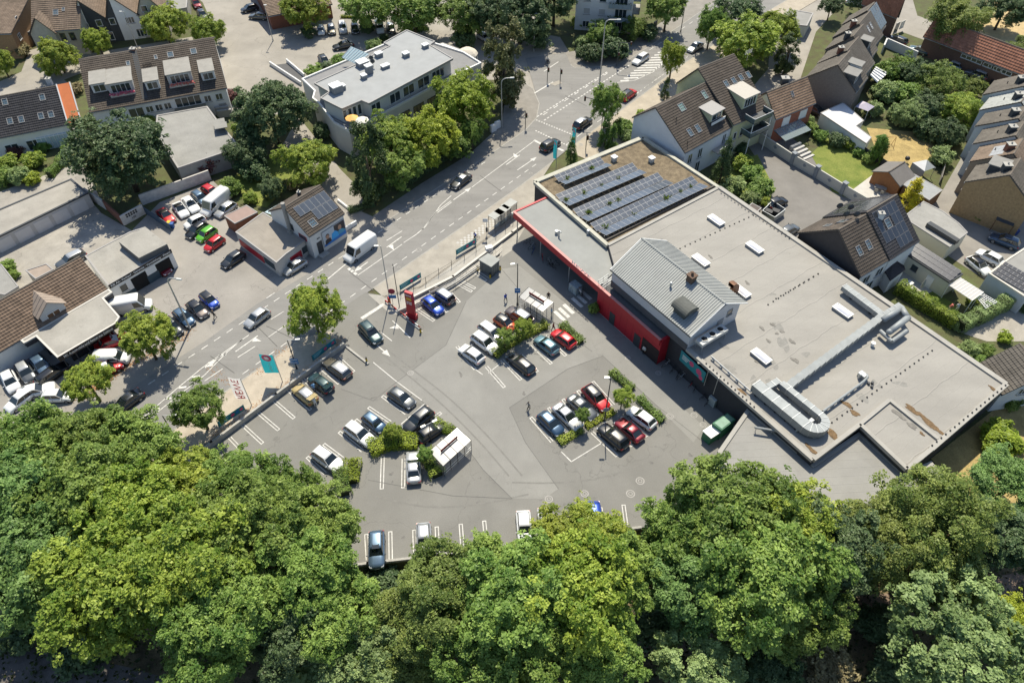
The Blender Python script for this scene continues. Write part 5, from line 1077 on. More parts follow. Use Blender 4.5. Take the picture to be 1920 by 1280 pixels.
k_,kr=flatroof('corner_shop','low flat-roofed shop with red shop front beside the roadside house',shp,3.0,mat('shop_plaster',(.48,.46,.43),.9,.1,1),mat('shop_roof',(.27,.245,.21),.9,.15,.4,fine=.06),par=.06,pt=.18,pm=TRIM,seams=1.0,seam_dir=Vector((1,-1.1,0)))
for a,b in ((shp[4],shp[3]),(shp[0],shp[5])):
 d_=(b-a).normalized();nn=perp(d_);c0_=sum(shp,Vector())/6;nn=nn if (c0_-a).dot(nn)<0 else -nn;w=(b-a).length;q=MB();q.frame(z_(a,.6)+d_*.4+nn*.003,d_,nn,UPZ,w*.6,.05,1.3);part(q,'red_shop_front',RED,k_)
 q=MB();q.frame(z_(a,.9)+d_*(w*.6+.6)+nn*.003,d_,nn,UPZ,w*.25,.05,1.2);part(q,'shop_window',GLASS,k_)
flatroof('brown_hut','brown wooden hut with pinkish flat roof between the parked cars and the shop',[q5(*p,2.5) for p in ((218,452),(437,345),(547,415),(322,527))],2.5,mat('red_boards',(.20,.08,.045),.8,.2,4),mat('pink_felt',(.30,.22,.19),.9,.1,.6),par=.04,pt=.1,cat='hut')
gl2=thing('glass_lean_to','small glass lean-to roof behind the corner shop','lean-to',q5(720,420,0));pk=[q5(*p,2.7) for p in ((615,420),(735,465),(850,370),(790,320))];q=MB();q.hexa(pk,[p+UPZ*.06 for p in pk]);part(q,'glass_pane',clear('lean_to_glass',(.50,.62,.66),.8),gl2)
for k in range(5):q=MB();q.tube(pk[0]+(pk[3]-pk[0])*k/4+UPZ*.09,pk[1]+(pk[2]-pk[1])*k/4+UPZ*.09,.05,n=4);part(q,'glazing_bar',DARKM,gl2)
for p in pk:q=MB();q.tube(z_(p,0),p,.06,n=4);part(q,'post',WHITE,gl2)
wall('white_panel_wall','short white panel wall right of the billboard',[q5(1440,600),q5(1535,540)],.8,RENDERW);wall('driveway_wall','low pale wall beside the driveway behind the roadside house',[q5(1360,310),q5(1500,420)],.5,RENDERW)
# ---------------------------------------------------------------- buildings east of the main road
e1,e2,e3,e4,e5,e6,e7,e8=tl(1180,60,16/3),tl(1500,0,6.4),tl(1680,130,8),tl(1680,250,8),tl(1470,340,16/3),tl(1680,460,8),tl(1740,580,4.07),tl(1040,0,4.48)
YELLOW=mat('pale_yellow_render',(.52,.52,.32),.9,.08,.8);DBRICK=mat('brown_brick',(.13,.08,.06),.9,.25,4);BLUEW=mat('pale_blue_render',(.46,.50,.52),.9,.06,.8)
OCHRE=mat('ochre_brick',(.30,.21,.11),.9,.22,3);CHAR=mat('charcoal_cladding',(.055,.05,.05),.85,.12,2)
# --- white gabled house and its taller yellow neighbour
H=house('white_gable_house','white gabled house with dark tiles beside the gravel roof of the supermarket',e1(560,1205,6.2),e1(1028,945,6.2),e1(345,725,11),6.2,11,mat('blue_white_render',(.66,.67,.68),.9,.05,.7),TILE_BROWN,ov=.2,W=12.0,he2=7.1)
HW=H
for X,Y,w,h in ((520,765,1.3,1.5),(603,1015,1.0,1.5),(683,978,1.0,1.5),(748,640,1.0,1.6)):roofwin(H,*rs(H,e1,X,Y),w,h,gm=None if Y>900 else glass('green_glass',(.20,.30,.27),.1))
s,t=rs(H,e1,860,890);dormer(H,s,t,3.2,1.7,YELLOW,TRIM);o=on_roof(H,s,t-.3);q=MB();q.frame(o-H.u*1.8-H.n*.4,H.u,H.n,UPZ,3.6,.1,.5);part(q,'balcony_rail',WHITE,H.roof)
for X,Y in ((465,900),(575,1140)):p_=on_roof(H,*rs(H,e1,X,Y));q=MB();q.tube(p_-UPZ*.2,p_+UPZ*.8,.06,n=5);part(q,'vent_pipe',BLACK,H.roof)
for s_,h_,w_,hh in ((1.6,4.3,1.1,1.9),(4.2,4.3,1.1,1.9),(10.5,4.4,1.0,2.0),(1.6,1.5,1.2,2.2),(4.2,1.5,1.2,2.2)):fwin(H,s_,h_,w_,hh,2)
b_=on_front(H,9.8,3.2);q=MB();q.frame(b_-H.u*2.2-H.n*1.6,H.u,H.n,UPZ,4.4,1.59,.15);bl_=part(q,'balcony',CONC,H.root);q=MB();q.frame(b_-H.u*2.2-H.n*1.6+UPZ*.16,H.u,H.n,UPZ,4.4,.05,.9);part(q,'balcony_rail',STEEL,bl_)
H=house('yellow_gable_house','tall pale yellow house with dark tiles and stacked corner balconies',e1(1045,925,6.8),e1(1378,775,6.8),e1(812,325,12.6),6.8,12.6,YELLOW,TILE_BROWN,ov=.25,W=14.2,he2=8.0)
for X,Y in ((965,530),(1040,500),(1112,468),(1187,442)):roofwin(H,*rs(H,e1,X,Y),.95,1.3)
s,t=rs(H,e1,1190,760);dormer(H,s,t,3.6,2.3,YELLOW,flat('pale_awning',(.42,.39,.34)),wn=4)
for zb,ww in ((6.9,4.6),(4.2,4.8)):
 c_=on_front(H,s,zb);o=c_-H.u*ww/2-H.n*2.2;q=MB();q.frame(o,H.u,H.n,UPZ,ww,2.19,.16);bp=part(q,'balcony',DARKM,H.root)
 for a_,b_ in ((o,o+H.u*ww),(o,o+H.n*2.2),(o+H.u*ww,o+H.u*ww+H.n*2.2)):
  q=MB();d_=(b_-a_).normalized();q.frame(a_+UPZ*.17,d_,perp(d_),UPZ,(b_-a_).length,.04,.85);part(q,'balcony_panel',mat('balcony_glass',(.10,.13,.13),.2,.1,1),bp);q=MB();q.tube(a_+UPZ*1.06,b_+UPZ*1.06,.05,n=5);part(q,'hand_rail',WHITE,bp)
for dx in (-2.3,2.3):q=MB();p_=on_front(H,s+dx,0)-H.n*2.1;q.tube(p_,p_+UPZ*6.9,.07,n=6);part(q,'balcony_post',WHITE,H.root)
for s_,h_ in ((1.0,4.2),(2.6,4.2),(1.0,1.6)):fwin(H,s_,h_,.8,1.4,1)
q=MB();p_=on_roof(H,*rs(H,e1,1170,300));q.tube(p_,p_+UPZ*2.2,.04,n=5)
for k in range(4):q.tube(p_+UPZ*(1.4+.2*k)-H.u*.9,p_+UPZ*(1.4+.2*k)+H.u*.9,.025,n=4)
part(q,'aerial',STEEL,H.roof)
# --- brick house with brown roof
H=house('brown_roof_house','brick house with light brown tiles, white side wall and glass canopy',e1(1470,868,5.4),e1(1848,712,5.4),e1(1335,628,8.8),5.4,8.8,mat('orange_brick',(.30,.11,.07),.9,.2,4),tiles_mat('light_brown_tile',(.25,.17,.115)),ov=.2)
q=MB();q.add([z_(H.A,-.1)-H.u*.02,z_(H.A,5.35)-H.u*.02,z_(H.A+H.n*H.rd,8.7)-H.u*.02,z_(H.A+H.n*H.W,5.35)-H.u*.02,z_(H.A+H.n*H.W,-.1)-H.u*.02],[[0,1,2,3,4]]);part(q,'side_render',RENDERW,H.root)
for X,Y,hh in ((1570,880,1.9),(1732,805,1.9)):p=e1(X,Y,4.2);s_=(z_(p,0)-H.A).dot(H.u);f_=fwin(H,s_,4.0,1.9,1.7,1,gm=WHITE)
fwin(H,5.4,1.7,1.8,1.7,1,gm=WHITE);roofwin(H,*rs(H,e1,1625,632),.6,1.0);chimney(H.roof,z_(e1(1550,500,8.8),8.3),1.3,1.2,SLATE)
cp=thing('glass_canopy','dark framed glass terrace canopy on the brown roofed brick house','canopy',on_front(H,3.2,0)-H.n*1.5);o=on_front(H,.3,2.9);w_=6.6;dv=-H.n*3.0-UPZ*.6
for k in range(9):q=MB();q.tube(o+H.u*w_*k/8,o+H.u*w_*k/8+dv,.05,n=4);part(q,'rafter',DARKM,cp)
q=MB();q.hexa([o+UPZ*.06,o+H.u*w_+UPZ*.06,o+H.u*w_+dv+UPZ*.06,o+dv+UPZ*.06],[o+UPZ*.09,o+H.u*w_+UPZ*.09,o+H.u*w_+dv+UPZ*.09,o+dv+UPZ*.09]);part(q,'glass_pane',clear('canopy_glass',(.35,.42,.42),.4),cp)
for k in (0,1):q=MB();p_=o+H.u*w_*k+dv;q.tube(z_(p_,0),p_,.06,n=5);part(q,'post',DARKM,cp)
st=thing('garden_steps','pale garden steps below the glass canopy','steps',e1(1730,1190,0))
for k in range(5):q=MB();c_=e1(1655+k*34,1160+k*24,0);q.box(c_,(2.6,.45,.75-k*.14),math.atan2(H.u.y,H.u.x));part(q,'step',mat('pale_step',(.50,.49,.46),.9,.1,1),st)
# --- garden wall with piers and dark diamonds
wp=[q1(960,100),q1(1215,270),q1(1390,370),q1(1590,495),q1(1770,600)];gw=wall('garden_wall','pale rendered garden wall with grey piers and dark diamond tiles',wp,1.9,mat('pale_grey_render',(.48,.47,.42),.9,.08,1),t=.22,cat='wall')
gd_=(wp[3]-wp[0]).normalized();gn_=-perp(gd_)
for p_ in wp[1:4]:
 q=MB();q.box(z_(p_,0),(.65,.65,2.3),math.atan2(gd_.y,gd_.x));pr_=part(q,'pier',mat('grey_pier',(.22,.24,.26),.8,.1,2),gw);q=MB();q.box(z_(p_,2.302),(.85,.85,.1),math.atan2(gd_.y,gd_.x));part(q,'pier_cap',MATS['grey_pier'],pr_)
for a_,b_ in zip(wp[:-1],wp[1:]):
 c_=(a_+b_)/2+UPZ*1.15+gn_*.125;q=MB();q.poly([c_-gd_*.45,c_-UPZ*.38,c_+gd_*.45,c_+UPZ*.38]);part(q,'diamond_tile',MATS['grey_pier'],gw)
 # --- staggered terrace of five houses
ap=[(430,815),(530,655),(600,487),(665,345),(757,192),(868,105)]
sc_=[1.0,.93,.87,.82,.77];names=('grey brick end terrace house with two box dormers and striped awning','second terrace house with a red brick chimney stack','third terrace house with a long dark chimney and one dormer','fourth terrace house with paired roof windows','far terrace house with dark solar modules on its roof')
for k in range(5):
 zr,ze=9.2,5.4;apx=e2(*ap[k],zr);nxt=e2(*ap[k+1],zr);A_=e2(ap[k][0]+235*sc_[k],ap[k][1]+295*sc_[k],ze)
 rd_=(e2(ap[k][0]+250*sc_[k],ap[k][1]-290*sc_[k],zr)-apx);rd_.z=0;rd_.normalize();L_=(nxt-apx).dot(rd_)+(.6 if k<4 else .3)
 H=house('terrace_house',names[k],A_,A_+rd_*L_,apx,ze,zr,mat('grey_terrace_brick',(.17,.155,.14),.9,.2,5),TILE_GREY,ov=.2,og=.12)
 if k==0:
  for s_,t_,w_ in ((1.6,1.2,2.6),(4.6,1.8,2.0)):dormer(H,min(s_,L_-1),t_,w_,1.9,SLATE if k==0 and s_<2 else RENDERW,mat('dormer_felt',(.24,.235,.22),.9,.1,1),wn=2)
 if k==2:dormer(H,L_*.5,1.6,2.0,1.7,SLATE,mat('dormer_felt'),wn=1)
 if k==3:
  for s_ in (.35,.6):roofwin(H,L_*s_,3.2,.9,1.5,gm=WHITE)
 if k==4:
  me=module_mesh(1.0,1.6,1,1)
  for i in range(5):
   for j in range(3):module_at(H.roof,on_roof(H,.8+i*1.05,.9+j*1.65)+UPZ*.1,H.u,H.sf,me)
  roofwin(H,4.2,4.4,.9,1.3)
 if k in (1,2,3):chimney(H.roof,z_(on_back(H,.5,H.slenb*.72),on_back(H,.5,H.slenb*.72).z-.3),1.5,.9,BRICK if k!=2 else SLATE)
aw=thing('striped_awning','blue and white striped terrace awning on the end terrace house','awning',e2(940,900,0));a_,b_,c_,d_=e2(840,905,2.6),e2(910,800,2.9),e2(1060,872,2.6),e2(930,1000,2.3)
for k in range(10):
 f0_,f1_=k/10,(k+1)/10;q=MB();pp=[a_+(b_-a_)*f0_,a_+(b_-a_)*f1_,d_+(c_-d_)*f1_,d_+(c_-d_)*f0_];q.hexa(pp,[p+UPZ*.03 for p in pp]);part(q,'stripe',WHITE if k%2 else flat('navy_cloth',(.05,.08,.14)),aw)
for p in (c_,d_):q=MB();q.tube(z_(p,0),p,.05,n=5);part(q,'post',WHITE,aw)
wall('white_yard_wall','white yard wall between the terrace houses and the parked dark cars',[e2(975,640),e2(1010,560),e2(1370,720)],1.9,RENDERW)
flatroof('corner_garage','pale flat garage roof beside the lane at the top',[t30(*p,2.8) for p in ((92,150),(215,188),(292,196),(340,102),(155,70))],2.8,mat('green_white',(.52,.56,.53),.9,.05,1),BITUM,par=.08)
# --- school with red pantiles
H=house('red_roof_hall','brick hall with a red pantiled gable roof at the top right',e2(760,42,4.6),e2(1155,200,4.6),e2(1452,72,8.2),4.6,8.2,DBRICK,TILE_RED,tw=.5,rh=.5)
gwin(H,1,2.2,1.5,1.6,2.4,2);gwin(H,1,4.4,1.6,1.6,1.6,1,gm=WHITE)
H=house('school_wing','long brick school wing with red pantiles and a strip of windows',t30(1180,270,4.0),t30(2000,585,4.0),t30(1555,245,7.0),4.0,7.0,DBRICK,TILE_RED,tw=.5,rh=.5)
for X,Y in ((1515,410),(1590,440),(1675,478),(1735,503),(1805,530)):s_=(z_(t30(X,Y,3.1),0)-H.A).dot(H.u);fwin(H,s_,3.0,2.2,.8,2)
# --- stepped terrace at the right edge
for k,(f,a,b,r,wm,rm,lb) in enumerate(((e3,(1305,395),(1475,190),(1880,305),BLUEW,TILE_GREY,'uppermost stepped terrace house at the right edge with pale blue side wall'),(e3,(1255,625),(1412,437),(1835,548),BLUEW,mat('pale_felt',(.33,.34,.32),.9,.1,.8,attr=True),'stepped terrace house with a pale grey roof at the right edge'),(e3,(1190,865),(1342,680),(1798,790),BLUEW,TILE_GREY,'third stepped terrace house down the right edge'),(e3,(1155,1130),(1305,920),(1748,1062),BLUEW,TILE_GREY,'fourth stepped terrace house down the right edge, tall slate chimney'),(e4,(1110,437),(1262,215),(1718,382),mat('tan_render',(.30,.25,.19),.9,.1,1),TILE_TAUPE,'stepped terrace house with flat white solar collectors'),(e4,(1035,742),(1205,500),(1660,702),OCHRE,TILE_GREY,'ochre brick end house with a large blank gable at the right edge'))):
 H=house('stepped_house',lb,f(*a,6.0),f(*b,6.0),f(*r,9.6),6.0,9.6,wm,rm,ov=.1,og=.06,W=None)
 s_,t_=H.L*.35,H.slen*.8
 chimney(H.roof,on_roof(H,s_,t_)-UPZ*.5,1.6,1.1,SLATE if k!=4 else BRICK)
 q=MB();p_=on_roof(H,H.L*.5,H.slen*.45);q.tube(p_-UPZ*.1,p_+UPZ*.5,.08,n=5);part(q,'vent_pipe',BLACK,H.roof)
 if k==4:
  me=module_mesh(1.1,2.0,1,1);wc=mat('white_collector',(.55,.58,.60),.3,.05,1)
  for i in range(3):module_at(H.roof,on_roof(H,1.2+i*1.15,3.4)+UPZ*.1,H.u,H.sf,module_mesh(1.1,2.0,1,1)).data.materials[1]=wc
 if k==5:p_=H.A;dormer(H,H.L*.62,2.2,2.8,1.8,SLATE,mat('dormer_felt',(.24,.235,.22),.9,.1,1),wn=2)
 fwin(H,H.L*.5,4.0,1.2,1.4,2);fwin(H,H.L*.5,1.2,1.2,1.8,1)
lt=thing('lean_to','dark lean-to roof against the ochre brick gable','lean-to',e4(1600,1260,0));pk=[e4(1500,1300,2.2),e4(1530,1210,2.7),e4(1790,1300,2.7),e4(1760,1400,2.2)];q=MB();q.hexa(pk,[p+UPZ*.08 for p in pk]);part(q,'roof_sheet',DARKM,lt)
for p in pk:q=MB();q.tube(z_(p,0),p,.06,n=4);part(q,'post',WOOD,lt)
# --- duplex behind the supermarket: charcoal half and solar half
H=house('charcoal_house','charcoal clad house with brown tiles right behind the supermarket roof',e5(770,945,5.4),e5(1055,775,5.4),e5(500,515,9.9),5.4,9.9,CHAR,TILE_BROWN,ov=.2)
for X,Y in ((745,705),(838,645)):roofwin(H,*rs(H,e5,X,Y),.95,1.5)
roofwin(H,H.L*.5,H.slenb*.72,1.2,1.3,back=True);roofwin(H,H.L*.3,H.slenb*.5,1.0,1.1,back=True)
q=MB();q.add([z_(H.A,-.1)-H.n*.02,z_(H.B,-.1)-H.n*.02,z_(H.B,5.3)-H.n*.02,z_(H.A,5.3)-H.n*.02],[[0,1,2,3]]);part(q,'front_render',RENDERW,H.root)
fwin(H,2.0,3.6,1.6,1.6,2);fwin(H,5.0,3.6,1.6,1.6,2);fwin(H,3.4,1.3,2.4,2.0,3)
for X,Y in ((545,260),(655,275),(610,345),(715,345)):
 p_=e5(X,Y+30,10.0);q=MB();q.tube(z_(p_,9.6),z_(p_,10.6),.04,n=5);cc_=z_(p_,10.7)
 q.add([cc_+Vector((0,-.12,.05))]+[cc_+Vector((.48*math.cos(a),.12,.48*math.sin(a)+.05)) for a in np.linspace(0,2*math.pi,13)[:-1]],[[0,1+i,1+(i+1)%12] for i in range(12)]);part(q,'satellite_dish',DARKM,H.roof)
q=MB();q.tube(H.f[1]+UPZ*.3,H.f[2]+UPZ*.3,.12,n=5);q.tube(H.f[2]+UPZ*.3,H.b[0]+UPZ*.3,.12,n=5);part(q,'party_flashing',STEEL,H.roof)
H=house('solar_house','house with black tiles and black solar modules covering its slope',e5(1060,778,5.5),e5(1332,602,5.5),e5(787,343,10.2),5.5,10.2,RENDERW,TILE_DARK,ov=.2)
bc=mat('black_cell',(.03,.033,.04),.25,.1,1,spec=.6,coat=.5)
def black_module(w,l):me=module_mesh(w,l,1,1);me.materials[1]=bc;me.materials[0]=flat('grey_frame',(.22,.22,.23));return me
bm_=black_module(1.02,1.6);nj=int((H.slen-.8)/1.65);ni=int((H.L-.8)/1.06)
for j in range(nj):
 for i in range(ni):
  if (i,j) in ((ni//2,2),(ni//2-1,2)) or (j==0 and i<2):continue
  module_at(H.roof,on_roof(H,.95+i*1.06,1.2+j*1.65)+H.sf.cross(H.u).normalized()*0+UPZ*.1,H.u,H.sf,bm_)
for j in range(nj):
 for i in range(ni):
  if (i+j*3)%11==5:continue
  module_at(H.roof,on_back(H,.95+i*1.06,1.2+j*1.65)+UPZ*.1,-H.u,H.sb,bm_)
roofwin(H,.95+(ni//2-.5)*1.06,1.2+3.3,1.2,1.5);chimney(H.roof,on_roof(H,1.6,H.slen-1.6)-UPZ*.4,1.2,.8,RENDERW)
po=thing('porch_extension','small dark roofed porch below the duplex','porch',e5(1090,940,0));pr=[e5(975,855,3.0),e5(1090,780,3.6),e5(1200,850,3.3),e5(1210,890,2.9),e5(1060,1000,2.6)]
q=MB();q.add(pr+[p+UPZ*.15 for p in pr],[[4,3,2,1,0],[5,6,7,8,9],[0,1,6,5],[1,2,7,6],[2,3,8,7],[3,4,9,8],[4,0,5,9]]);part(q,'roof',mat('dark_felt',(.04,.035,.035),.8,.15,2),po);q=MB();q.prism([z_(p*.0+(p-sum(pr,Vector())/5)*.9+sum(pr,Vector())/5,0) for p in pr],-.1,2.6);part(q,'wall',RENDERW,po)
# --- solar garage, patio roofs, carport
gp_=[e6(*p,3.0) for p in ((135,120),(800,555),(1000,432),(310,-20))];gg,ggr=flatroof('solar_garage','cream garage with three rows of solar modules on its flat roof',gp_,3.0,CREAM,DARKM,par=.08,pt=.12,pm=DARKM)
du_=(gp_[1]-gp_[0]);dv_=(gp_[3]-gp_[0]);du_=du_-Vector((0,0,0))
for j in range(3):
 for i in range(9):module_at(ggr,gp_[0]+du_*((i+.5)/9)+dv_*((j+.5)/3)+UPZ*.28,du_.normalized(),dv_.normalized()+UPZ*.22,black_module(du_.length/9*.96,dv_.length/3*.72))
gd2=du_.normalized();gn2=-perp(gd2);window(gg,z_(gp_[0],1.7)+gd2*du_.length*.30,gd2,UPZ,1.0,1.0,1,fm=DARKM);panelbox(gg,'door',z_(gp_[0],0)+gd2*du_.length*.66,gd2,UPZ,1.1,2.1,.05,WHITE)
pc=thing('patio_roof','translucent corrugated patio roof beside the cream garage','canopy',e6(1050,700,0));pk=[e6(790,600,2.6),e6(972,488,2.8),e6(1312,702,2.8),e6(1140,832,2.6)];q=MB();q.hexa(pk,[p+UPZ*.05 for p in pk]);part(q,'roof_sheet',clear('patio_sheet',(.60,.58,.54),.85),pc)
for k in range(9):q=MB();q.tube(pk[0]+(pk[3]-pk[0])*k/8+UPZ*.07,pk[1]+(pk[2]-pk[1])*k/8+UPZ*.07,.04,n=4);part(q,'glazing_bar',WHITE,pc)
for p in pk:q=MB();q.tube(z_(p,0),p,.06,n=5);part(q,'post',WHITE,pc)
tr_=thing('pergola','white lattice pergola at the end of the patio','pergola',e6(1360,830,0));pk=[e6(1212,792,2.2),e6(1300,722,2.2),e6(1512,850,2.2),e6(1342,942,2.2)]
for k in range(8):q=MB();q.tube(pk[0]+(pk[3]-pk[0])*k/7,pk[1]+(pk[2]-pk[1])*k/7,.05,n=4);part(q,'batten',WHITE,tr_)
for k in range(6):q=MB();q.tube(pk[0]+(pk[1]-pk[0])*k/5+UPZ*.06,pk[3]+(pk[2]-pk[3])*k/5+UPZ*.06,.05,n=4);part(q,'batten',WHITE,tr_)
for p in pk:q=MB();q.tube(z_(p,0),p,.06,n=5);part(q,'post',WHITE,tr_)
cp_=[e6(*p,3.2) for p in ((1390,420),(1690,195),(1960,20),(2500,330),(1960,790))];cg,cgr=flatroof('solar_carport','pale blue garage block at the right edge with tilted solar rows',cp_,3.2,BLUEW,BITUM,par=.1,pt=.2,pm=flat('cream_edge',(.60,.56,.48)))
ca_,cb_=e6(1430,420,3.3),e6(1960,730,3.3);cd_=cb_-ca_;cv_=e6(1640,245,3.3)-ca_
for j in range(4):
 for i in range(8):module_at(cgr,ca_+cd_*((i+.5)/8)+cv_*((j+.4)/4)+UPZ*.15,cd_.normalized(),cv_.normalized()+UPZ*.25,black_module(cd_.length/8*.95,cv_.length/4*.6))
fl_=[e5(*p,2.9) for p in ((1190,358),(1395,200),(1590,300),(1750,420),(1835,512),(1655,655))];flatroof('garage_block','grey flat-roofed garages behind the yellow conifer',fl_,2.9,CREAM,mat('slab_roof',(.29,.285,.265),.9,.12,.5,fine=.08,patch=.07),par=.05,pt=.15,seams=1.2,seam_dir=Vector((1,-.8,0)))
q=MB();o_=e5(1555,545,2.9);dd_=(e5(1660,600,2.9)-e5(1450,470,2.9)).normalized();q.frame(o_-dd_*2.6,dd_,perp(dd_),UPZ,5.2,.9,.75);pb=solo(q,'planter_bench',DARKM,'long dark bench box on the flat garage roof','bench')
H=house('garden_hut','brown wooden garden hut with grey felt roof on the patio',t31(990,112,2.3),t31(1092,45,2.3),t31(900,18,3.6),2.3,3.6,mat('hut_boards',(.28,.12,.05),.8,.2,4),mat('hut_felt',(.17,.16,.15),.9,.1,1),tiles=False,ov=.2,cat='hut')
flatroof('felt_shed','low flat grey shed beside the garden hut',[e4(*p,2.4) for p in ((115,772),(275,612),(695,850),(497,1000))],2.4,WOOD,mat('shed_felt',(.30,.31,.31),.9,.1,.8),par=.03,pt=.1,cat='shed',seams=1.0,seam_dir=Vector((1,-.5,0)))
pv=thing('pavilion','garden pavilion tent with white pyramid roof on the parched lawn','pavilion',e4(420,640,0));pk=[e4(250,440,2.2),e4(430,570,2.2),e4(592,512,2.2),e4(440,400,2.2)];apx=sum(pk,Vector())/4+UPZ*1.1
for k in range(4):q=MB();q.poly([pk[k],pk[(k+1)%4],apx]);part(q,'roof_panel',WHITE if k==0 else mat('grey_canvas',(.40,.43,.43),.8,.1,1),pv);q=MB();q.tube(z_(pk[k],0),pk[k],.05,n=5);part(q,'post',STEEL,pv)
for k in (0,3):q=MB();q.poly([z_(pk[k],.05),z_(pk[(k+1)%4],.05),pk[(k+1)%4],pk[k]]);part(q,'side_panel',MATS['grey_canvas'],pv)
pv=thing('party_tent','small lilac canopy tent beside the white flat roof','tent',t30(730,830,0));pk=[t30(655,800,2.3),t30(750,835,2.3),t30(800,800,2.3),t30(705,757,2.3)];apx=sum(pk,Vector())/4+UPZ*.8
for k in range(4):q=MB();q.poly([pk[k],pk[(k+1)%4],apx]);part(q,'roof_panel',flat('lilac_cloth',(.50,.46,.55)),pv);q=MB();q.tube(z_(pk[k],0),pk[k],.04,n=5);part(q,'post',WHITE,pv)
flatroof('white_roof_garage','long garage with a bright white L-shaped roof above the lawn',[t30(*p,2.7) for p in ((395,848),(565,768),(718,905),(662,945),(775,1030),(738,1076))],2.7,RENDERW,flat('white_membrane',(.62,.62,.62)),par=.04,pt=.12)
wall('dark_fence','dark slatted garden fence behind the columnar conifer',[t30(560,1060),t30(740,1180),t30(900,1280),t31(1000,60)],1.5,mat('dark_slats',(.07,.07,.07),.8,.2,3),t=.06,cat='fence')
wall('lane_fence','weathered wooden fence along the lane in front of the stepped houses',[e4(760,330),e4(700,540),e4(640,760)],1.4,mat('grey_slats',(.30,.28,.25),.9,.2,3),t=.06,cat='fence')
# --- apartment block at the top
ab=[e8(165,250,0),e8(630,285,0)];au=(ab[1]-ab[0]).normalized();an=perp(au);al=(ab[1]-ab[0]).length
pts=[ab[0],ab[1],ab[1]+an*13,ab[0]+an*13];bl_,blr=flatroof('apartment_block','white apartment block with stacked balconies at the top edge',pts,14.5,RENDERW,BITUM)
for fl in range(5):
 z=1.5+2.85*fl
 for X in (255,377):s_=(e8(X,100,z)-ab[0]).dot(au);window(bl_,ab[0]+au*(al*(.2 if X<300 else .47))+UPZ*z,au,UPZ,1.5,1.4,1 if fl else 2,gm=GLASS if (fl+X)%2 else mat('shutter',(.45,.44,.42),.8,.05,1))
 if fl:
  o_=ab[0]+au*al*.58-an*1.5+UPZ*(z-1.4);q=MB();q.frame(o_,au,an,UPZ,al*.4,1.49,.18);bb_=part(q,'balcony',CONC,bl_)
  for k in range(5):q=MB();q.frame(o_+au*(al*.4*k/5+.02)+UPZ*.18,au,an,UPZ,al*.4/5-.04,.05,.95);part(q,'balcony_panel',mat('blue_grey_panel',(.24,.30,.33),.6,.08,1),bb_)
  flowerbox(bb_,o_+UPZ*1.1,o_+au*al*.4+UPZ*1.1,mat('x') if False else leafmat('balcony_green',(.03,.06,.015),(.10,.16,.04)),.35,60)
 window(bl_,ab[0]+au*al*.8+UPZ*z,au,UPZ,2.6,2.1,3,sill=False)
for fl in range(1,4):
 o_=ab[1]+an*3+au*.01+UPZ*(1.5+2.85*fl-1.4);q=MB();q.frame(o_,au,an,UPZ,1.6,5,.18);bb_=part(q,'balcony',CONC,bl_);q=MB();q.frame(o_+au*1.55+UPZ*.18,au,an,UPZ,.05,5,.95);part(q,'balcony_panel',MATS['blue_grey_panel'],bb_)
 # --- house at the lower right edge
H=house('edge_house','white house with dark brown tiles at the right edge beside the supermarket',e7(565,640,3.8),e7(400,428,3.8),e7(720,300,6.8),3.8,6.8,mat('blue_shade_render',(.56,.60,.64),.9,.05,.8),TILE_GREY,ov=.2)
gwin(H,0,3.2,3.6,1.6,1.2,3)
# bins and a trailer in the garage court
flatroof('bin_shelter','small dark flat bin shelter behind the supermarket',[q1(*p,1.8) for p in ((880,600),(920,563),(990,600),(935,650))],1.8,WOOD,mat('dark_felt2',(.12,.10,.09),.9,.1,1),par=.03,pt=.1,cat='shelter')
sk_=thing('open_trailer','grey open trailer holding dark boxes behind the supermarket','trailer',q1(1070,660,0));tp_=[q1(985,665,.0),q1(1060,590,.0),q1(1155,655,.0),q1(1075,715,.0)]
for a_,b_ in zip(tp_,tp_[1:]+tp_[:1]):edge_strip(a_,b_,.08,.05,1.3,'side_board',STEEL,sk_)
q=MB();q.prism(tp_,.05,.3);part(q,'bed',DARKM,sk_)
for f_ in (.3,.6):q=MB();c_=tp_[0]+(tp_[2]-tp_[0])*f_;q.box(z_(c_,.302),(1.2,.9,.9),R(-35));part(q,'box',BLACK,sk_)
# ---------------------------------------------------------------- vehicles
TYRE=flat('tyre',(.015,.015,.016),.8);RIM=flat('alloy_rim',(.38,.39,.40),.35,.7);CGLASS=glass('car_glass',(.015,.022,.024),.03)
LAMPF=flat('headlamp',(.60,.62,.63),.15,.2,.8);LAMPR=flat('tail_lamp',(.35,.01,.015),.25);PLATE=flat('number_plate',(.62,.62,.58));CHASS=flat('black_trim',(.018,.018,.02),.7)
PAINT={}
def paint(name,c,metal=.0):
 if name not in PAINT:
  m,n,b=_new('car_paint_'+name);b.inputs['Base Color'].default_value=(*c,1);b.inputs['Metallic'].default_value=metal;b.inputs['Roughness'].default_value=.32;b.inputs['Coat Weight'].default_value=.8;b.inputs['Coat Roughness'].default_value=.03;PAINT[name]=m
 return PAINT[name]
for nm,c,me_ in (('white',(.70,.71,.70),0),('silver',(.46,.47,.47),.45),('grey',(.10,.11,.115),.4),('dark',(.028,.032,.036),.3),('black',(.010,.011,.012),.1),('blue',(.015,.06,.38),.3),('red',(.48,.012,.015),.1),('darkred',(.18,.008,.015),.3),('green',(.10,.38,.02),.1),('orange',(.55,.10,.02),.1),('teal',(.12,.22,.25),.4),('navy',(.03,.07,.13),.4),('bluegrey',(.10,.16,.23),.5),('bronze',(.13,.12,.095),.4),('brown',(.12,.10,.09),.4),('gold',(.50,.38,.16),.3),('petrol',(.02,.05,.055),.3)):paint(nm,c,me_)
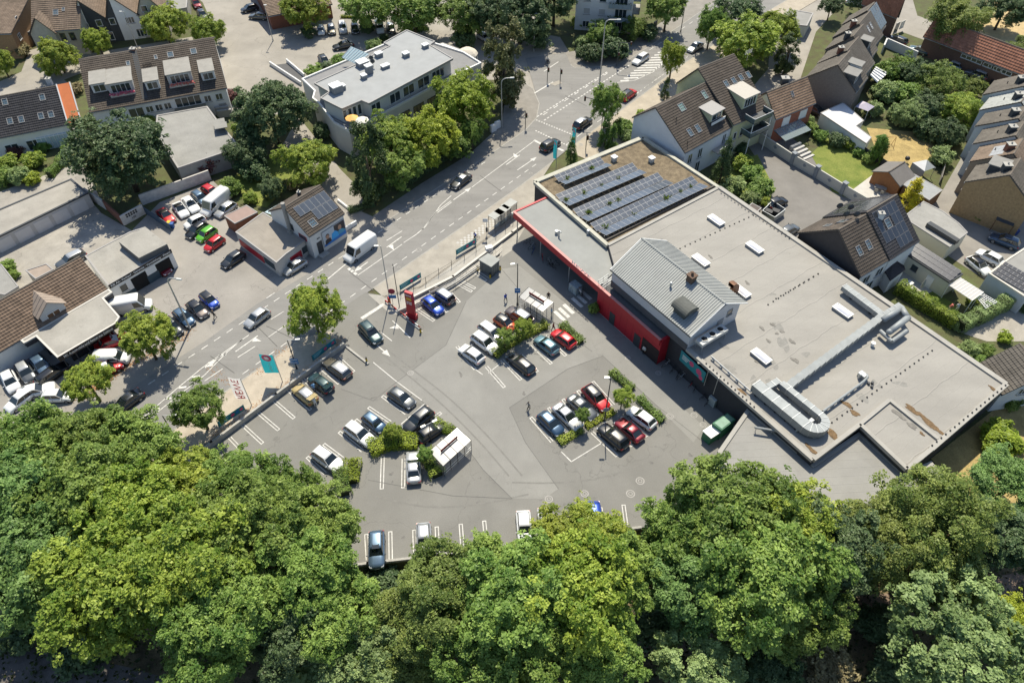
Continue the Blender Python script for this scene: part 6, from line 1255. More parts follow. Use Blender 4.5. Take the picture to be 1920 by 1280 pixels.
CT={'hatch':(4.05,1.76,1.47,.92,.24,.07,-.34,-.45,.68),'small':(3.55,1.64,1.50,.92,.27,.12,-.37,-.46,.70),'suv':(4.45,1.86,1.66,1.02,.22,.07,-.38,-.47,.80),'sedan':(4.6,1.82,1.42,.90,.20,.03,-.22,-.36,.66),'estate':(4.65,1.82,1.46,.92,.21,.06,-.39,-.47,.68),'mpv':(4.3,1.80,1.66,.98,.29,.13,-.39,-.47,.75),'coupe':(4.2,1.78,1.36,.88,.18,.01,-.22,-.40,.62)}
CM={}
def loft(q,secs,mi=0,caps=True):
 n=len(secs[0]);o=len(q.v)
 for s in secs:q.v+=[tuple(p) for p in s]
 for i in range(len(secs)-1):
  for j in range(n):a=o+i*n+j;b=o+i*n+(j+1)%n;q.f.append([a,b,b+n,a+n]);q.a.append(1.);q.m.append(mi)
 if caps:
  q.f.append([o+j for j in range(n)][::-1]);q.f.append([o+(len(secs)-1)*n+j for j in range(n)]);q.a+=[1.,1.];q.m+=[mi,mi]
def car_meshes(kind):
 if kind in CM:return CM[kind]
 L,W,H,zb,xc,xw,xr,xg,zn=CT[kind];w=W/2;q=MB();D={}
 tail=zb+.02 if kind not in ('sedan','coupe') else zb+.05
 st=[(-.5,.80,.42,tail-.22),(-.485,.90,.26,tail-.06),(-.44,.97,.20,tail),(-.3,1.,.18,zb+.02),(0,1.,.18,zb),(xc,1.,.18,zb-.01),(xc+.06,.99,.18,zb-.05),(.40,.96,.18,zn+.10),(.46,.90,.20,zn+.02),(.49,.80,.28,zn-.12),(.5,.66,.38,zn-.22)]
 secs=[]
 for x,f,z0,z1 in st:
  y=w*f;h=z1-z0;secs.append([(x*L,-y*.86,z0),(x*L,-y*.97,z0+.12*h),(x*L,-y,z0+.5*h),(x*L,-y*.96,z0+.84*h),(x*L,-y*.84,z0+.985*h),(x*L,-y*.4,z1+.012),(x*L,y*.4,z1+.012),(x*L,y*.84,z0+.985*h),(x*L,y*.96,z0+.84*h),(x*L,y,z0+.5*h),(x*L,y*.97,z0+.12*h),(x*L,y*.86,z0)])
 loft(q,secs)
 D['body']=(q,'P',True)
 base=[(xg*L,.80*w,zb-.01),(xc*L,.84*w,zb-.03)];top=[(xr*L,.66*w,H-.05),(xw*L,.70*w,H-.06)]
 A=lambda s,e:Vector((base[e][0],s*base[e][1],base[e][2]));T=lambda s,e:Vector((top[e][0],s*top[e][1],top[e][2]))
 q=MB();q.poly([A(1,1),A(-1,1),T(-1,1),T(1,1)][::-1]);D['windscreen']=(q,CGLASS,False)
 q=MB();q.poly([A(1,0),A(-1,0),T(-1,0),T(1,0)]);D['rear_window']=(q,CGLASS,False)
 for s,nm in ((1,'side_window_l'),(-1,'side_window_r')):
  q=MB();q.poly([A(s,0),A(s,1),T(s,1),T(s,0)] if s<0 else [A(s,0),T(s,0),T(s,1),A(s,1)]);D[nm]=(q,CGLASS,False)
 q=MB();xs=np.linspace(xr-.015,xw+.01,7);rs_=[]
 for i,x in enumerate(xs):
  k=1-abs(2*i/6-1)**3;zt=H-.06+.06*k;yy=(top[0][1]+(top[1][1]-top[0][1])*i/6)+.015;rs_.append([(x*L,-yy,zt-.035),(x*L,-yy*.92,zt+.0),(x*L,-yy*.4,zt+.025),(x*L,yy*.4,zt+.025),(x*L,yy*.92,zt),(x*L,yy,zt-.035)])
 loft(q,rs_);D['roof']=(q,'R',True)
 q=MB()
 for s in (1,-1):
  for e in (0,1):q.tube(A(s,e),T(s,e),.035 if e else .05,n=5)
  if kind not in ('coupe',):
   m0=A(s,0).lerp(A(s,1),.52);m1=T(s,0).lerp(T(s,1),.55);q.tube(m0,m1,.03,n=4)
  if kind in ('estate','suv','mpv'):m0=A(s,0).lerp(A(s,1),.2);m1=T(s,0).lerp(T(s,1),.22);q.tube(m0,m1,.035,n=4)
 D['pillars']=(q,'P',False)
 for s,nm in ((1,'headlight_l'),(-1,'headlight_r')):
  q=MB();q.hexa([(.455*L,s*w*.55,zn-.16),(.455*L,s*w*.86,zn-.14),(.488*L,s*w*.80,zn-.17),(.497*L,s*w*.52,zn-.2)],[(.44*L,s*w*.55,zn+.03),(.44*L,s*w*.885,zn+.02),(.484*L,s*w*.82,zn-.06),(.494*L,s*w*.54,zn-.09)]);D[nm]=(q,LAMPF,False)
 for s,nm in ((1,'tail_light_l'),(-1,'tail_light_r')):
  q=MB();q.hexa([(-.503*L,s*w*.5,tail-.34),(-.503*L,s*w*.80,tail-.34),(-.46*L,s*w*.95,tail-.3),(-.46*L,s*w*.6,tail-.3)],[(-.497*L,s*w*.5,tail-.14),(-.494*L,s*w*.84,tail-.12),(-.455*L,s*w*.965,tail-.1),(-.455*L,s*w*.6,tail-.1)]);D[nm]=(q,LAMPR,False)
 for s,nm in ((1,'mirror_l'),(-1,'mirror_r')):q=MB();q.ball((xc*L-.12,s*(w+.09),zb+.06),.07,.11,.07,6,4);D[nm]=(q,'P',True)
 q=MB();q.box((.5*L+.005,0,.36),(.02,.5,.11));D['number_plate_f']=(q,PLATE,False);q=MB();q.box((-.5*L-.012,0,.52),(.02,.5,.11));D['number_plate_b']=(q,PLATE,False)
 q=MB();q.box((0,0,.17),(L*.9,W*.86,.2));D['underbody']=(q,CHASS,False)
 q=MB()
 for s in (1,-1):
  for x in (xc-.03,(xc+xg)/2+.02,xg+.1):q.box((x*L,s*w*.985,.32),(.018,w*.045,zb-.42))
  q.box(((xc+xg)/2*L,s*w*.99,.24),((xc-xg)*L*.8,w*.03,.07))
 q.box((.492*L,0,zn-.3),(.05,w*.9,.14));D['trim_lines']=(q,CHASS,False)
 r=.30 if kind!='suv' else .35
 for i,(x,s) in enumerate(((.31,1),(.31,-1),(-.30,1),(-.30,-1))):
  q=MB();q.tube((x*L,s*(w-.19),r),(x*L,s*(w+.015),r),r,n=16);D['wheel_%d'%i]=(q,TYRE,False)
  q=MB();q.tube((x*L,s*(w+.0),r),(x*L,s*(w+.022),r),r*.66,n=10);D['rim_%d'%i]=(q,RIM,False)
 CM[kind]={k:(v[0].mesh(k.rsplit('_',1)[0] if k[-2]=='_' else k,v[1] if not isinstance(v[1],str) else CHASS,smooth=v[2]),v[1]) for k,v in D.items()}
 return CM[kind]
def van_meshes(kind):
 if kind in CM:return CM[kind]
 L,W,H=(5.9,2.05,2.5) if kind=='van' else (4.5,1.84,1.86);w=W/2;D={};q=MB();hz=.95 if kind=='van' else .92
 nose=hz+.12;xc=.36 if kind=='van' else .30;xt=.25 if kind=='van' else .13
 st=[(-.5,.93,.35,H-.1),(-.49,.97,.25,H-.02),(-.2,1.,.22,H),(xt-.03,1.,.22,H-.01),(xt,.99,.22,H-.05),(xc,.97,.22,nose+.05),(.45,.93,.22,nose-.1),(.49,.84,.26,nose-.3),(.5,.75,.34,nose-.42)];secs=[]
 for x,f,z0,z1 in st:
  y=w*f;h=z1-z0;t=.86 if z1>nose+.2 else .84
  secs.append([(x*L,-y*.9,z0),(x*L,-y,z0+.15*h),(x*L,-y,z0+.5*h),(x*L,-y*.965,z0+.86*h),(x*L,-y*t,z0+.985*h),(x*L,-y*.4,z1+.01),(x*L,y*.4,z1+.01),(x*L,y*t,z0+.985*h),(x*L,y*.965,z0+.86*h),(x*L,y,z0+.5*h),(x*L,y,z0+.15*h),(x*L,y*.9,z0)])
 loft(q,secs);D['body']=(q,'P',True)
 dx=.03;q=MB();q.poly([(xc*L-.02+dx,-w*.80,nose+.12),(xc*L-.02+dx,w*.80,nose+.12),(xt*L+.05+dx,w*.78,H-.14),(xt*L+.05+dx,-w*.78,H-.14)]);D['windscreen']=(q,CGLASS,False)
 for s,nm in ((1,'side_window_l'),(-1,'side_window_r')):
  y=w*1.012;yt=w*.985;pts=[(xt*L-.75,s*y,nose+.18),(xc*L-.18,s*y,nose+.18),(xt*L+.0,s*yt,H-.32),(xt*L-.75,s*yt,H-.32)];q=MB();q.poly(pts if s<0 else pts[::-1]);D[nm]=(q,CGLASS,False)
 for s,nm in ((1,'headlight_l'),(-1,'headlight_r')):q=MB();q.hexa([(.47*L,s*w*.6,nose-.5),(.47*L,s*w*.88,nose-.48),(.497*L,s*w*.78,nose-.5),(.504*L,s*w*.58,nose-.52)],[(.455*L,s*w*.6,nose-.2),(.455*L,s*w*.93,nose-.18),(.486*L,s*w*.83,nose-.28),(.494*L,s*w*.6,nose-.3)]);D[nm]=(q,LAMPF,False)
 for s,nm in ((1,'tail_light_l'),(-1,'tail_light_r')):q=MB();q.box((-.5*L,s*w*.86,.8),(.06,.12,.5));D[nm]=(q,LAMPR,False)
 for s,nm in ((1,'mirror_l'),(-1,'mirror_r')):q=MB();q.box((xc*L-.1,s*(w+.16),nose+.2),(.1,.2,.32));D[nm]=(q,CHASS,False)
 q=MB();q.box((.5*L+.005,0,.4),(.02,.5,.11));D['number_plate_f']=(q,PLATE,False);q=MB();q.box((0,0,.2),(L*.92,W*.9,.2));D['underbody']=(q,CHASS,False)
 for i,(x,s) in enumerate(((.33,1),(.33,-1),(-.28,1),(-.28,-1))):
  q=MB();q.tube((x*L,s*(w-.2),.34),(x*L,s*(w+.015),.34),.34,n=16);D['wheel_%d'%i]=(q,TYRE,False);q=MB();q.tube((x*L,s*w,.34),(x*L,s*(w+.022),.34),.2,n=10);D['rim_%d'%i]=(q,RIM,False)
 CM[kind]={k:(v[0].mesh(k.rsplit('_',1)[0] if k[-2]=='_' else k,v[1] if not isinstance(v[1],str) else CHASS,smooth=v[2]),v[1]) for k,v in D.items()}
 return CM[kind]
def place_car(kind,rear,front,colour,label,group,roof=None,zz=.03,extra=None):
 ms=van_meshes(kind) if 'van' in kind else car_meshes(kind);zr=.75 if 'van' not in kind else 1.1
 a,b=P(*rear,zr),P(*front,zr);c=(a+b)/2;ang=math.atan2(b.y-a.y,b.x-a.x)
 t=thing('parked_car' if 'road' not in group else 'car',label,'van' if 'van' in kind else 'car',z_(c,zz),group,ang)
 if 'van' in kind:t.name='van'
 wheels={}
 for k,(me,m) in ms.items():
  nm=k.rsplit('_',1)[0] if k[-2]=='_' else k
  if nm=='rim':o=link(nm,me,wheels[k[-1]])
  else:o=link(nm,me,t)
  if nm=='wheel':wheels[k[-1]]=o
  if nm=='trim_lines':o['kind']='stuff'
  if isinstance(m,str):
   s=o.material_slots[0];s.link='OBJECT';s.material=PAINT[(roof or colour) if m=='R' else colour]
 if extra=='panorama':
  L,W,H=CT[kind][:3];q=MB();q.box((-.02*L,0,H-.012),(L*.22,W*.42,.022));link('sunroof',q.mesh('sunroof',CGLASS),t)
 if extra=='rails':
  L,W,H=CT[kind][:3]
  for s in (1,-1):q=MB();q.tube((-.33*L,s*W*.33,H+.02),(.04*L,s*W*.33,H+.02),.025,n=5);link('roof_rail',q.mesh('roof_rail',CHASS),t)
 if extra=='tailgate':
  L,W,H=CT[kind][:3];q=MB();q.hexa([(-.36*L,-W*.38,H-.02),(-.36*L,W*.38,H-.02),(-.56*L,W*.36,H+.25),(-.56*L,-W*.36,H+.25)],[(-.36*L,-W*.38,H+.04),(-.36*L,W*.38,H+.04),(-.57*L,W*.36,H+.31),(-.57*L,-W*.36,H+.31)]);o=link('open_tailgate',q.mesh('open_tailgate',PAINT[colour]),t)
 return t
LOTG,ROADG,DEALG,WESTG,COURTG,EASTG='cars parked in the supermarket car park','cars driving on the main road','cars on the dealer forecourt','cars on the lower dealer yard','cars in the northern parking court','cars parked in the eastern lanes'
CARS=[('suv',(677,604),(713,643),'petrol','dark petrol car driving in at the entrance beside the red pylon',LOTG,None,'panorama'),('hatch',(794,556),(829,587),'blue','bright blue hatchback parked below the pedestrian ramp',LOTG,None,None),('mpv',(848,566),(811,541),'brown','brown people carrier with pale roof next to the bright blue hatchback',LOTG,'silver',None),('estate',(652,704),(612,674),'bronze','bronze estate with pale roof nearest the entrance in the wall row',LOTG,'silver',None),('hatch',(621,733),(581,701),'petrol','dark car with open boot where two people load shopping',LOTG,None,'tailgate'),('hatch',(594,757),(548,718),'gold','silver and gold car with raised tailgate in the wall row',LOTG,'silver','tailgate'),('hatch',(731,730),(775,760),'grey','dark grey hatchback alone in its bay below the entrance lane',LOTG,None,None),('suv',(808,768),(760,806),'dark','dark grey car facing the yellow shrubs by the trolley shelter',LOTG,None,None),('small',(683,777),(720,806),'navy','small navy car half hidden by the yellow-green shrubs',LOTG,'bluegrey',None),('suv',(646,793),(702,833),'white','white off-roader parked against the yellow-green shrubs',LOTG,None,None),('suv',(592,845),(637,876),'white','white car with roof rails beside the low yellow hedge',LOTG,None,'rails'),('sedan',(776,896),(774,853),'silver','silver car standing upright in the picture below the shrubs',LOTG,None,None),('hatch',(789,821),(826,796),'black','black car squeezed beside the lamp post and trolley shelter',LOTG,None,None),('hatch',(907,679),(861,646),'white','white hatchback at the left end of the middle island row',LOTG,None,None),('suv',(887,626),(932,658),'white','white car second from the left in the middle island row',LOTG,None,None),('estate',(899,605),(947,640),'silver','silver estate partly under the small island tree',LOTG,'white',None),('small',(928,592),(966,617),'orange','orange car with black roof under the island trees',LOTG,'black',None),('suv',(996,606),(950,576),'brown','taupe car with pale roof beside the upper trolley shelter',LOTG,'silver',None),('hatch',(1047,663),(1003,628),'teal','pale teal estate car between the bright red car and the shrubs',LOTG,None,None),('hatch',(1077,649),(1036,618),'red','bright red hatchback beside the leafy low hedge',LOTG,None,None),('estate',(1000,699),(953,661),'black','black estate with bright glint in front of the island tree',LOTG,None,None),('hatch',(1010,771),(1056,815),'navy','dark blue-grey hatchback at the left end of the lower island row',LOTG,'bluegrey',None),('sedan',(1041,758),(1088,802),'silver','silver saloon second from the left in the lower island row',LOTG,None,None),('sedan',(1068,742),(1116,783),'grey','dark grey saloon third from the left in the lower island row',LOTG,None,None),('suv',(1098,725),(1138,766),'red','red car with black roof and sunroof beside the tall car park lamp',LOTG,'black','panorama'),('hatch',(1229,801),(1178,763),'white','white hatchback at the right end of the lower island row',LOTG,None,None),('coupe',(1204,825),(1157,784),'darkred','dark red sports car between the white and the black car',LOTG,None,None),('suv',(1177,841),(1123,794),'black','large black car parked beside the dark red sports car',LOTG,None,'rails'),('suv',(706,1001),(706,1058),'bluegrey','blue-grey car with sunroof against the southern parapet wall',LOTG,None,'panorama'),('hatch',(794,984),(796,1036),'silver','silver car half under the hornbeam on the southern row',LOTG,None,None),('hatch',(981,962),(985,1012),'white','white car under the foliage, left of two on the southern row',LOTG,None,None),('hatch',(1021,956),(1026,1006),'white','white car under the foliage, right of two on the southern row',LOTG,None,None),('hatch',(1112,946),(1118,992),'blue','blue car almost covered by foliage on the southern row',LOTG,None,None),('van',(702,445),(646,486),'white','white delivery van driving past the billboard',ROADG,None,None),('sedan',(881,325),(846,352),'dark','dark car driving in the tree shade beside the bus stop',ROADG,'silver',None),('hatch',(501,580),(461,610),'silver','silver-grey car driving past the dealer pavement',ROADG,None,None),('sedan',(260,735),(213,770),'dark','dark car driving in the lower left tree shade',ROADG,None,None),('suv',(1017,280),(1046,262),'dark','dark car waiting at the junction stop line',ROADG,None,None),('suv',(1078,240),(1107,220),'dark','dark car crossing the junction beside the street tree',ROADG,'silver',None),('suv',(1164,187),(1191,167),'red','red car with dark roof driving away beyond the junction',ROADG,'black',None),('estate',(1214,101),(1188,119),'white','white estate driving beside the hatched island',ROADG,None,None),('sedan',(1314,81),(1293,94),'silver','silver saloon driving far up the main road',ROADG,None,None),('coupe',(297,390),(325,417),'red','red car with black roof against the blue board fence',DEALG,'black',None),('coupe',(328,378),(349,406),'white','white open-top car with dark seats by the weathered wall',DEALG,'black',None),('sedan',(346,370),(368,395),'white','white saloon with sunroof by the weathered wall',DEALG,None,'panorama'),('small',(364,362),(384,378),'bluegrey','blue-grey small car behind the white parked van',DEALG,None,None),('hatch',(385,352),(406,365),'red','red car deepest in the corner behind the white van',DEALG,None,None),('van',(424,362),(381,398),'white','white panel van parked on the dealer forecourt',DEALG,None,None),('hatch',(438,381),(407,403),'silver','silver hatchback between the white van and the brown hut',DEALG,None,None),('small',(382,407),(347,424),'white','small white car above the black one in the forecourt row',DEALG,None,None),('hatch',(385,419),(352,442),'black','black car between the white and the green one',DEALG,None,None),('small',(405,426),(368,451),'green','lime green small car on the forecourt',DEALG,None,None),('small',(424,440),(378,473),'red','bright red hatchback beside the lime green car',DEALG,None,None),('hatch',(458,471),(414,500),'dark','dark grey hatchback alone in front of the corner shop',DEALG,None,None),('hatch',(573,486),(531,511),'silver','silver hatchback parked outside the red shop front',DEALG,None,None),('small',(374,546),(410,578),'blue','car with blue bonnet and black roof at the end of the roadside row',DEALG,'black',None),('hatch',(351,563),(389,595),'brown','glossy brown-black hatchback second in the roadside row',DEALG,'black',None),('hatch',(326,577),(363,611),'navy','blue car third in the roadside row under the lamp',DEALG,'bluegrey','panorama'),('hatch',(306,595),(338,628),'dark','dark grey hatchback beside the round street tree',DEALG,None,'panorama'),('van',(210,578),(276,566),'white','white panel van parked beside the showroom',DEALG,None,None),('hatch',(286,494),(312,508),'darkred','dark red car inside the right workshop bay',DEALG,None,None),('estate',(160,471),(104,500),'grey','grey estate parked in the yard behind the tiled dealer house',DEALG,'silver',None),('sedan',(190,647),(228,632),'red','red car in front of the showroom fascia',WESTG,None,None),('smallvan',(180,669),(238,667),'white','white delivery van below the showroom',WESTG,None,None),('hatch',(184,697),(216,684),'red','red and white car behind the small street tree',WESTG,'white',None),('estate',(82,711),(113,688),'black','black estate with red tail lamps in the lower yard',WESTG,None,None),('hatch',(37,680),(58,713),'grey','grey hatchback with pale roof in the lower yard',WESTG,'silver',None),('hatch',(63,668),(88,697),'bluegrey','blue-grey car in the building shade of the lower yard',WESTG,None,None),('hatch',(7,690),(31,738),'white','white car at the left edge of the lower yard',WESTG,None,None),('sedan',(49,735),(84,726),'white','white car in the middle of the white group in the lower yard',WESTG,None,None),('hatch',(52,738),(22,760),'white','white car half under the wood edge in the lower yard',WESTG,None,None),('hatch',(83,742),(132,740),'white','white hatchback nearest the small street tree in the lower yard',WESTG,None,None),('estate',(503,31),(467,28),'grey','silver-grey estate at the top beside the tall lamp',COURTG,None,None),('hatch',(480,12),(455,18),'dark','dark car behind the silver-grey estate at the top',COURTG,None,None),('hatch',(362,-4),(374,16),'darkred','dark red car cut by the top edge',COURTG,None,None),('hatch',(371,16),(387,38),'dark','dark car beside the round street tree near the top edge',COURTG,None,None),('small',(600,46),(603,66),'white','small white car, first in the court row',COURTG,None,None),('hatch',(619,43),(623,66),'bronze','bronze hatchback, second in the court row',COURTG,'silver',None),('suv',(640,38),(645,66),'silver','silver car, third in the court row',COURTG,'white',None),('hatch',(664,42),(667,64),'black','black car, fourth in the court row',COURTG,None,None),('smallvan',(707,35),(715,62),'white','white van in the court row right of the round bush',COURTG,None,None),('hatch',(729,42),(736,63),'black','dark car at the right end of the court row',COURTG,'silver',None),('sedan',(657,82),(629,87),'dark','dark car driving through the parking court',COURTG,None,None),('hatch',(601,104),(614,122),'dark','dark car beside the office hedge',COURTG,None,None),('smallvan',(795,2),(806,24),'white','white van under the trees at the top',COURTG,None,None),('small',(898,64),(915,74),'white','white car half hidden by the pine',COURTG,None,None),('estate',(1697,80),(1668,68),'black','black estate below the red roofed hall',EASTG,None,None),('estate',(1741,99),(1708,87),'petrol','dark green car beside the school tree',EASTG,None,None),('hatch',(1803,127),(1769,115),'bluegrey','light blue-grey hatchback below the school windows',EASTG,'silver',None),('suv',(1848,145),(1815,133),'grey','grey car at the end of the school lane',EASTG,'silver',None),('hatch',(1590,1),(1616,5),'white','white car cut by the top edge near the red roof',EASTG,None,None),('hatch',(1517,200),(1545,214),'dark','dark car tucked between the brick house and the white garage',EASTG,None,None),('hatch',(1446,383),(1468,374),'black','black car at the edge of the garage court',EASTG,None,None),('hatch',(1470,437),(1490,425),'grey','grey car beside the supermarket back wall',EASTG,None,None),('hatch',(1876,492),(1836,470),'white','white hatchback in the east yard, upper of two',EASTG,None,None),('hatch',(1818,483),(1852,510),'white','white car with black roof in the east yard, lower of two',EASTG,'black',None),('suv',(1907,460),(1861,442),'navy','dark blue car in the shade of the ochre gable',EASTG,None,None)]
for kind,rear,front,colour,label,group,roof,extra in CARS:place_car(kind,rear,front,colour,label,group,roof,extra=extra)
# ---------------------------------------------------------------- trees, shrubs and hedges
BARK=mat('bark',(.10,.075,.05),.95,.3,4)
LF={'green':leafmat('leaf_green',(0.080,0.158,0.027),(0.345,0.464,0.108)),'lime':leafmat('leaf_lime',(0.120,0.200,0.022),(0.461,0.527,0.090)),'dark':leafmat('leaf_dark',(0.039,0.084,0.030),(0.170,0.237,0.100),.24),'yellow':leafmat('leaf_yellow',(0.165,0.235,0.018),(0.460,0.532,0.068)),'blue':leafmat('leaf_bluegreen',(0.069,0.147,0.036),(0.291,0.439,0.134)),'grey':leafmat('leaf_greygreen',(0.113,0.173,0.053),(0.427,0.537,0.215)),'fine':leafmat('leaf_hornbeam',(0.080,0.137,0.025),(0.345,0.411,0.108)),'conifer':leafmat('needle_dark',(0.022,0.050,0.014),(0.110,0.159,0.049),.1),'purple':leafmat('leaf_purple',(0.055,0.022,0.024),(0.232,0.110,0.091),.2),'gold':leafmat('needle_gold',(0.340,0.280,0.010),(0.750,0.659,0.037),.2),'pine':leafmat('needle_pine',(0.055,0.070,0.022),(0.232,0.244,0.091),.1),'cedar':leafmat('needle_green',(0.050,0.115,0.016),(0.207,0.329,0.061),.1),'dry':leafmat('dry_leaf',(0.150,0.125,0.060),(0.439,0.378,0.195),.2)}
def leaf_mesh(name,C,D,size,var,mat_,aspect=.62):
 """one small folded leaf blade per point: C centres, D facing directions"""
 n=len(C);D=D/np.linalg.norm(D,axis=1,keepdims=True);rnd=rng.normal(size=(n,3));U=np.cross(D,rnd);U/=np.linalg.norm(U,axis=1,keepdims=True);V=np.cross(D,U)
 s=size[:,None];verts=np.stack([C-U*s,C+V*s*aspect-D*s*.18,C+U*s,C-V*s*aspect-D*s*.18],1).reshape(-1,3)
 me=bpy.data.meshes.new(name);me.vertices.add(4*n);me.vertices.foreach_set('co',verts.ravel().astype(np.float32))
 me.loops.add(4*n);me.loops.foreach_set('vertex_index',np.arange(4*n,dtype=np.int32));me.polygons.add(n);me.polygons.foreach_set('loop_start',np.arange(0,4*n,4,dtype=np.int32))
 at=me.attributes.new('var','FLOAT','FACE');at.data.foreach_set('value',np.clip(var,0,1).astype(np.float32));me.materials.append(mat_);me.update(calc_edges=True);return me
def unit(v):return v/np.linalg.norm(v,axis=1,keepdims=True)
def crown_points(seed,n,kind='broad'):
 r=np.random.default_rng(seed);np_={'broad':92,'fine':100,'cone':70,'pine':46,'bush':30,'round':110}[kind]
 i=np.arange(np_)+.5;ph=np.arccos(1-1.62*i/np_);th=np.pi*(1+5**.5)*i+r.uniform(0,6);d=np.stack([np.cos(th)*np.sin(ph),np.sin(th)*np.sin(ph),np.cos(ph)],1);d=unit(d+r.normal(0,.16,d.shape))
 k=r.normal(0,1,(5,3));am=r.uniform(.05,.11,5);bump=1+(am*np.sin(2.6*d@k.T)).sum(1)
 if kind=='cone':
  h=r.uniform(0,1,np_)**.8;a=r.uniform(0,6.28,np_);rad=(1-h)*.42+.05;c=np.stack([np.cos(a)*rad,np.sin(a)*rad,-1+2*h],1);pr=.10+.13*(1-h)
 elif kind=='pine':
  h=r.uniform(-.7,1,np_);a=r.uniform(0,6.28,np_);rad=np.sqrt(np.clip(1-((h-.1)/1.)**2,.05,1))*r.uniform(.25,.7,np_);c=np.stack([np.cos(a)*rad,np.sin(a)*rad,h],1);pr=r.uniform(.14,.26,np_)
 else:
  rr={'broad':(.50,.92),'fine':(.55,.88),'bush':(.45,.72),'round':(.72,.86)}[kind];c=d*(r.uniform(*rr,np_)*bump)[:,None];pr=r.uniform(*{'broad':(.11,.33),'fine':(.10,.27),'bush':(.28,.42),'round':(.13,.20)}[kind],np_);c[:,2]*=.92
  m=max(6,np_//5);c[:m]*=r.uniform(.15,.6,(m,1));pr[:m]*=1.3
 if kind in ('cone','pine'):
  ns,sr,flatn=12,(.05,.12),.5
 else:ns,sr,flatn={'broad':(20,(.045,.095),.34),'fine':(22,(.04,.11),.20),'bush':(12,(.10,.20),.5),'round':(12,(.045,.085),.45)}[kind]
 # leaf sprays: flattened tufts scattered over the outer side of every puff
 w=pr**2;m=np_*ns;pi=r.choice(np_,m,p=w/w.sum());out=unit(c[pi]+1e-6);q=unit(r.normal(size=(m,3))*.9+out*.8+np.array([0,0,.5]));rad=pr[pi]*r.uniform(.35,1.12,m)
 far=r.random(m)<.10;rad[far]*=r.uniform(1.1,1.55,far.sum());tc=c[pi]+q*rad[:,None];tr=r.uniform(*sr,m);tn=unit(q*.7+np.array([0,0,.9])+r.normal(0,.25,(m,3)))
 tone=r.uniform(.22,.66,np_)[pi]+r.normal(0,.16,m);ti=r.choice(m,n,p=tr**2/(tr**2).sum());g3=r.normal(size=(n,3));g3/=np.maximum(1.,np.linalg.norm(g3,axis=1,keepdims=True));nn=tn[ti];g3-=nn*(g3*nn).sum(1,keepdims=True)*(1-flatn)
 pos=tc[ti]+g3*tr[ti][:,None]
 if kind=='fine':pos[:,2]-=.5*(g3**2).sum(1)*tr[ti]
 dirn=nn+r.normal(0,.42,(n,3));tone=tone[ti]+r.normal(0,.13,n)
 return pos,dirn,tone,c,pr
PROTO={}
NL={'broad':46000,'fine':46000,'cone':9000,'pine':16000,'bush':6000,'round':34000}
LS={'broad':(.017,.033),'fine':(.014,.027),'cone':(.022,.04),'pine':(.026,.05),'bush':(.05,.085),'round':(.019,.032)}
def crown_mesh(kind,v):
 if (kind,v) not in PROTO:
  n=NL[kind];pos,dirn,tone,c,pr=crown_points(100+17*v+7*len(kind),n,kind)
  PROTO[kind,v]=leaf_mesh('crown',pos,dirn,rng.uniform(*LS[kind],n)*np.exp(rng.normal(0,.22,n)),tone,LF['green'],.40 if kind in ('pine','cone') else .62),c
 return PROTO[kind,v]
def trunk_mesh(h,r0,limbs,seed):
 q=MB();r=random.Random(seed);pts=[Vector((0,0,0)),Vector((r.uniform(-.1,.1),r.uniform(-.1,.1),h*.4)),Vector((r.uniform(-.2,.2),r.uniform(-.2,.2),h*.75)),Vector((0,0,h))]
 q.path(pts,[r0*1.25,r0,r0*.8,r0*.45],8)
 for l in limbs:
  b=pts[1].lerp(pts[2],r.uniform(.3,1));m=b.lerp(Vector(l),.5)+Vector((0,0,r.uniform(0,.4)));q.path([b,m,Vector(l)],[r0*.5,r0*.32,r0*.1],5)
 return q
TREEN=[0]
def pxm(x,y,z):return FOCAL/(P(x,y,z)-Vector((0,0,CAM_H))).dot(Vector((0,math.cos(CAM_DEP),-math.sin(CAM_DEP))))
def tree(x,y,rpx,zc,kind,leaf,label,sz=1.0,z0=0.,group=None,name='tree',v=None,cat='tree',trunk=True,r0=None):
 c=P(x,y,zc);rad=rpx/pxm(x,y,zc);TREEN[0]+=1;k=TREEN[0];nv={'broad':7,'fine':3,'cone':2,'pine':2,'bush':4,'round':2}[kind];v=k%nv if v is None else v
 t=thing(name,label,cat,z_(c,z0),group);me,cl=crown_mesh(kind,v)
 o=link('crown',me,t,(0,0,zc-z0));o.scale=(rad*rng.uniform(.94,1.06),rad*rng.uniform(.94,1.06),rad*sz*rng.uniform(.94,1.06));o.rotation_euler=(0,0,rng.uniform(0,6.28))
 s=o.material_slots[0];s.link='OBJECT';s.material=LF[leaf]
 if trunk:
  h=zc-z0;ang=o.rotation_euler.z;lim=[]
  for i in range(6):
   p=cl[(i*7+3)%len(cl)]*np.array([o.scale[0],o.scale[1],o.scale[2]])*.75;lim.append((p[0]*math.cos(ang)-p[1]*math.sin(ang),p[0]*math.sin(ang)+p[1]*math.cos(ang),p[2]+h))
  link('trunk',trunk_mesh(h+rad*sz*.3,r0 or max(.07,rad*.05),lim,k).mesh('trunk',BARK,smooth=True),t)
 return t
def shrub(x,y,rpx,leaf,label,sz=.8,group=None,z=None,v=None):
 rad=rpx/pxm(x,y,.8);zc=rad*sz*.75 if z is None else z
 return tree(x,y,rpx,zc,'bush',leaf,label,sz,0.,group,'shrub',v,'shrub',trunk=False)
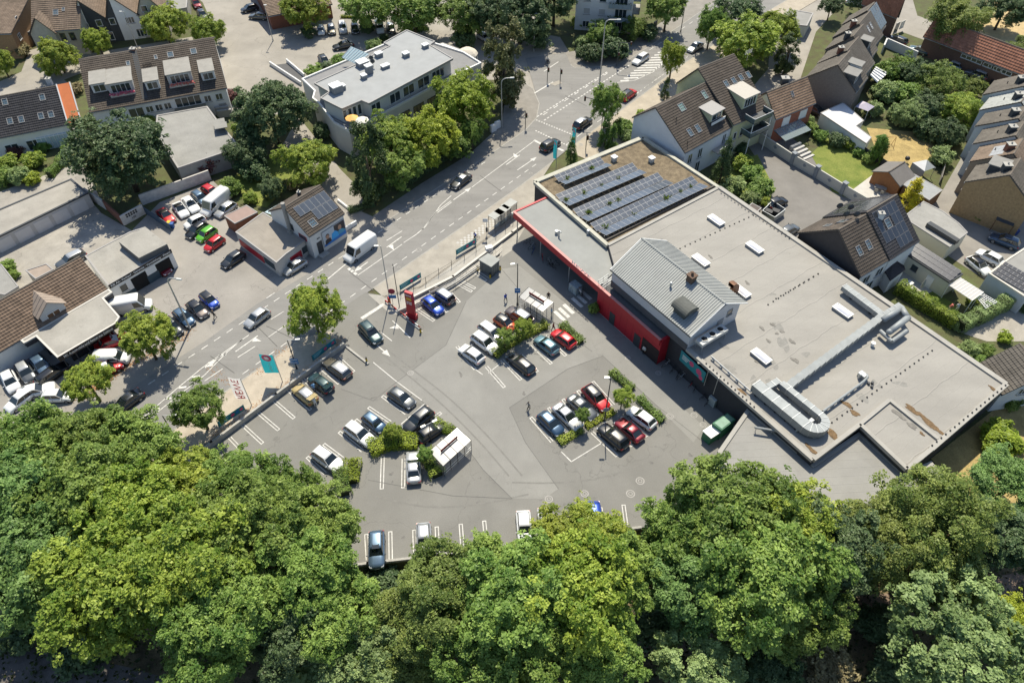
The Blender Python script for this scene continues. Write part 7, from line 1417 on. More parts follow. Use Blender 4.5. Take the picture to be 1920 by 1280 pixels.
def hedge(pts,w,h,leaf,label,dens=95,size=(.07,.12),group=None,name='hedge'):
 t=thing(name,label,'hedge',z_(pts[0],0),group);C=[];D=[]
 for a,b in zip(pts[:-1],pts[1:]):
  L_=(b-a).length;n=int(dens*L_*(w+2*h));d=(b-a).normalized();e=perp(d);s=rng.uniform(-.02,1.02,n);f=rng.uniform(0,1,n)*(w+2*h)
  wob=1+.10*np.sin(s*L_*1.7+1)+.07*np.sin(s*L_*4.1);y=np.where(f<h,-w/2,np.where(f<h+w,f-h-w/2,w/2));z=np.where(f<h,f,np.where(f<h+w,h,f-h-w));nx=np.where(f<h,-1,np.where(f<h+w,0,1));nz=np.where((f>=h)&(f<h+w),1.,.25)
  base=np.array(a)[None]+np.array(d)[None]*(s*L_)[:,None]+np.array(e)[None]*(y*wob)[:,None];base[:,2]=z*wob;dn=np.array(e)[None]*nx[:,None]+np.array([0,0,1])[None]*nz[:,None]
  C.append(base+rng.normal(0,.07,base.shape));D.append(dn+rng.normal(0,.45,dn.shape))
 C=np.concatenate(C);D=np.concatenate(D);C-=np.array(z_(pts[0],0));C[:,2]=np.maximum(C[:,2],.02);nz_=np.sin(C[:,0]*1.3)*np.sin(C[:,1]*1.7+C[:,2])
 o=link('foliage',leaf_mesh('foliage',C,D,rng.uniform(*size,len(C)),.45+.22*nz_+rng.normal(0,.16,len(C)),LF[leaf]),t)
 q=MB()
 for a,b in zip(pts[:-1],pts[1:]):
  d=(b-a).normalized();e=perp(d)*w*.32;q.hexa([z_(a-e,0),z_(b-e,0),z_(b+e,0),z_(a+e,0)],[z_(a-e,h*.85),z_(b-e,h*.85),z_(b+e,h*.85),z_(a+e,h*.85)])
 part(q,'twigs',mat('hedge_twigs',(.03,.04,.015),.95,.3,4),t);return t
WOODG='trees of the wood below the car park'
W0=-2.6
for x,y,r,zc,kd,lf,lb in [(55,838,88,6,'broad','green','wood-edge tree covering the white cars in the lower left yard'),(165,822,74,6,'broad','green','wood-edge tree just below the small street tree of the lower yard'),(268,850,76,6,'broad','green','wood-edge tree whose crown reaches over the lower left road'),(348,905,74,6,'broad','lime','tree hiding the lower left end of the retaining wall'),(35,938,100,7,'broad','blue','bluish tree at the left edge halfway up the wood'),(150,928,95,7.5,'broad','green','tree left of the yellowest crown in the left wood'),(255,965,96,8,'broad','lime','yellowest crown in the middle of the left wood'),(440,905,72,6,'broad','green','tree overhanging the empty bays at the lower left of the car park'),(535,925,60,5,'broad','green','tree touching the bay left of the white car with roof rails'),(610,985,72,6,'broad','green','tree beside the yellow hedge at the lower left car park corner'),(455,1000,108,8,'broad','green','large tree in the middle between the car park corner and the left wood'),(570,1072,90,7,'broad','green','tree left of the blue-grey car at the parapet wall'),(350,1062,118,9,'broad','lime','big bright tree right of the left wood centre'),(215,1108,120,9,'broad','lime','largest bright crown above the dark path at the lower left'),(55,1072,108,7,'broad','blue','bluish tree at the left edge above the dark path'),(395,1178,104,8,'broad','green','tree at the bottom edge right of the dark path'),(440,1135,96,8,'broad','green','tree below the large middle tree of the left wood'),(632,1158,84,5,'broad','green','tree below the parapet wall gap'),(545,1185,82,5,'broad','dark','dark tree near the bottom left of centre'),(700,1225,84,3,'broad','grey','pale shrubby tree at the bottom left of centre'),(600,1255,66,1,'bush','grey','pale thicket at the bottom edge left of centre'),(835,1105,106,7,'fine','fine','hornbeam with feathery sprays covering the silver car on the southern row'),(790,1160,86,5,'fine','fine','lower hornbeam with long drooping sprays'),(935,1078,84,6.5,'broad','green','maple right of the big hornbeam'),(1062,1018,66,6.5,'broad','lime','bright maple right of the two half hidden white cars'),(1118,1022,72,6,'broad','lime','bright maple over the hidden blue car'),(965,1130,110,8,'broad','green','large maple in the bottom centre'),(1090,1112,112,8,'broad','lime','large bright maple right of the bottom centre'),(1168,1075,78,6.5,'broad','green','tree between the bright maples and the big right-hand crown'),(1010,1210,96,6,'broad','green','shaded tree at the bottom edge in the centre'),(1130,1215,84,5,'broad','green','tree left of the round grey-green bush tree'),(890,1222,92,5,'broad','green','tree at the bottom edge below the hornbeams'),(790,1262,62,2,'bush','fine','yellowish thicket at the bottom edge below the hornbeams'),(1290,1005,84,6.5,'broad','green','tree overlapping the right end of the southern bay row'),(1385,965,108,8,'broad','green','crown in front of the service wing loading dock'),(1495,990,92,7.5,'broad','lime','bright crown covering the service wing roof'),(1430,1080,128,9,'broad','green','biggest crown in the right wood'),(1318,1095,88,6.5,'broad','blue','dark bluish tree left of the biggest right-hand crown'),(1500,1145,86,5.5,'broad','green','tree beside the brown track on its left'),(1578,1020,82,7,'broad','dark','dark tree between the bright crown and the feathery one'),(1652,1010,90,7,'fine','fine','feathery tree over the corner of the service wing'),(1742,965,112,7.5,'fine','fine','large feathery tree below the right corner of the supermarket'),(1770,1060,80,5,'fine','fine','lower feathery tree beside the brown track'),(1893,905,76,5,'fine','blue','bluish feathery tree at the right edge by the meadow'),(1905,1005,70,5,'broad','dark','dark tree at the right edge above the brown track'),(1322,1232,82,4,'round','grey','rounded grey-green tree at the bottom edge right of centre'),(1800,1208,130,6,'round','grey','great grey-green maple in the lower right corner'),(1912,1185,66,2,'broad','yellow','yellow-green tree cut by the right edge near the bottom'),(1440,1262,60,1,'broad','dark','dark low tree right of the rounded grey-green one')]:
 tree(x,y,r,zc,kd,lf,lb,{'broad':1.02,'fine':.95,'round':.85,'bush':.7}[kd],W0,WOODG,'woodland_tree')
for x,y,r,lf,lb in ((1560,1245,46,'dry','dry twiggy shrub beside the brown track at the bottom'),(1878,822,40,'yellow','small yellow tree on the meadow by the edge house'),(1640,1170,40,'dark','dark low shrub in the gap beside the brown track'),(1680,1260,50,'dark','dark shrub left of the great grey-green maple'),(160,1200,60,'dark','dark undergrowth along the upper rim of the dark path'),(40,1170,60,'dark','dark undergrowth at the left rim of the dark path'),(720,1090,40,'dark','dark shrub in the gap under the parapet wall'),(1240,1170,50,'dark','dark undergrowth left of the brown track end')):
 tree(x,y,r,-1.2 if y>900 else 1.2,'bush',lf,lb,.7,W0 if y>900 else 0,None,'shrub',None,'shrub',False)
STREETG='street trees along the main road'
for x,y,r,zc,kd,lf,lb,sz in [(585,578,50,5.2,'broad','lime','round street tree beside the car park entrance',1.25),(270,630,48,4.8,'broad','lime','round street tree in front of the white showroom van',1.15),(163,715,40,4.2,'broad','lime','small street tree beside the lower dealer yard',1.1),(368,762,44,4.8,'broad','green','street tree on the pavement left of the white flag',1.2),(1137,192,30,5.5,'broad','green','slim street tree at the junction beside the dark car',1.45),(1262,107,24,5.2,'broad','lime','slim street tree beside the hatched road island',1.5),(1335,47,30,5.5,'broad','green','street tree furthest up the main road',1.4)]:
 tree(x,y,r,zc,kd,lf,lb,sz,0.,STREETG,'street_tree',r0=.16)
for x,y,r,zc,kd,lf,lb,sz in [(107,105,36,3.6,'broad','lime','round tree left of the dormer row house',1.1),(183,78,24,3.4,'broad','lime','small tree in front of the slate gables',1.3),(308,46,38,4,'broad','lime','round tree in front of the tan gable house',1.1),(386,58,32,3.8,'broad','lime','tree at the right end of the dormer row house',1.1),(2,118,24,3.2,'broad','lime','small tree at the left edge by the sandy lane',1.1),(225,288,88,7.5,'broad','dark','huge dark tree towering over the lock-up garages',1.0),(505,208,66,6.5,'broad','dark','large tree left of the white office',1.1),(578,300,50,4.5,'broad','lime','bright round tree above the roadside house',.95),(510,350,24,2.2,'broad','dark','small dark tree in the corner shop garden',1.1),(460,290,36,3,'broad','dark','dark tree beside the annex roof',1.0),(565,14,42,5,'broad','lime','bright tree at the top between the grey estate and the court row',.9),(690,12,46,5.5,'broad','green','tree at the top above the court row',.9),(775,18,52,6,'broad','green','tree at the top above the white van of the court',.95),(870,22,46,6,'broad','green','tree at the top left of the pine',1.0),(975,22,58,7,'broad','dark','dark tree at the top left of the apartment block',1.0),(915,20,46,6,'broad','dark','dark tree between the pine and the top edge',1.0),(1040,-10,50,7,'broad','dark','dark tree cut by the top edge beside the apartment block',1.0),(945,124,56,8,'pine','pine','tall brownish pine at the junction corner',1.5),(868,192,58,6,'broad','yellow','yellow-green tree at the right end of the office front',1.05),(884,246,22,4,'broad','green','small pointed tree on the pavement before the office',1.6),(805,256,56,5.5,'broad','yellow','yellow-green tree at the middle of the office front',1.0),(730,262,54,5.5,'broad','lime','bright green tree at the left of the office front',1.0),(690,318,52,7,'pine','conifer','dark conifer beside the driveway and the road',1.5),(752,312,42,4.2,'broad','green','green tree between the dark conifer and the road',1.0),(842,268,36,3.6,'broad','green','green shrubby tree along the shaded pavement',.9),(1403,80,58,6,'broad','lime','large bright tree behind the yellow gable house',.95),(1388,26,40,5,'broad','dark','dark tree at the top right of the main road',1.0),(1460,55,40,5,'broad','lime','tree half hiding a white camper beside the lane',1.0),(1478,105,30,4,'pine','conifer','dark conifer beside the lane behind the large bright tree',1.2),(1252,14,36,5.5,'broad','green','tree right of the apartment block',1.0),(1130,62,28,3,'broad','green','tree in front of the apartment balconies',1.0),(1192,52,24,2.6,'broad','green','shrubby tree right of the apartment balconies',1.0),(1093,78,16,1.6,'bush','grey','pale round shrub at the apartment corner',.9),(1795,38,56,7,'fine','fine','school tree overhanging the red roofs',1.0),(1885,15,40,5,'broad','dark','dark tree at the top right corner',1.0),(1915,98,34,4,'fine','fine','feathery tree cut by the right edge above the stepped houses',1.0),(1625,-5,28,4,'broad','dark','dark tree at the top by the red roofed hall',1.0),(1560,10,22,3.5,'broad','dark','small tree on the corner above the terrace houses',.9)]:
 tree(x,y,r,zc,kd,lf,lb,sz)
GARD='garden trees and shrubs behind the terrace houses'
for x,y,r,zc,kd,lf,lb in [(1690,128,30,2,'broad','green','bushy tree beside the striped awning'),(1722,142,34,2.5,'broad','dark','dark garden tree behind the white yard wall'),(1768,160,46,3.2,'fine','fine','olive-green garden tree in the middle of the gardens'),(1806,205,44,3,'fine','lime','bright yellow-green garden tree by the lane'),(1830,165,22,2,'bush','fine','brownish shrub beside the last grey car'),(1742,200,34,2.2,'broad','dark','dark shrubbery in the middle of the gardens'),(1702,215,34,2,'broad','grey','pale grey-green tree above the parched lawn'),(1662,172,26,1.6,'bush','grey','pale shrub beside the end terrace house'),(1775,252,32,2,'broad','dark','dark shrub between the lawn and the lane'),(1768,292,22,1.5,'bush','grey','pale shrub by the lane fence'),(1736,240,26,1.5,'bush','dark','dark shrub behind the garden swing'),(1640,205,18,1.2,'bush','grey','small pale shrub beside the white L-shaped roof'),(1665,135,24,2,'bush','green','green shrub right of the white yard wall'),(1700,175,26,1.8,'bush','green','green shrub in the upper garden')]:
 tree(x,y,r,zc,kd,lf,lb,.95,0.,GARD,'garden_tree')
for x,y,r,zc,kd,lf,lb,sz in [(1648,282,13,2.6,'bush','cedar','tall clipped columnar conifer on the lawn',2.9),(1355,315,34,3.4,'cone','conifer','slim dark spruce beside the white gabled house',1.75),(1706,374,46,2.2,'cone','gold','golden yellow conifer beside the duplex',.95),(1136,252,28,2.6,'cone','cedar','slim green cypress left of the pair by the white gable',1.5),(1148,268,28,2.3,'cone','cedar','slim green cypress right of the pair by the white gable',1.4),(1071,293,26,2.2,'cone','cedar','slim cypress beside the flags at the junction',1.4),(1248,172,18,1.6,'cone','conifer','tiny dark conifer beside the front of the white gable house',1.5),(12,305,20,1.5,'bush','lime','yellowish shrub in the conservatory garden',.9)]:
 tree(x,y,r,zc,kd,lf,lb,sz,name='conifer' if lf!='lime' else 'shrub')
 # shrubs
k=0
for grp,items in (('shrubs round the conservatory garden',[(8,330,22,'green','green shrub at the left edge of the conservatory garden'),(35,330,22,'grey','pale shrub in the conservatory garden'),(62,300,20,'lime','yellow-green shrub beside the conservatory'),(28,285,15,'purple','purple shrub in front of the dark roofed house'),(58,335,16,'yellow','yellow shrub in the conservatory garden'),(80,275,14,'green','green shrub right beside the conservatory'),(140,165,14,'dry','olive shrub at the orange wall'),(3,640,30,'green','green bush at the left edge below the blue lean-to'),(12,500,16,'green','shrub by the wooden fence in the yard'),(25,515,12,'green','small shrub beside the flat shed'),(40,95,16,'dry','reddish shrub beside the sandy lane')]),('shrubs around the annex and the corner shop',[(388,305,26,'purple','purple-leaved tree beside the annex'),(435,180,16,'purple','purple shrub at the end of the dormer row house'),(430,350,22,'green','green shrub above the white panel van'),(480,320,26,'dark','dark shrub in the corner shop garden'),(545,345,14,'dry','reddish shrub behind the roadside house'),(455,240,22,'green','shrub beside the outdoor stair'),(470,370,14,'lime','yellowish shrub behind the brown hut'),(605,245,20,'dark','dark shrub at the office corner'),(275,228,20,'lime','bright shrub above the annex roof')]),('shrubs by the office',[(590,135,18,'green','round clipped shrub at the upper office garden'),(612,128,16,'dark','dark shrub behind the office terrace'),(640,115,18,'green','green shrub along the office glass roof'),(700,85,16,'grey','pale shrub behind the office roof boxes'),(578,60,14,'dark','dark round bush at the left of the court row'),(688,52,16,'dark','dark round bush in the court row'),(780,48,22,'dark','dark bush right of the court row'),(870,70,24,'dark','dark bush by the court exit'),(720,72,10,'conifer','small conifer behind the office roof')]),('shrubs in the small garden behind the supermarket',[(1392,305,20,'lime','bright shrub at the top of the small garden'),(1410,325,22,'green','green shrub in the small garden'),(1428,352,24,'green','green shrub nearest the garage court'),(1378,345,20,'grey','flowering shrub by the spruce'),(1408,372,18,'grey','pale grey shrub by the supermarket wall'),(1438,378,12,'lime','bright weed bush by the bin shelter'),(1385,275,16,'dark','dark shrub under the yellow house balconies'),(1360,360,16,'grey','pale flowering shrub beside the supermarket edge')]),('shrubs along the lawn',[(1520,240,14,'green','shrub beside the garden steps'),(1540,255,14,'green','shrub left of the white garage wall'),(1570,262,18,'dark','dark shrub along the white garage wall'),(1595,270,13,'lime','bright shrub along the dark fence'),(1612,285,11,'green','round clipped shrub on the lawn'),(1628,298,12,'green','second clipped shrub beside the columnar conifer'),(1655,260,10,'cedar','topiary ball above the columnar conifer'),(1512,225,14,'grey','pale shrub at the brick house corner')]),('shrubs in the lower right gardens',[(1820,655,18,'grey','clipped round bush beside the supermarket back edge'),(1850,655,14,'green','low green bush right of the clipped round bush'),(1835,672,12,'green','small green bush by the edge house'),(1885,632,14,'yellow','yellow bush above the edge house'),(1832,402,14,'green','round green bush at the ochre gable'),(1895,752,20,'green','green bush along the white edge house wall'),(1825,560,14,'lime','banana-leaved plant by the pergola'),(1795,605,16,'grey','pale shrub at the terrace lawn')]),('shrubs at the junction',[(1165,240,22,'green','green shrub beside the white gable'),(1180,255,18,'grey','pale shrub beside the white gable'),(1205,215,14,'lime','bright weed shrub at the white gable corner'),(1085,40,14,'yellow','yellow bush left of the apartment block'),(1150,92,26,'dark','dark hedge bush at the apartment corner'),(1110,100,22,'dark','dark bush before the apartment block'),(1215,60,20,'dark','dark bush beside the bus sign'),(1000,60,36,'dark','dark bush below the big dark tree')])):
 for x,y,r,lf,lb in items:shrub(x,y,r,lf,lb,.9,grp)
 # car park planting: small trees and beds
for x,y,r,zc,lf,lb in ((947,632,17,2.6,'green','left small tree of the upper planting island'),(981,612,18,2.8,'lime','right small tree of the upper planting island'),(1093,777,14,2.6,'green','small tree on the lower planting island with a round shadow'),(1168,742,18,2.6,'lime','small tree at the upper end of the lower planting island'),(735,808,17,2.2,'lime','small tree in the yellow-green bed'),(797,850,15,2.4,'green','small tree beside the lower trolley shelter')):
 tree(x,y,r,zc,'broad',lf,lb,1.05,0.,'small trees on the car park islands','island_tree',r0=.07)
hedge(px((925,670),(950,650),(985,630),(1025,612)),1.3,.9,'lime','yellow-green planting bed of the upper car park island')
hedge(px((1053,612),(1090,645)),1.2,.8,'green','low leafy hedge beside the bright red hatchback')
hedge(px((1048,832),(1090,808)),1.0,.6,'lime','left half of the low bed on the lower island')
hedge(px((1098,802),(1150,772)),.9,.5,'yellow','sparse right half of the low bed on the lower island')
hedge(px((1146,700),(1185,733)),1.0,.8,'green','upper hedge strip behind the lower island row')
hedge(px((1197,748),(1242,792)),1.0,.7,'green','lower hedge strip behind the white hatchback')
hedge(px((694,846),(740,830),(785,832)),2.2,1.1,'yellow','bright yellow-green bed in front of the white off-roader')
hedge(px((798,850),(822,895)),1.8,1.0,'lime','green bed along the lower trolley shelter')
hedge(px((815,798),(850,812)),1.4,.9,'lime','green bed beside the squeezed black car')
hedge(px((664,868),(660,908)),1.8,1.1,'yellow','yellow hedge right of the white car with roof rails')
hedge(px((640,885),(648,930)),1.6,1.1,'green','green hedge under the tree at the lower left corner')
hedge([e6(0,690),e6(430,960),e6(860,1230)],1.5,1.9,'lime','bright clipped hedge between the terrace and the supermarket',110)
hedge([e6(900,1270),e6(1300,1080),e6(1720,860)],1.7,2.0,'grey','brownish clipped hedge across the end of the terrace garden',110)
hedge([e6(1760,900),e6(1960,1000)],1.6,1.8,'dark','dark hedge at the right edge beside the path')
hedge(px((95,335),(118,310),(138,268)),1.2,1.4,'green','tall green hedge round the conservatory garden')
hedge([e8(180,470),e8(360,480),e8(560,420)],1.6,1.3,'dark','dark hedge along the corner pavement before the apartment block')
hedge([t10(640,135),t10(880,140)],.6,.5,'yellow','low yellow-green hedge strip above the court row')
hedge(px((745,358),(830,300),(900,262)),1.2,1.4,'dark','shaded hedge along the north pavement')
hedge(px((655,400),(700,385)),1.0,1.0,'dark','dark low hedge beside the driveway')
# dry leaf litter on the verges: loose, uncountable
C=[]
for a,b,n in (((150,745),(235,690),900),((235,690),(330,640),600),((480,700),(500,690),60),((520,665),(535,656),60),((395,822),(640,650),700),((620,645),(640,640),120),((390,690),(430,720),100),((340,640),(360,615),150)):
 A_,B_=P(*a),P(*b);t_=rng.uniform(0,1,n);C.append(np.array(A_)[None]+np.array(B_-A_)[None]*t_[:,None]+rng.normal(0,.38,(n,3))*np.array([1,1,0])+np.array([0,0,.13]))
C=np.concatenate(C);LITTER=leafmat('leaf_litter',(.20,.08,.02),(.50,.26,.07),.1,.03);o=link('leaf_litter',leaf_mesh('leaf_litter',C,np.tile([0,0,1.],(len(C),1))+rng.normal(0,.3,C.shape),rng.uniform(.04,.09,len(C)),rng.uniform(0,1,len(C)),LITTER));tag(o,'orange brown fallen leaves along the verges','leaves',kind='stuff')
# undergrowth of the wood floor
n=26000;xs=rng.uniform(-75,75,n);ys=rng.uniform(14,52,n);C=np.stack([xs,ys,rng.uniform(-2.55,-2.0,n)],1);o=link('undergrowth',leaf_mesh('undergrowth',C,np.tile([0,0,1.],(n,1))+rng.normal(0,.5,C.shape),rng.uniform(.12,.3,n),rng.uniform(0,.6,n),leafmat('undergrowth_leaf',(.02,.035,.01),(.09,.10,.03),.2)));tag(o,'low undergrowth on the floor of the wood','undergrowth',kind='stuff')
# ---------------------------------------------------------------- street furniture, shelters, signs, people
GREYP=flat('lamp_grey',(.40,.41,.40),.5,.4);LAMPHEAD=flat('lamp_head',(.55,.56,.55),.4,.2)
def lamp(label,base,h,arm=(0,0),heads=1,m=None,curved=False,r=.08,group='street lamps'):
 b=P(*base) if not isinstance(base,Vector) else base;t=thing('street_lamp',label,'street lamp',z_(b,0),group);m=m or GREYP;q=MB();top=b+UPZ*h
 if curved:
  d=Vector((arm[0],arm[1],0));L_=d.length;d.normalize();pts=[z_(b,0),top-UPZ*.9]+[top-UPZ*.9+d*(.9*(1-math.cos(a)))+UPZ*.9*math.sin(a) for a in (.4,.8,1.2,1.57)]+[top+d*L_];q.path(pts,[r*1.3]+[r*.8]*(len(pts)-1),8);part(q,'pole',m,t);e=top+d*L_
  q=MB();q.hexa([e+perp(d)*s+d*x-UPZ*.06 for s,x in ((-.16,0),(.16,0),(.13,.75),(-.13,.75))],[e+perp(d)*s+d*x+UPZ*.1 for s,x in ((-.12,0),(.12,0),(.09,.7),(-.09,.7))]);part(q,'lamp_head',LAMPHEAD,t)
 else:
  q.path([z_(b,0),top],[r*1.2,r*.7],8);part(q,'pole',m,t);d=Vector((arm[0],arm[1],0))
  for k in range(heads):
   dd=d if k==0 else -d;e=top+dd;q=MB()
   if d.length>.05:q.tube(top,e,.035,n=5)
   dn=dd.normalized() if d.length>.05 else Vector((1,0,0));q.hexa([e+perp(dn)*s+dn*x for s,x in ((-.13,-.1),(.13,-.1),(.13,.5),(-.13,.5))],[e+perp(dn)*s+dn*x+UPZ*.08 for s,x in ((-.13,-.1),(.13,-.1),(.13,.5),(-.13,.5))]);part(q,'lamp_head',LAMPHEAD,t)
 q=MB();q.tube(z_(b,.0),z_(b,.5),r*1.8,n=8);part(q,'base',m,t);return t
lamp('tall curved street lamp over the roadside row of dealer cars',(357,617),10.1,(1.5,-.3),curved=True,r=.11)
lamp('slim lamp pole at the car park entrance with a white top',(731,562),10.4,(-.4,.0),m=GREYP,r=.07)
lamp('short dark street lamp at the lower left pavement',(332,826),5.3,(1.2,.1),m=DARKM)
l_=lamp('dark street lamp with a blue sign behind the retaining wall',(557,692),5.9,(1.1,.1),m=DARKM)
lamp('double-headed car park lamp beside the lower trolley shelter',(809,829),4.0,(.5,.3),2,DARKM,r=.06)
l2_=lamp('tall dark car park lamp with a round sign beside the red and black car',(1133,789),8.8,(-.3,.0),1,DARKM)
l3_=lamp('dark car park lamp with a blue sign beside the upper trolley shelter',(970,572),8.2,(-.5,-.1),1,DARKM)
lamp('curved street lamp on the pavement before the yellow-green trees',(941,240),10.0,(1.6,.2),curved=True,r=.10)
lamp('tall curved street lamp with cameras at the junction',(1124,158),13.2,(2.2,.0),curved=True,r=.12)
lamp('street lamp at the top beside the silver-grey estate',(512,77),7.8,(.0,.0),r=.08);lamp('thin street lamp beside the tree right of the apartment block',(1276,61),7.0,(.6,.1),m=DARKM)
lamp('street lamp left of the apartment block',(1001,97),8.2,(.3,0),r=.08);lamp('street lamp behind the dormer row house',(259,92),8.0,(-.5,.1),r=.08);lamp('thin lamp pole against the dark supermarket wall',(1272,698),5.2,(.1,0),m=STEEL,r=.05)
q=MB();q.path([P(749,575),P(749,575)+UPZ*8.4],[.07,.05],8);solo(q,'flag_pole',DARKM,'bare dark flag pole beside the red pylon','flag pole')
SBLUE=flat('sign_blue',(.02,.16,.42));SRED=flat('sign_red',(.50,.02,.03))
def plate(parent,c,w,h,m,d=Vector((1,0,0)),name='sign_plate',round_=False):
 n=Vector((d.y,-d.x,0));q=MB()
 if round_:pts=[c+d*w/2*math.cos(a)+UPZ*w/2*math.sin(a) for a in np.linspace(0,2*math.pi,17)[:-1]];q.add(pts+[p+n*.04 for p in pts],[list(range(16)),list(range(16,32))[::-1]]+[[i,(i+1)%16,16+(i+1)%16,16+i] for i in range(16)])
 else:q.frame(c-d*w/2-UPZ*h/2,d,n,UPZ,w,.04,h)
 return part(q,name,m,parent)
for i in range(2):plate(l_,P(557,692)+UPZ*(1.5+.55*i)+Vector((0,-.1,0)),1.1,.45,SBLUE);plate(l_,P(557,692)+UPZ*(1.5+.55*i)+Vector((0,-.15,.1)),.9,.08,WHITE,name='sign_line')
plate(l2_,P(1133,789)+UPZ*2.6+Vector((0,-.12,0)),.8,.8,flat('sign_back',(.30,.33,.35)),round_=True);plate(l3_,P(970,572)+UPZ*3.1+Vector((0,-.12,0)),.8,.9,SBLUE);plate(l3_,P(970,572)+UPZ*3.1+Vector((0,-.17,.1)),.6,.12,WHITE,name='sign_line')
# flags: hanging banners with gentle folds
def flag(label,base,h,w,fh,m,bow,text=None,disc_=None,tilt=(-1,.15)):
 b=P(*base);t=thing('flag',label,'flag',z_(b,0),'advertising flags');q=MB();q.path([z_(b,0),b+UPZ*h],[.06,.04],8);part(q,'pole',STEEL,t)
 d=Vector((tilt[0],tilt[1],0)).normalized();n=Vector((-d.y,d.x,0));n=n if n.y<0 else -n;nx,ny=8,14;q=MB();vs=[];f=lambda u,v:b+UPZ*(h-.1-v*fh-u*.12)+d*(u*w+.06)+n*(bow*math.sin(u*5+v*4)*.5*u)
 for j in range(ny+1):
  for i in range(nx+1):vs.append(f(i/nx,j/ny))
 q.add(vs,[[j*(nx+1)+i,j*(nx+1)+i+1,(j+1)*(nx+1)+i+1,(j+1)*(nx+1)+i] for j in range(ny) for i in range(nx)]);c=part(q,'cloth',m,t,smooth=True)
 def onflag(me,name):
  for v in me.vertices:
   u,w_=v.co.x,v.co.y;p=f(u,w_);v.co=p+n*(.05+.02)-ORG[t.name]
  return link(name,me,t)
 return t,onflag
t_,of=flag('white flag with large red lettering beside the retaining wall',(472,760),5.6,1.7,4.2,cloth('flag_white',(.80,.78,.76)),.25)
me=textmesh('REWE',1.0,cloth('flag_red',(.62,.02,.035)),False)
xs=[v.co.x for v in me.vertices];ys=[v.co.y for v in me.vertices];x0,x1,y0,y1=min(xs),max(xs),min(ys),max(ys)
for v in me.vertices:a,b_=(v.co.x-x0)/(x1-x0),(v.co.y-y0)/(y1-y0);v.co.x=.82-.62*b_;v.co.y=.95-.9*a
me.flip_normals();of(me,'lettering')
FT=cloth('flag_teal',(.03,.36,.42))
for lb,base,h,w,fh in (('teal flag with a pink disc beside the blue lamp sign',(530,716),5.6,1.9,3.6),('teal flag with a pink disc nearest the solar roof',(1042,326),6.6,.9,3.6),('teal flag with a pink disc beside the slim cypress at the junction',(1076,302),6.6,.9,3.6)):
 t_,of=flag(lb,base,h,w,fh,FT,.2,tilt=(-1,.1) if w>1 else (-.5,.8))
 for (cu,cv,ru,rv,m,nm) in ((.5,.16,.36,.36*w/fh,PINK,'printed_disc'),(.5,.16,.18,.18*w/fh,WHITE,'printed_ring')):
  me=bpy.data.meshes.new(nm);k=18;me.from_pydata([(cu+ru*math.cos(2*math.pi*i/k),cv+rv*math.sin(2*math.pi*i/k),0) for i in range(k)],[],[list(range(k))]);me.materials.append(m);o=of(me,nm)
  if nm=='printed_ring':o.location.y-=.03
 if w>1:
  for k in range(5):me=bpy.data.meshes.new('printed_stroke');x_=.42+.06*(k%2);y_=.38+k*.11;me.from_pydata([(x_-.1,y_,0),(x_+.1,y_+.01,0),(x_+.08,y_+.07,0),(x_-.08,y_+.08,0)],[],[[0,1,2,3]]);me.materials.append(cloth('pale_print',(.45,.68,.68)));of(me,'printed_stroke')
  # teal fence banners
def banner(label,a,b,h=1.0,z=.35):
 a,b=P(*a),P(*b);d=(b-a).normalized();n=Vector((d.y,-d.x,0));L_=(b-a).length;t=thing('fence_banner',label,'banner',z_((a+b)/2,0),'teal banners on the fences');q=MB();q.frame(a+UPZ*z,d,n,UPZ,L_,.03,h);part(q,'sheet',TEAL,t)
 for f,r in ((.55,.28),(.72,.22),(.88,.25)):
  c=a+d*L_*f+UPZ*(z+h*.5)+n*(.036+.001*r);q=MB();q.poly([c+d*r*math.cos(w)+UPZ*r*math.sin(w) for w in np.linspace(0,6.28,13)[:-1]]);part(q,'printed_dot',PINK if f!=.72 else SBLUE,t)
 for k in range(3):q=MB();q.frame(a+d*L_*.06+UPZ*(z+h*(.68-.22*k))+n*.032,d,n,UPZ,L_*(.34-.05*k),.004,.09);part(q,'printed_line',flat('pale_teal',(.35,.60,.62)),t)
 for f in (0,1):q=MB();q.tube(z_(a+d*L_*f-n*.03,0),z_(a+d*L_*f-n*.03,z+h),.03,n=5);part(q,'post',DARKM,t)
banner('teal banner at the lower left end of the retaining wall',(413,803),(461,770));banner('teal banner under the round street tree at the entrance',(588,679),(631,646));banner('teal banner beside the red pylon',(751,547),(790,523));banner('teal banner below the bus stop paving',(856,481),(893,459))
fn=thing('ramp_fence','dark post fence along the pavement above the ramp','fence',P(830,510))
for x,y in ((752,561),(776,548),(799,537),(823,520),(847,505),(871,492),(893,477),(912,463),(930,449),(948,437),(962,424)):q=MB();p_=P(x,y-4);q.box(p_,(.07,.07,1.5));part(q,'post',DARKM,fn)
q=MB();q.path([P(752,557)+UPZ*1.0,P(847,501)+UPZ*1.0,P(962,420)+UPZ*1.0],.02,5);part(q,'wire',DARKM,fn)
hr=thing('ramp_handrail','double pale handrail along the pedestrian ramp','handrail',P(850,540))
for off in (0,9):
 for z in (.75,1.1):q=MB();q.path([P(765,592-off*.6)+UPZ*z,P(800,572-off)+UPZ*z,P(855,540-off)+UPZ*z,P(930,487-off)+UPZ*z,P(942,476-off)+UPZ*z],.03,5);part(q,'rail',flat('pale_steel',(.55,.53,.48),.5,.3),hr)
 for x,y in ((765,592),(783,582),(800,572),(818,561),(837,550),(855,540),(875,526),(893,513),(912,500),(930,487)):q=MB();p_=P(x,y-off);q.tube(p_,p_+UPZ*1.1,.025,n=5);part(q,'post',MATS['pale_steel'],hr)
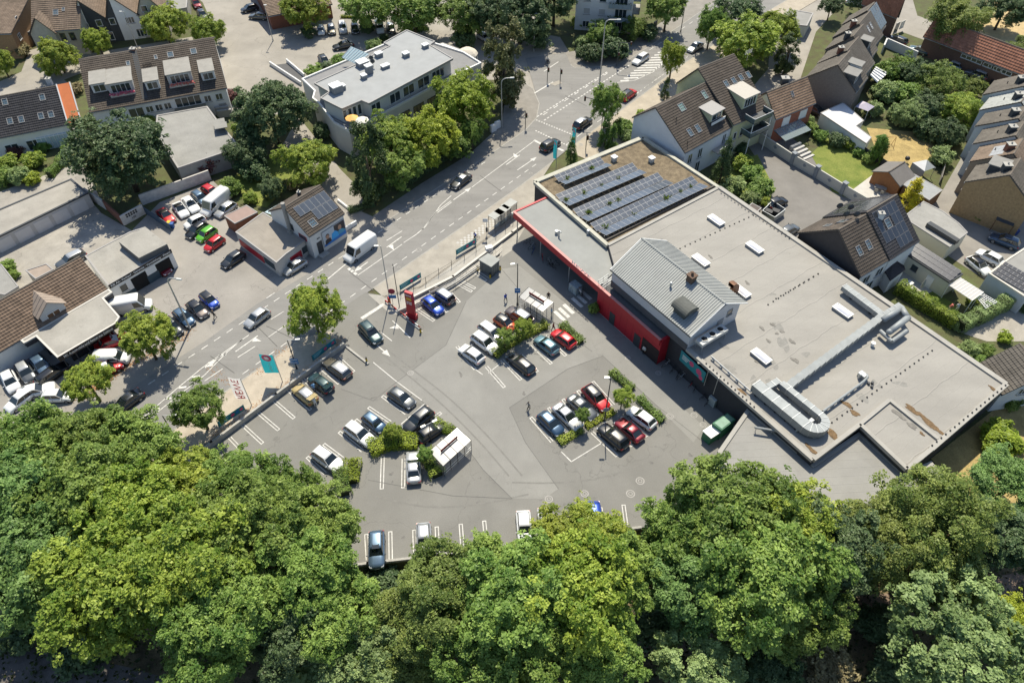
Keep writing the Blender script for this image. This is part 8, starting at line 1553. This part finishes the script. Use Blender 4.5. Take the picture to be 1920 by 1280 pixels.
 # red pylon
pb=P(773,596);py=thing('pylon_sign','tall red supermarket pylon sign at the car park entrance','sign',pb);pd=Vector((math.cos(R(-25)),math.sin(R(-25)),0));pn=Vector((pd.y,-pd.x,0))
q=MB();q.frame(pb-pd*.8-pn*-.35-pn*.7,pd,pn,UPZ,1.6,.7,.9);part(q,'plinth',RED,py);q=MB();q.frame(pb-pd*.62-pn*.22,pd,pn,UPZ,1.24,.44,5.2);part(q,'column',RED,py)
put_text('REWE',.5,WHITE,py,pb+pn*.24+UPZ*4.7,pd,UPZ,width=1.0)
q=MB();q.frame(pb-pd*.42+pn*.22+UPZ*3.75,pd,pn,UPZ,.84,.02,.5);part(q,'yellow_panel',flat('yellow_print',(.65,.40,.05)),py)
for k,(x_,w_) in enumerate(((-.45,.9),(-.45,.3),(-.02,.42))):q=MB();q.frame(pb+pd*x_+pn*.22+UPZ*(3.3-.32*min(k,1)),pd,pn,UPZ,w_,.02,.16);part(q,'printed_line',WHITE,py)
# entrance: barrier boards, round sign, yellow posts
eb=thing('entrance_barrier','red and white barrier rail in front of the pylon','barrier',P(740,585));a_,b_=P(723,568),P(790,620);n_=12
for k in range(n_):q=MB();p_,r_=a_+(b_-a_)*(k/n_),a_+(b_-a_)*((k+.98)/n_);d=(r_-p_).normalized();q.frame(p_+UPZ*.35,d,perp(d),UPZ,(r_-p_).length,.08,.28);part(q,'rail_board',SRED if k%3==0 else (WHITE if k%3==1 else mat('dull_red_board',(.22,.06,.05),.8,.15,2)),eb)
for k in range(5):q=MB();p_=a_+(b_-a_)*k/4;q.box(p_,(.1,.1,.6));part(q,'post',DARKM,eb)
rs_=thing('round_sign','round red sign above a blue board at the entrance planting','sign',P(737,570));q=MB();q.tube(P(737,570),P(737,570)+UPZ*3.0,.05,n=6);part(q,'post',STEEL,rs_);plate(rs_,P(737,570)+UPZ*2.7+Vector((.1,-.08,0)),1.0,1.0,mat('wine_red',(.28,.02,.05),.5,.05,1),round_=True);plate(rs_,P(737,570)+UPZ*1.6+Vector((.1,-.08,0)),1.1,.6,SBLUE)
yp=thing('warning_cabinet','small orange and red cabinet beside the round sign','cabinet',P(731,572));q=MB();q.box(P(731,571),(.35,.35,1.3));part(q,'case',mat('orange_case',(.45,.12,.02),.6,.1,1),yp);q=MB();q.box(P(731,571)+UPZ*1.302,(.4,.4,.15));part(q,'lid',SRED,yp)
YEL=flat('yellow_paint',(.62,.42,.02))
for lb,x,y in (('yellow and black post at the end of the barrier rail',789,624),('yellow and black post at the end of the low entrance wall',688,679),('yellow post left of the grey ticket hut',896,508),('yellow post at the front of the grey ticket hut',919,522),('yellow post right of the grey ticket hut',938,507),('yellow post at the service wing loading dock',1334,884)):
 t_=thing('bollard',lb,'bollard',P(x,y),'yellow protective posts');q=MB();q.tube(P(x,y),P(x,y)+UPZ*.8,.13,n=8);part(q,'post',YEL,t_);q=MB();q.tube(P(x,y)+UPZ*.8,P(x,y)+UPZ*1.05,.14,n=8);part(q,'cap',BLACK,t_)
 # ticket hut
hu=[P(897,487,2.3),P(921,501,2.3),P(938,487,2.3),P(915,475,2.3)];t_=thing('ticket_hut','small grey box hut at the top of the car park','hut',z_(P(918,505),0));q=MB();q.prism(inset([z_(p,0) for p in hu],.12),0,2.2);part(q,'wall',mat('hut_steel',(.13,.15,.155),.5,.1,1,metal=.3),t_);q=MB();q.prism(hu,2.202,2.36);part(q,'roof',mat('hut_roof',(.30,.31,.29),.8,.1,1),t_)
iu=inset([z_(p,0) for p in hu],.12)
for i_ in range(4):
 a_,b_=iu[i_],iu[(i_+1)%4];d=(b_-a_).normalized();n=Vector((d.y,-d.x,0))
 for k in range(4):q=MB();q.frame(a_+d*((b_-a_).length*k/4+.04)+n*.003+UPZ*.15,d,n,UPZ,(b_-a_).length/4-.08,.03,1.9);part(q,'cladding_panel',MATS['hut_steel'],t_)
q=MB();q.box(P(917,471),(1.1,.8,.95),R(20));solo(q,'notice_box',WHITE,'white box behind the grey ticket hut','box')
# trolley shelters
def shelter(label,c4,h,red_off):
 t=thing('trolley_shelter',label,'shelter',z_(sum(c4,Vector())/4,0),'trolley shelters');a,b,c,d=c4
 for k in range(4):
  q=MB();p0,p1,p2,p3=a.lerp(b,k/4+.008),a.lerp(b,(k+1)/4-.008),d.lerp(c,(k+1)/4-.008),d.lerp(c,k/4+.008);q.hexa([p0,p1,p2+UPZ*.15,p3+UPZ*.15],[p0+UPZ*.04,p1+UPZ*.04,p2+UPZ*.19,p3+UPZ*.19]);part(q,'roof_panel',clear('shelter_sheet',(.30,.31,.32),.66),t)
 for k in range(5):
  for e0_,e1_,dz in ((a,b,0),(d,c,.15)):q=MB();p_=e0_.lerp(e1_,k/4);q.tube(z_(p_,0),p_+UPZ*dz,.04,n=5);part(q,'post',DARKM,t)
  q=MB();q.tube(a.lerp(b,k/4)+UPZ*.06,d.lerp(c,k/4)+UPZ*.21,.035,n=5);part(q,'rafter',DARKM,t)
 for k in range(4):
  q=MB();p0,p1=a.lerp(b,k/4+.02),a.lerp(b,(k+1)/4-.02);q.poly([z_(p0,.2),z_(p1,.2),z_(p1,h-.15),z_(p0,h-.15)]);part(q,'side_pane',clear('shelter_glass',(.55,.58,.60),.28),t)
 for p0,p1 in ((a,d),(b,c)):q=MB();q.poly([z_(p0,.2),z_(p1,.2),z_(p1,h-.1),z_(p0,h-.1)]);part(q,'end_pane',MATS['shelter_glass'],t)
 for z in (.5,1.0):
  q=MB();q.tube(z_(a,z),z_(b,z),.025,n=4);part(q,'rail',STEEL,t)
 m0,m1=a.lerp(d,.55).lerp(b.lerp(c,.55),.2),a.lerp(d,.55).lerp(b.lerp(c,.55),.8);dd=(m1-m0).normalized();q=MB();q.frame(m0+UPZ*.2,dd,perp(dd),UPZ,(m1-m0).length,.05,.45);part(q,'sign_board',mat('maroon_board',(.20,.03,.03),.6,.1,1),t)
 # row of nested trolleys
 tr=link('trolleys',None,t) if False else None
 n=7;mid0,mid1=a.lerp(d,.5),b.lerp(c,.5);dd=(mid1-mid0).normalized();ss=perp(dd)
 for k in range(n):
  o=thing('shopping_trolley','wire shopping trolley nested in the '+label.split(' trolley shelter')[0].replace('glazed ','')+' trolley shelter','trolley',z_(mid0+(mid1-mid0)*(.15+.09*k),0),'trolleys in the '+label.split(' trolley')[0]);c0_=ORG[o.name];q=MB()
  for z,w in ((.55,.24),(.98,.29)):
   for s in (-1,1):q.tube(c0_+ss*s*w+UPZ*z-dd*.35,c0_+ss*s*w+UPZ*z+dd*.4,.015,n=4)
   for e in (-.35,.4):q.tube(c0_-ss*w+UPZ*z+dd*e,c0_+ss*w+UPZ*z+dd*e,.015,n=4)
  for s in (-1,1):
   for e in (-.35,0,.4):q.tube(c0_+ss*s*.24+UPZ*.55+dd*e,c0_+ss*s*.29+UPZ*.98+dd*e,.012,n=4)
  part(q,'basket',STEEL,o);q=MB();q.tube(c0_-ss*.29+UPZ*1.02-dd*.42,c0_+ss*.29+UPZ*1.02-dd*.42,.025,n=5);part(q,'handle',SRED,o)
  for s in (-1,1):
   for e in (-.3,.35):q=MB();w_=c0_+ss*s*.24+dd*e;q.tube(w_+UPZ*.06-ss*.02,w_+UPZ*.06+ss*.02,.06,n=8);q.tube(w_+UPZ*.06,w_+UPZ*.55,.015,n=4);part(q,'wheel',BLACK,o)
 return t
shelter('upper glazed trolley shelter by the zebra crossing',[q3(722,235,2.3),q3(1012,415,2.3),q3(1140,312,2.3),q3(838,128,2.3)],2.3,0)
shelter('lower glazed trolley shelter by the yellow-green beds',[t12(1402,935,2.3),t12(1612,740,2.3),t12(1510,652,2.3),t12(1300,830,2.3)],2.3,0)
# bus stop
for k,(a,b) in enumerate((((795,870),(880,890)),((840,840),(925,855)),((890,795),(975,820)))):
 c=q4(a[0]+50,a[1]+15,2.4);t_=thing('bus_shelter',('first','second','third')[k]+' bus shelter bay counted from the cyclist','bus shelter',z_(c,.1),'bus shelter bays');d=Vector((math.cos(R(49)),math.sin(R(49)),0));s=perp(d);q=MB();q.frame(c-d*1.3-s*.75,d,s,UPZ,2.5,1.5,.1);part(q,'roof',mat('shelter_top',(.32,.33,.31),.6,.1,1),t_)
 q=MB();q.frame(z_(c,.4)-d*1.25-s*.68,d,s,UPZ,2.4,.03,1.8);part(q,'rear_pane',clear('bus_glass',(.3,.36,.36),.45),t_)
 for i in (-1.2,1.1):
  for j in (-.65,.65):q=MB();q.tube(z_(c,.1)+d*i+s*j,c+d*i+s*j,.05,n=5);part(q,'post',DARKM,t_)
 q=MB();q.frame(z_(c,.5)-d*1.0-s*.55,d,s,UPZ,1.9,.4,.06);part(q,'bench',STEEL,t_)
t_=thing('bus_stop_sign','bus stop pole with a pale timetable board','sign',P(913,441));q=MB();q.tube(P(913,441),P(913,441)+UPZ*3.4,.05,n=6);part(q,'pole',STEEL,t_);plate(t_,P(913,441)+UPZ*3.1+Vector((-.2,-.06,0)),.8,.7,WHITE);plate(t_,P(913,441)+UPZ*1.2+Vector((0,-.08,0)),.35,.9,DARKM,name='timetable_case')
# traffic signals
def signal(label,base,h,arm):
 b=P(*base);t=thing('traffic_light',label,'traffic light',z_(b,0),'traffic lights');q=MB();d=Vector((*arm,0));q.path([z_(b,0),b+UPZ*(h-.6)]+([b+UPZ*(h-.1)+d*.12,b+UPZ*h+d] if d.length>.1 else [b+UPZ*h]),.07,6);part(q,'mast',DARKM,t)
 for c in ([b+UPZ*(h-.3)+d] if d.length>.1 else [])+[b+UPZ*2.6+Vector((.2,0,0))]:
  q=MB();q.box(c-UPZ*.4,(.32,.3,.95));hd=part(q,'signal_head',BLACK,t)
  for k,m in enumerate((flat('lens_green',(.01,.10,.05)),flat('lens_amber',(.16,.08,.0)),flat('lens_red',(.2,.01,.01)))):q=MB();q.tube(c+Vector((0,-.15,-.22+.28*k)),c+Vector((0,-.2,-.22+.28*k)),.1,n=8);part(q,'lens',m,hd)
signal('traffic light with a long arm before the apartment hedge',(1156,126),5.4,(2.4,-.4));signal('traffic light with an arm over the junction beside the cypresses',(1128,236),5.2,(-3.4,1.2));signal('traffic light post on the pavement beside the solar roof flags',(1098,282),3.6,(0,0));signal('traffic light post on the small island',(1050,158),3.4,(0,0));signal('traffic light post at the pavement corner by the pine',(1026,154),3.4,(0,0));signal('traffic light post on the north pavement in the tree shade',(985,240),3.6,(0,0))
t_=thing('bus_sign_board','white lit poster column beside the apartment garden','poster stand',e8(835,275));plate(t_,z_(e8(835,275),1.5),1.6,2.4,WHITE,Vector((math.cos(R(50)),math.sin(R(50)),0)),'frame');plate(t_,z_(e8(835,275),1.5)+Vector((.04,-.06,0)),1.3,2.0,mat('poster_dark',(.08,.08,.09),.5,.2,2),Vector((math.cos(R(50)),math.sin(R(50)),0)),'poster')
for i,(x,y) in enumerate(((925,247),(933,241))):q=MB();q.box(P(x,y),(1.2,.5,1.5),R(40));solo(q,'service_cabinet',WHITE,('left' if i==0 else 'right')+' white street cabinet on the pavement under the yellow-green tree','cabinet','street cabinets')
# green waste press
gc=thing('waste_press','green waste container with white hatch beside the service wing','container',z_(P(1350,808),0));pts=[q2(*p,2.2) for p in ((555,925),(690,832),(765,893),(640,990))];GRN=mat('container_green',(.03,.15,.075),.6,.15,1);q=MB();q.prism(pts,.1,2.2);part(q,'body',GRN,gc);q=MB();q.prism(inset([z_(p,0) for p in pts],.15),2.202,2.26);part(q,'lid',mat('lid_green',(.15,.28,.20),.5,.15,1.5),gc)
pts=[q2(*p,1.8) for p in ((475,990),(552,938),(625,1000),(545,1052))];q=MB();q.prism(pts,.1,1.6);part(q,'feed_chute',GRN,gc);q=MB();q.prism(inset([z_(p,0) for p in pts],-.08),1.603,1.7);part(q,'hatch',WHITE,gc)
t_=thing('wall_cabinet','pale grey meter cabinet standing at the dark supermarket wall','cabinet',z_(q2(548,760),0));q=MB();q.box(z_(q2(548,760),0),(1.1,.6,1.5),R(-54));part(q,'case',mat('cabinet_grey',(.36,.39,.38),.6,.08,1),t_)
# bicycles
def bike_meshes():
 q=MB()
 for x in (-.52,.52):
  for i in range(14):a0,a1=2*math.pi*i/14,2*math.pi*(i+1)/14;q.tube((x+.33*math.cos(a0),0,.34+.33*math.sin(a0)),(x+.33*math.cos(a1),0,.34+.33*math.sin(a1)),.022,n=4,cap=False)
  for i in range(4):a0=math.pi*i/4;q.tube((x-.32*math.cos(a0),0,.34-.32*math.sin(a0)),(x+.32*math.cos(a0),0,.34+.32*math.sin(a0)),.006,n=3,cap=False)
 w=q.mesh('wheels',TYRE);f=MB();f.path([(-.52,0,.34),(-.08,0,.34),(-.2,0,.85),(.36,0,.88),(-.08,0,.34)],.025,5);f.path([(-.52,0,.34),(-.18,0,.78)],.02,5);f.path([(.52,0,.34),(.38,0,.75),(.33,0,1.0)],.022,5);f.path([(.28,-.28,1.02),(.36,-.1,1.05),(.36,.1,1.05),(.28,.28,1.02)],.018,5);fm=f.mesh('frame',BLACK)
 s=MB();s.hexa([(-.34,-.09,.93),(-.08,-.03,.93),(-.08,.03,.93),(-.34,.09,.93)],[(-.34,-.09,.99),(-.08,-.03,.98),(-.08,.03,.98),(-.34,.09,.99)]);return w,fm,s.mesh('saddle',TYRE)
BW,BF,BS=bike_meshes()
def bike(label,p,ang,m,group='parked bicycles'):
 t=thing('bicycle',label,'bicycle',z_(p,.02),group,ang);link('wheels',BW,t);o=link('frame',BF,t);s=o.material_slots[0];s.link='OBJECT';s.material=m;link('saddle',BS,t);return t
bcol=[BLACK,STEEL,flat('bike_blue',(.03,.09,.25)),SRED,flat('bike_silver',(.5,.5,.5),.4,.5)]
for k,(x,y,lb) in enumerate(((990,458,'bicycle at the canopy end next to the glass corner'),(997,466,'second bicycle at the canopy end'),(1000,474,'bicycle standing out furthest at the canopy end'),(1017,488,'bicycle leaning under the middle of the canopy'),(1030,495,'first bicycle of the tight group under the canopy'),(1034,503,'second bicycle of the tight group under the canopy'),(1039,498,'third bicycle of the tight group under the canopy'))):bike(lb,P(x,y),R(20+25*k),bcol[k%5],'bicycles under the canopy')
for k,(x,y,lb) in enumerate(((1249,686,'pale bicycle nearest the red wall end'),(1262,696,'second bicycle along the dark wall'),(1271,705,'third bicycle along the dark wall'),(1277,710,'fourth bicycle along the dark wall'),(1297,722,'red bicycle along the dark wall'),(1303,730,'bicycle below the red one along the dark wall'),(1320,746,'bicycle beside the grey meter cabinet'),(1327,757,'last bicycle before the green container'))):bike(lb,P(x,y),R(30+14*(k%3)),bcol[(4,0,0,1,3,0,0,0)[k]],'bicycles along the dark wall')
# goods and plants at the shop door
dp=P(1078,548);t_=thing('goods_cage','foil-wrapped goods cage in front of the shop door','cage',z_(dp,0));q=MB();q.box(z_(dp,.2),(1.6,1.2,1.5),R(-50));part(q,'wrapped_load',mat('foil',(.28,.34,.36),.35,.5,3,bump=.6),t_)
for s in (-.6,.6):
 for e in (-.45,.45):q=MB();c=z_(dp,0)+Matrix.Rotation(R(-50),3,'Z')@Vector((s,e,0));q.tube(c,c+UPZ*.2,.07,n=6);part(q,'wheel',BLACK,t_)
tree(1113,578,11,1.0,'bush','green','potted green plants standing at the red wall corner',1.5,0.,None,'potted_plant',None,'plant',False)
# people
def person_mesh(pose):
 """one continuous skinned figure, 1.74 m"""
 J={'hip':(0,0,.93,.145),'waist':(0,0,1.08,.13),'chest':(.01,0,1.30,.16),'neck':(.01,0,1.49,.06),'head':(.03,0,1.62,.105),'crown':(.02,0,1.70,.085)}
 for s,n in ((1,'l'),(-1,'r')):
  sw={'walk':.22*s,'stand':.0,'bend':.05*s,'ride':.12*s}[pose];kn={'walk':.06,'stand':.01,'bend':.05,'ride':.30}[pose]
  J['hp'+n]=(0,.10*s,.90,.10);J['kn'+n]=(sw*.6+kn,.11*s,.50 if pose!='ride' else .60,.068);J['an'+n]=(sw*1.1-(.05 if sw<0 else 0),.11*s,.09 if pose!='ride' else .2,.045);J['to'+n]=(sw*1.1+.14,.12*s,.045 if pose!='ride' else .17,.04)
  a={'walk':-.20*s,'stand':.03,'bend':.35,'ride':.38}[pose];J['sh'+n]=(.01,.19*s,1.40,.075);J['el'+n]=(a*.45,.25*s,1.14,.05);J['wr'+n]=(a+.06,.24*s,.93 if pose in ('walk','stand') else 1.02,.036);J['ha'+n]=(a+.09,.235*s,.84 if pose in ('walk','stand') else 1.0,.042)
 if pose in ('bend','ride'):
  k=.45 if pose=='bend' else .25
  for n in ('waist','chest','neck','head','crown','shl','shr','ell','elr','wrl','wrr','hal','har'):x,y,z,r=J[n];dz=z-.93;J[n]=(x*(1 if n[0] not in 'ewh' or n=='head' else .6)+dz*math.sin(k),y,.93+dz*math.cos(k),r)
 names=list(J);ed=[('hip','waist'),('waist','chest'),('chest','neck'),('neck','head'),('head','crown')]
 for n in 'lr':ed+=[('hip','hp'+n),('hp'+n,'kn'+n),('kn'+n,'an'+n),('an'+n,'to'+n),('chest','sh'+n),('sh'+n,'el'+n),('el'+n,'wr'+n),('wr'+n,'ha'+n)]
 me=bpy.data.meshes.new('body');me.from_pydata([J[n][:3] for n in names],[(names.index(a),names.index(b)) for a,b in ed],[]);o=bpy.data.objects.new('body',me);COL.objects.link(o);o.modifiers.new('s','SKIN')
 for i,n in enumerate(names):v=me.skin_vertices[0].data[i];v.radius=(J[n][3],)*2;v.use_root=n=='hip'
 sb=o.modifiers.new('u','SUBSURF');sb.levels=sb.render_levels=1;dg=bpy.context.evaluated_depsgraph_get();r=bpy.data.meshes.new_from_object(o.evaluated_get(dg));bpy.data.objects.remove(o)
 r.materials.clear()
 for _ in range(4):r.materials.append(DARKM)
 hx,_,hz,_=J['head']
 for p in r.polygons:
  c=p.center;p.use_smooth=True
  nearhand=min((Vector(J['ha'+n][:3])-c).length for n in 'lr')<.13;inhead=(Vector((hx,0,hz))-c).length<.17 or (Vector(J['crown'][:3])-c).length<.13
  p.material_index=(3 if c.z>hz+.035 or c.x<hx-.05 else 2) if inhead else (2 if nearhand else (0 if c.z<.95 and (Vector((0,0,.9))-c).length<1.2 and abs(c.y)<.24 and c.z<.96 and not any((Vector(J['wr'+n][:3])-c).length<.12 for n in 'lr') else 1))
 return r
PM={k:person_mesh(k) for k in ('walk','stand','bend','ride')}
SKIN=flat('skin',(.42,.26,.18));HAIR=flat('dark_hair',(.03,.02,.015),.7);FAIR=flat('fair_hair',(.30,.20,.09),.7)
def person(label,p,ang,pose,shirt,trousers,hair=None,z=.03):
 o=link('person',PM[pose],None,z_(p,z),(0,0,ang));tag(o,label,'person')
 for i,m in enumerate((trousers,shirt,SKIN,hair or HAIR)):s=o.material_slots[i];s.link='OBJECT';s.material=m
 return o
JEANS=flat('jeans',(.05,.08,.14));DK=flat('dark_cloth',(.025,.025,.03));BLU=flat('blue_cloth',(.02,.08,.42));WHT=flat('white_cloth',(.62,.62,.60));LBL=flat('light_blue_cloth',(.18,.36,.58));GRY=flat('grey_cloth',(.20,.20,.20))
person('person in a blue top walking towards the upper trolley shelter',P(948,566),R(-60),'walk',BLU,DK);person('person in dark clothes walking across the middle of the car park',P(991,768),R(200),'walk',GRY,DK);person('person in dark clothes walking on the dealer pavement',P(404,598),R(40),'walk',DK,DK,FAIR,.08)
person('person in a light blue shirt loading the dark car',P(591,735),R(120),'bend',LBL,JEANS);person('person in a pale top beside the loading trolley',P(619,733),R(160),'stand',flat('beige_cloth',(.40,.33,.24)),JEANS,FAIR);person('person in white bending into the raised tailgate',P(593,762),R(130),'bend',WHT,WHT,FAIR)
person('person in a dark top standing beside the upper trolley shelter',P(1028,563),R(-100),'stand',DK,GRY);person('person in light blue at the open end of the upper trolley shelter',P(1034,592),R(180),'stand',LBL,GRY,FAIR);person('person in a dark red top behind the bright red hatchback',P(1037,620),R(-30),'walk',flat('wine_cloth',(.16,.03,.03)),DK);person('person in white pushing the wrapped goods at the shop door',P(1089,556),R(140),'bend',WHT,GRY)
person('person in a white shirt at the workshop door of the red wall',P(1206,664),R(-130),'stand',WHT,DK);person('person in pink sitting out on the terrace lawn',e6(770,990),R(0),'bend',flat('pink_cloth',(.55,.16,.13)),WHT);person('person in white clothes on the terrace lawn',e6(890,1000),R(90),'bend',WHT,WHT,FAIR)
bk=bike('bicycle ridden past the bus stop in front of the tactile paving',P(892,451),R(225),BLACK,'ridden bicycles');person('cyclist in a blue jacket riding past the bus stop',P(892,451),R(225),'ride',BLU,DK,z=.15)
bk=bike('bicycle ridden across the side road at the top',P(1027,121),R(230),BLACK,'ridden bicycles');person('cyclist in white riding across the side road at the top',P(1027,121),R(230),'ride',WHT,DK,z=.15)
person('person waiting in the shade of the bus shelter',P(938,414),R(-60),'stand',DK,GRY,z=.1)
# patio furniture in the gardens
def table(label,c,w,d,m,rz,chairs=4):
 t=thing('garden_table',label,'table',z_(c,0));q=MB();q.box(z_(c,.7),(w,d,.05),rz);part(q,'table_top',m,t);mm=Matrix.Rotation(rz,3,'Z')
 for sx in (-1,1):
  for sy in (-1,1):q=MB();p_=z_(c,0)+mm@Vector((sx*w*.42,sy*d*.42,0));q.tube(p_,p_+UPZ*.7,.04,n=5);part(q,'leg',m,t)
 for k in range(chairs):
  s=(-1)**k;p_=z_(c,0)+mm@Vector(((k//2-.5)*w*.5,s*(d*.5+.45),0));ch=thing('garden_chair','garden chair %s of %s'%(('front left','back left','front right','back right')[k],label),'chair',p_);q=MB();q.box(p_+UPZ*.42,(.5,.5,.06),rz);part(q,'seat',m,ch);q=MB();q.box(p_+UPZ*.48+mm@Vector((0,s*.23,0)),(.5,.06,.45),rz);part(q,'backrest',m,ch)
  for sx in (-1,1):
   for sy in (-1,1):q=MB();l=p_+mm@Vector((sx*.21,sy*.21,0));q.tube(l,l+UPZ*.42,.025,n=4);part(q,'leg',m,ch)
table('the pale patio table by the garden hut',t31(835,150),2.0,1.0,mat('weathered_teak',(.30,.28,.25),.8,.2,3),R(-30));table('the dark terrace table under the yellow house',q1(660,230),1.6,.9,WOOD,R(30));table('the white table on the stone terrace',e6(170,620),1.3,.8,WHITE,R(35),2)
t_=thing('folded_parasol','closed grey parasol on the stone terrace','parasol',z_(e6(350,690),0));q=MB();c=z_(e6(350,690),0);q.tube(c,c+UPZ*2.6,.03,n=5);part(q,'pole',STEEL,t_);q=MB();q.path([c+UPZ*.9,c+UPZ*1.6,c+UPZ*2.5],[.2,.22,.05],8);part(q,'cloth',mat('grey_cloth_p',(.36,.36,.33),.9,.1,2),t_)
t_=thing('garden_swing','small frame swing on the parched lawn','swing',z_(t30(895,1090),0));c=z_(t30(895,1100),0);q=MB()
for s in (-.9,.9):
 for e in (-.6,.6):q.tube(c+Vector((s,e,0)),c+Vector((s,0,2.0)),.04,n=5)
q.tube(c+Vector((-.9,0,2)),c+Vector((.9,0,2)),.04,n=5);part(q,'frame',mat('orange_pole',(.4,.16,.05),.6,.1,1),t_);q=MB();q.box(c+UPZ*.45,(.5,.25,.04));part(q,'seat',WOOD,t_);q=MB();q.tube(c+UPZ*.47-Vector((.22,0,0)),c+UPZ*2-Vector((.22,0,0)),.01,n=3);q.tube(c+UPZ*.47+Vector((.22,0,0)),c+UPZ*2+Vector((.22,0,0)),.01,n=3);part(q,'ropes',STEEL,t_)
for i,(x,y,lb) in enumerate(((1698,305,'dark round kettle barbecue on the parched lawn edge'),)):t_=thing('barbecue',lb,'barbecue',P(x,y));q=MB();q.ball(P(x,y)+UPZ*.9,.45,.45,.38);part(q,'kettle',BLACK,t_);q=MB();[q.tube(P(x,y)+Vector((.35*math.cos(a),.35*math.sin(a),0)),P(x,y)+Vector((.15*math.cos(a),.15*math.sin(a),.7)),.025,n=4) for a in (0,2.1,4.2)];part(q,'legs',STEEL,t_)
for i,(f,x,y,c,lb) in enumerate(((t01,1300,430,(.03,.10,.32),'blue bin beside the red car with black roof'),(t01,1280,420,(.55,.42,.03),'yellow bin beside the blue one on the dealer forecourt'),(t31,1850,480,(.02,.05,.2),'blue bin in the shade of the ochre gable'),(e3,1420,240,(.02,.02,.02),'black wheelie bin at the uppermost stepped house'))):t_=thing('wheelie_bin',lb,'bin',z_(f(x,y),0));b_=z_(f(x,y),0);q=MB();q.hexa([b_+Vector(p) for p in ((-.22,-.25,.08),(.22,-.25,.08),(.22,.25,.08),(-.22,.25,.08))],[b_+Vector(p) for p in ((-.28,-.32,.95),(.28,-.32,.95),(.28,.32,.95),(-.28,.32,.95))]);part(q,'body',flat('bin_%d'%i,c),t_);q=MB();q.box(b_+UPZ*.952,(.6,.7,.08));part(q,'lid',flat('bin_%d'%i,c),t_)
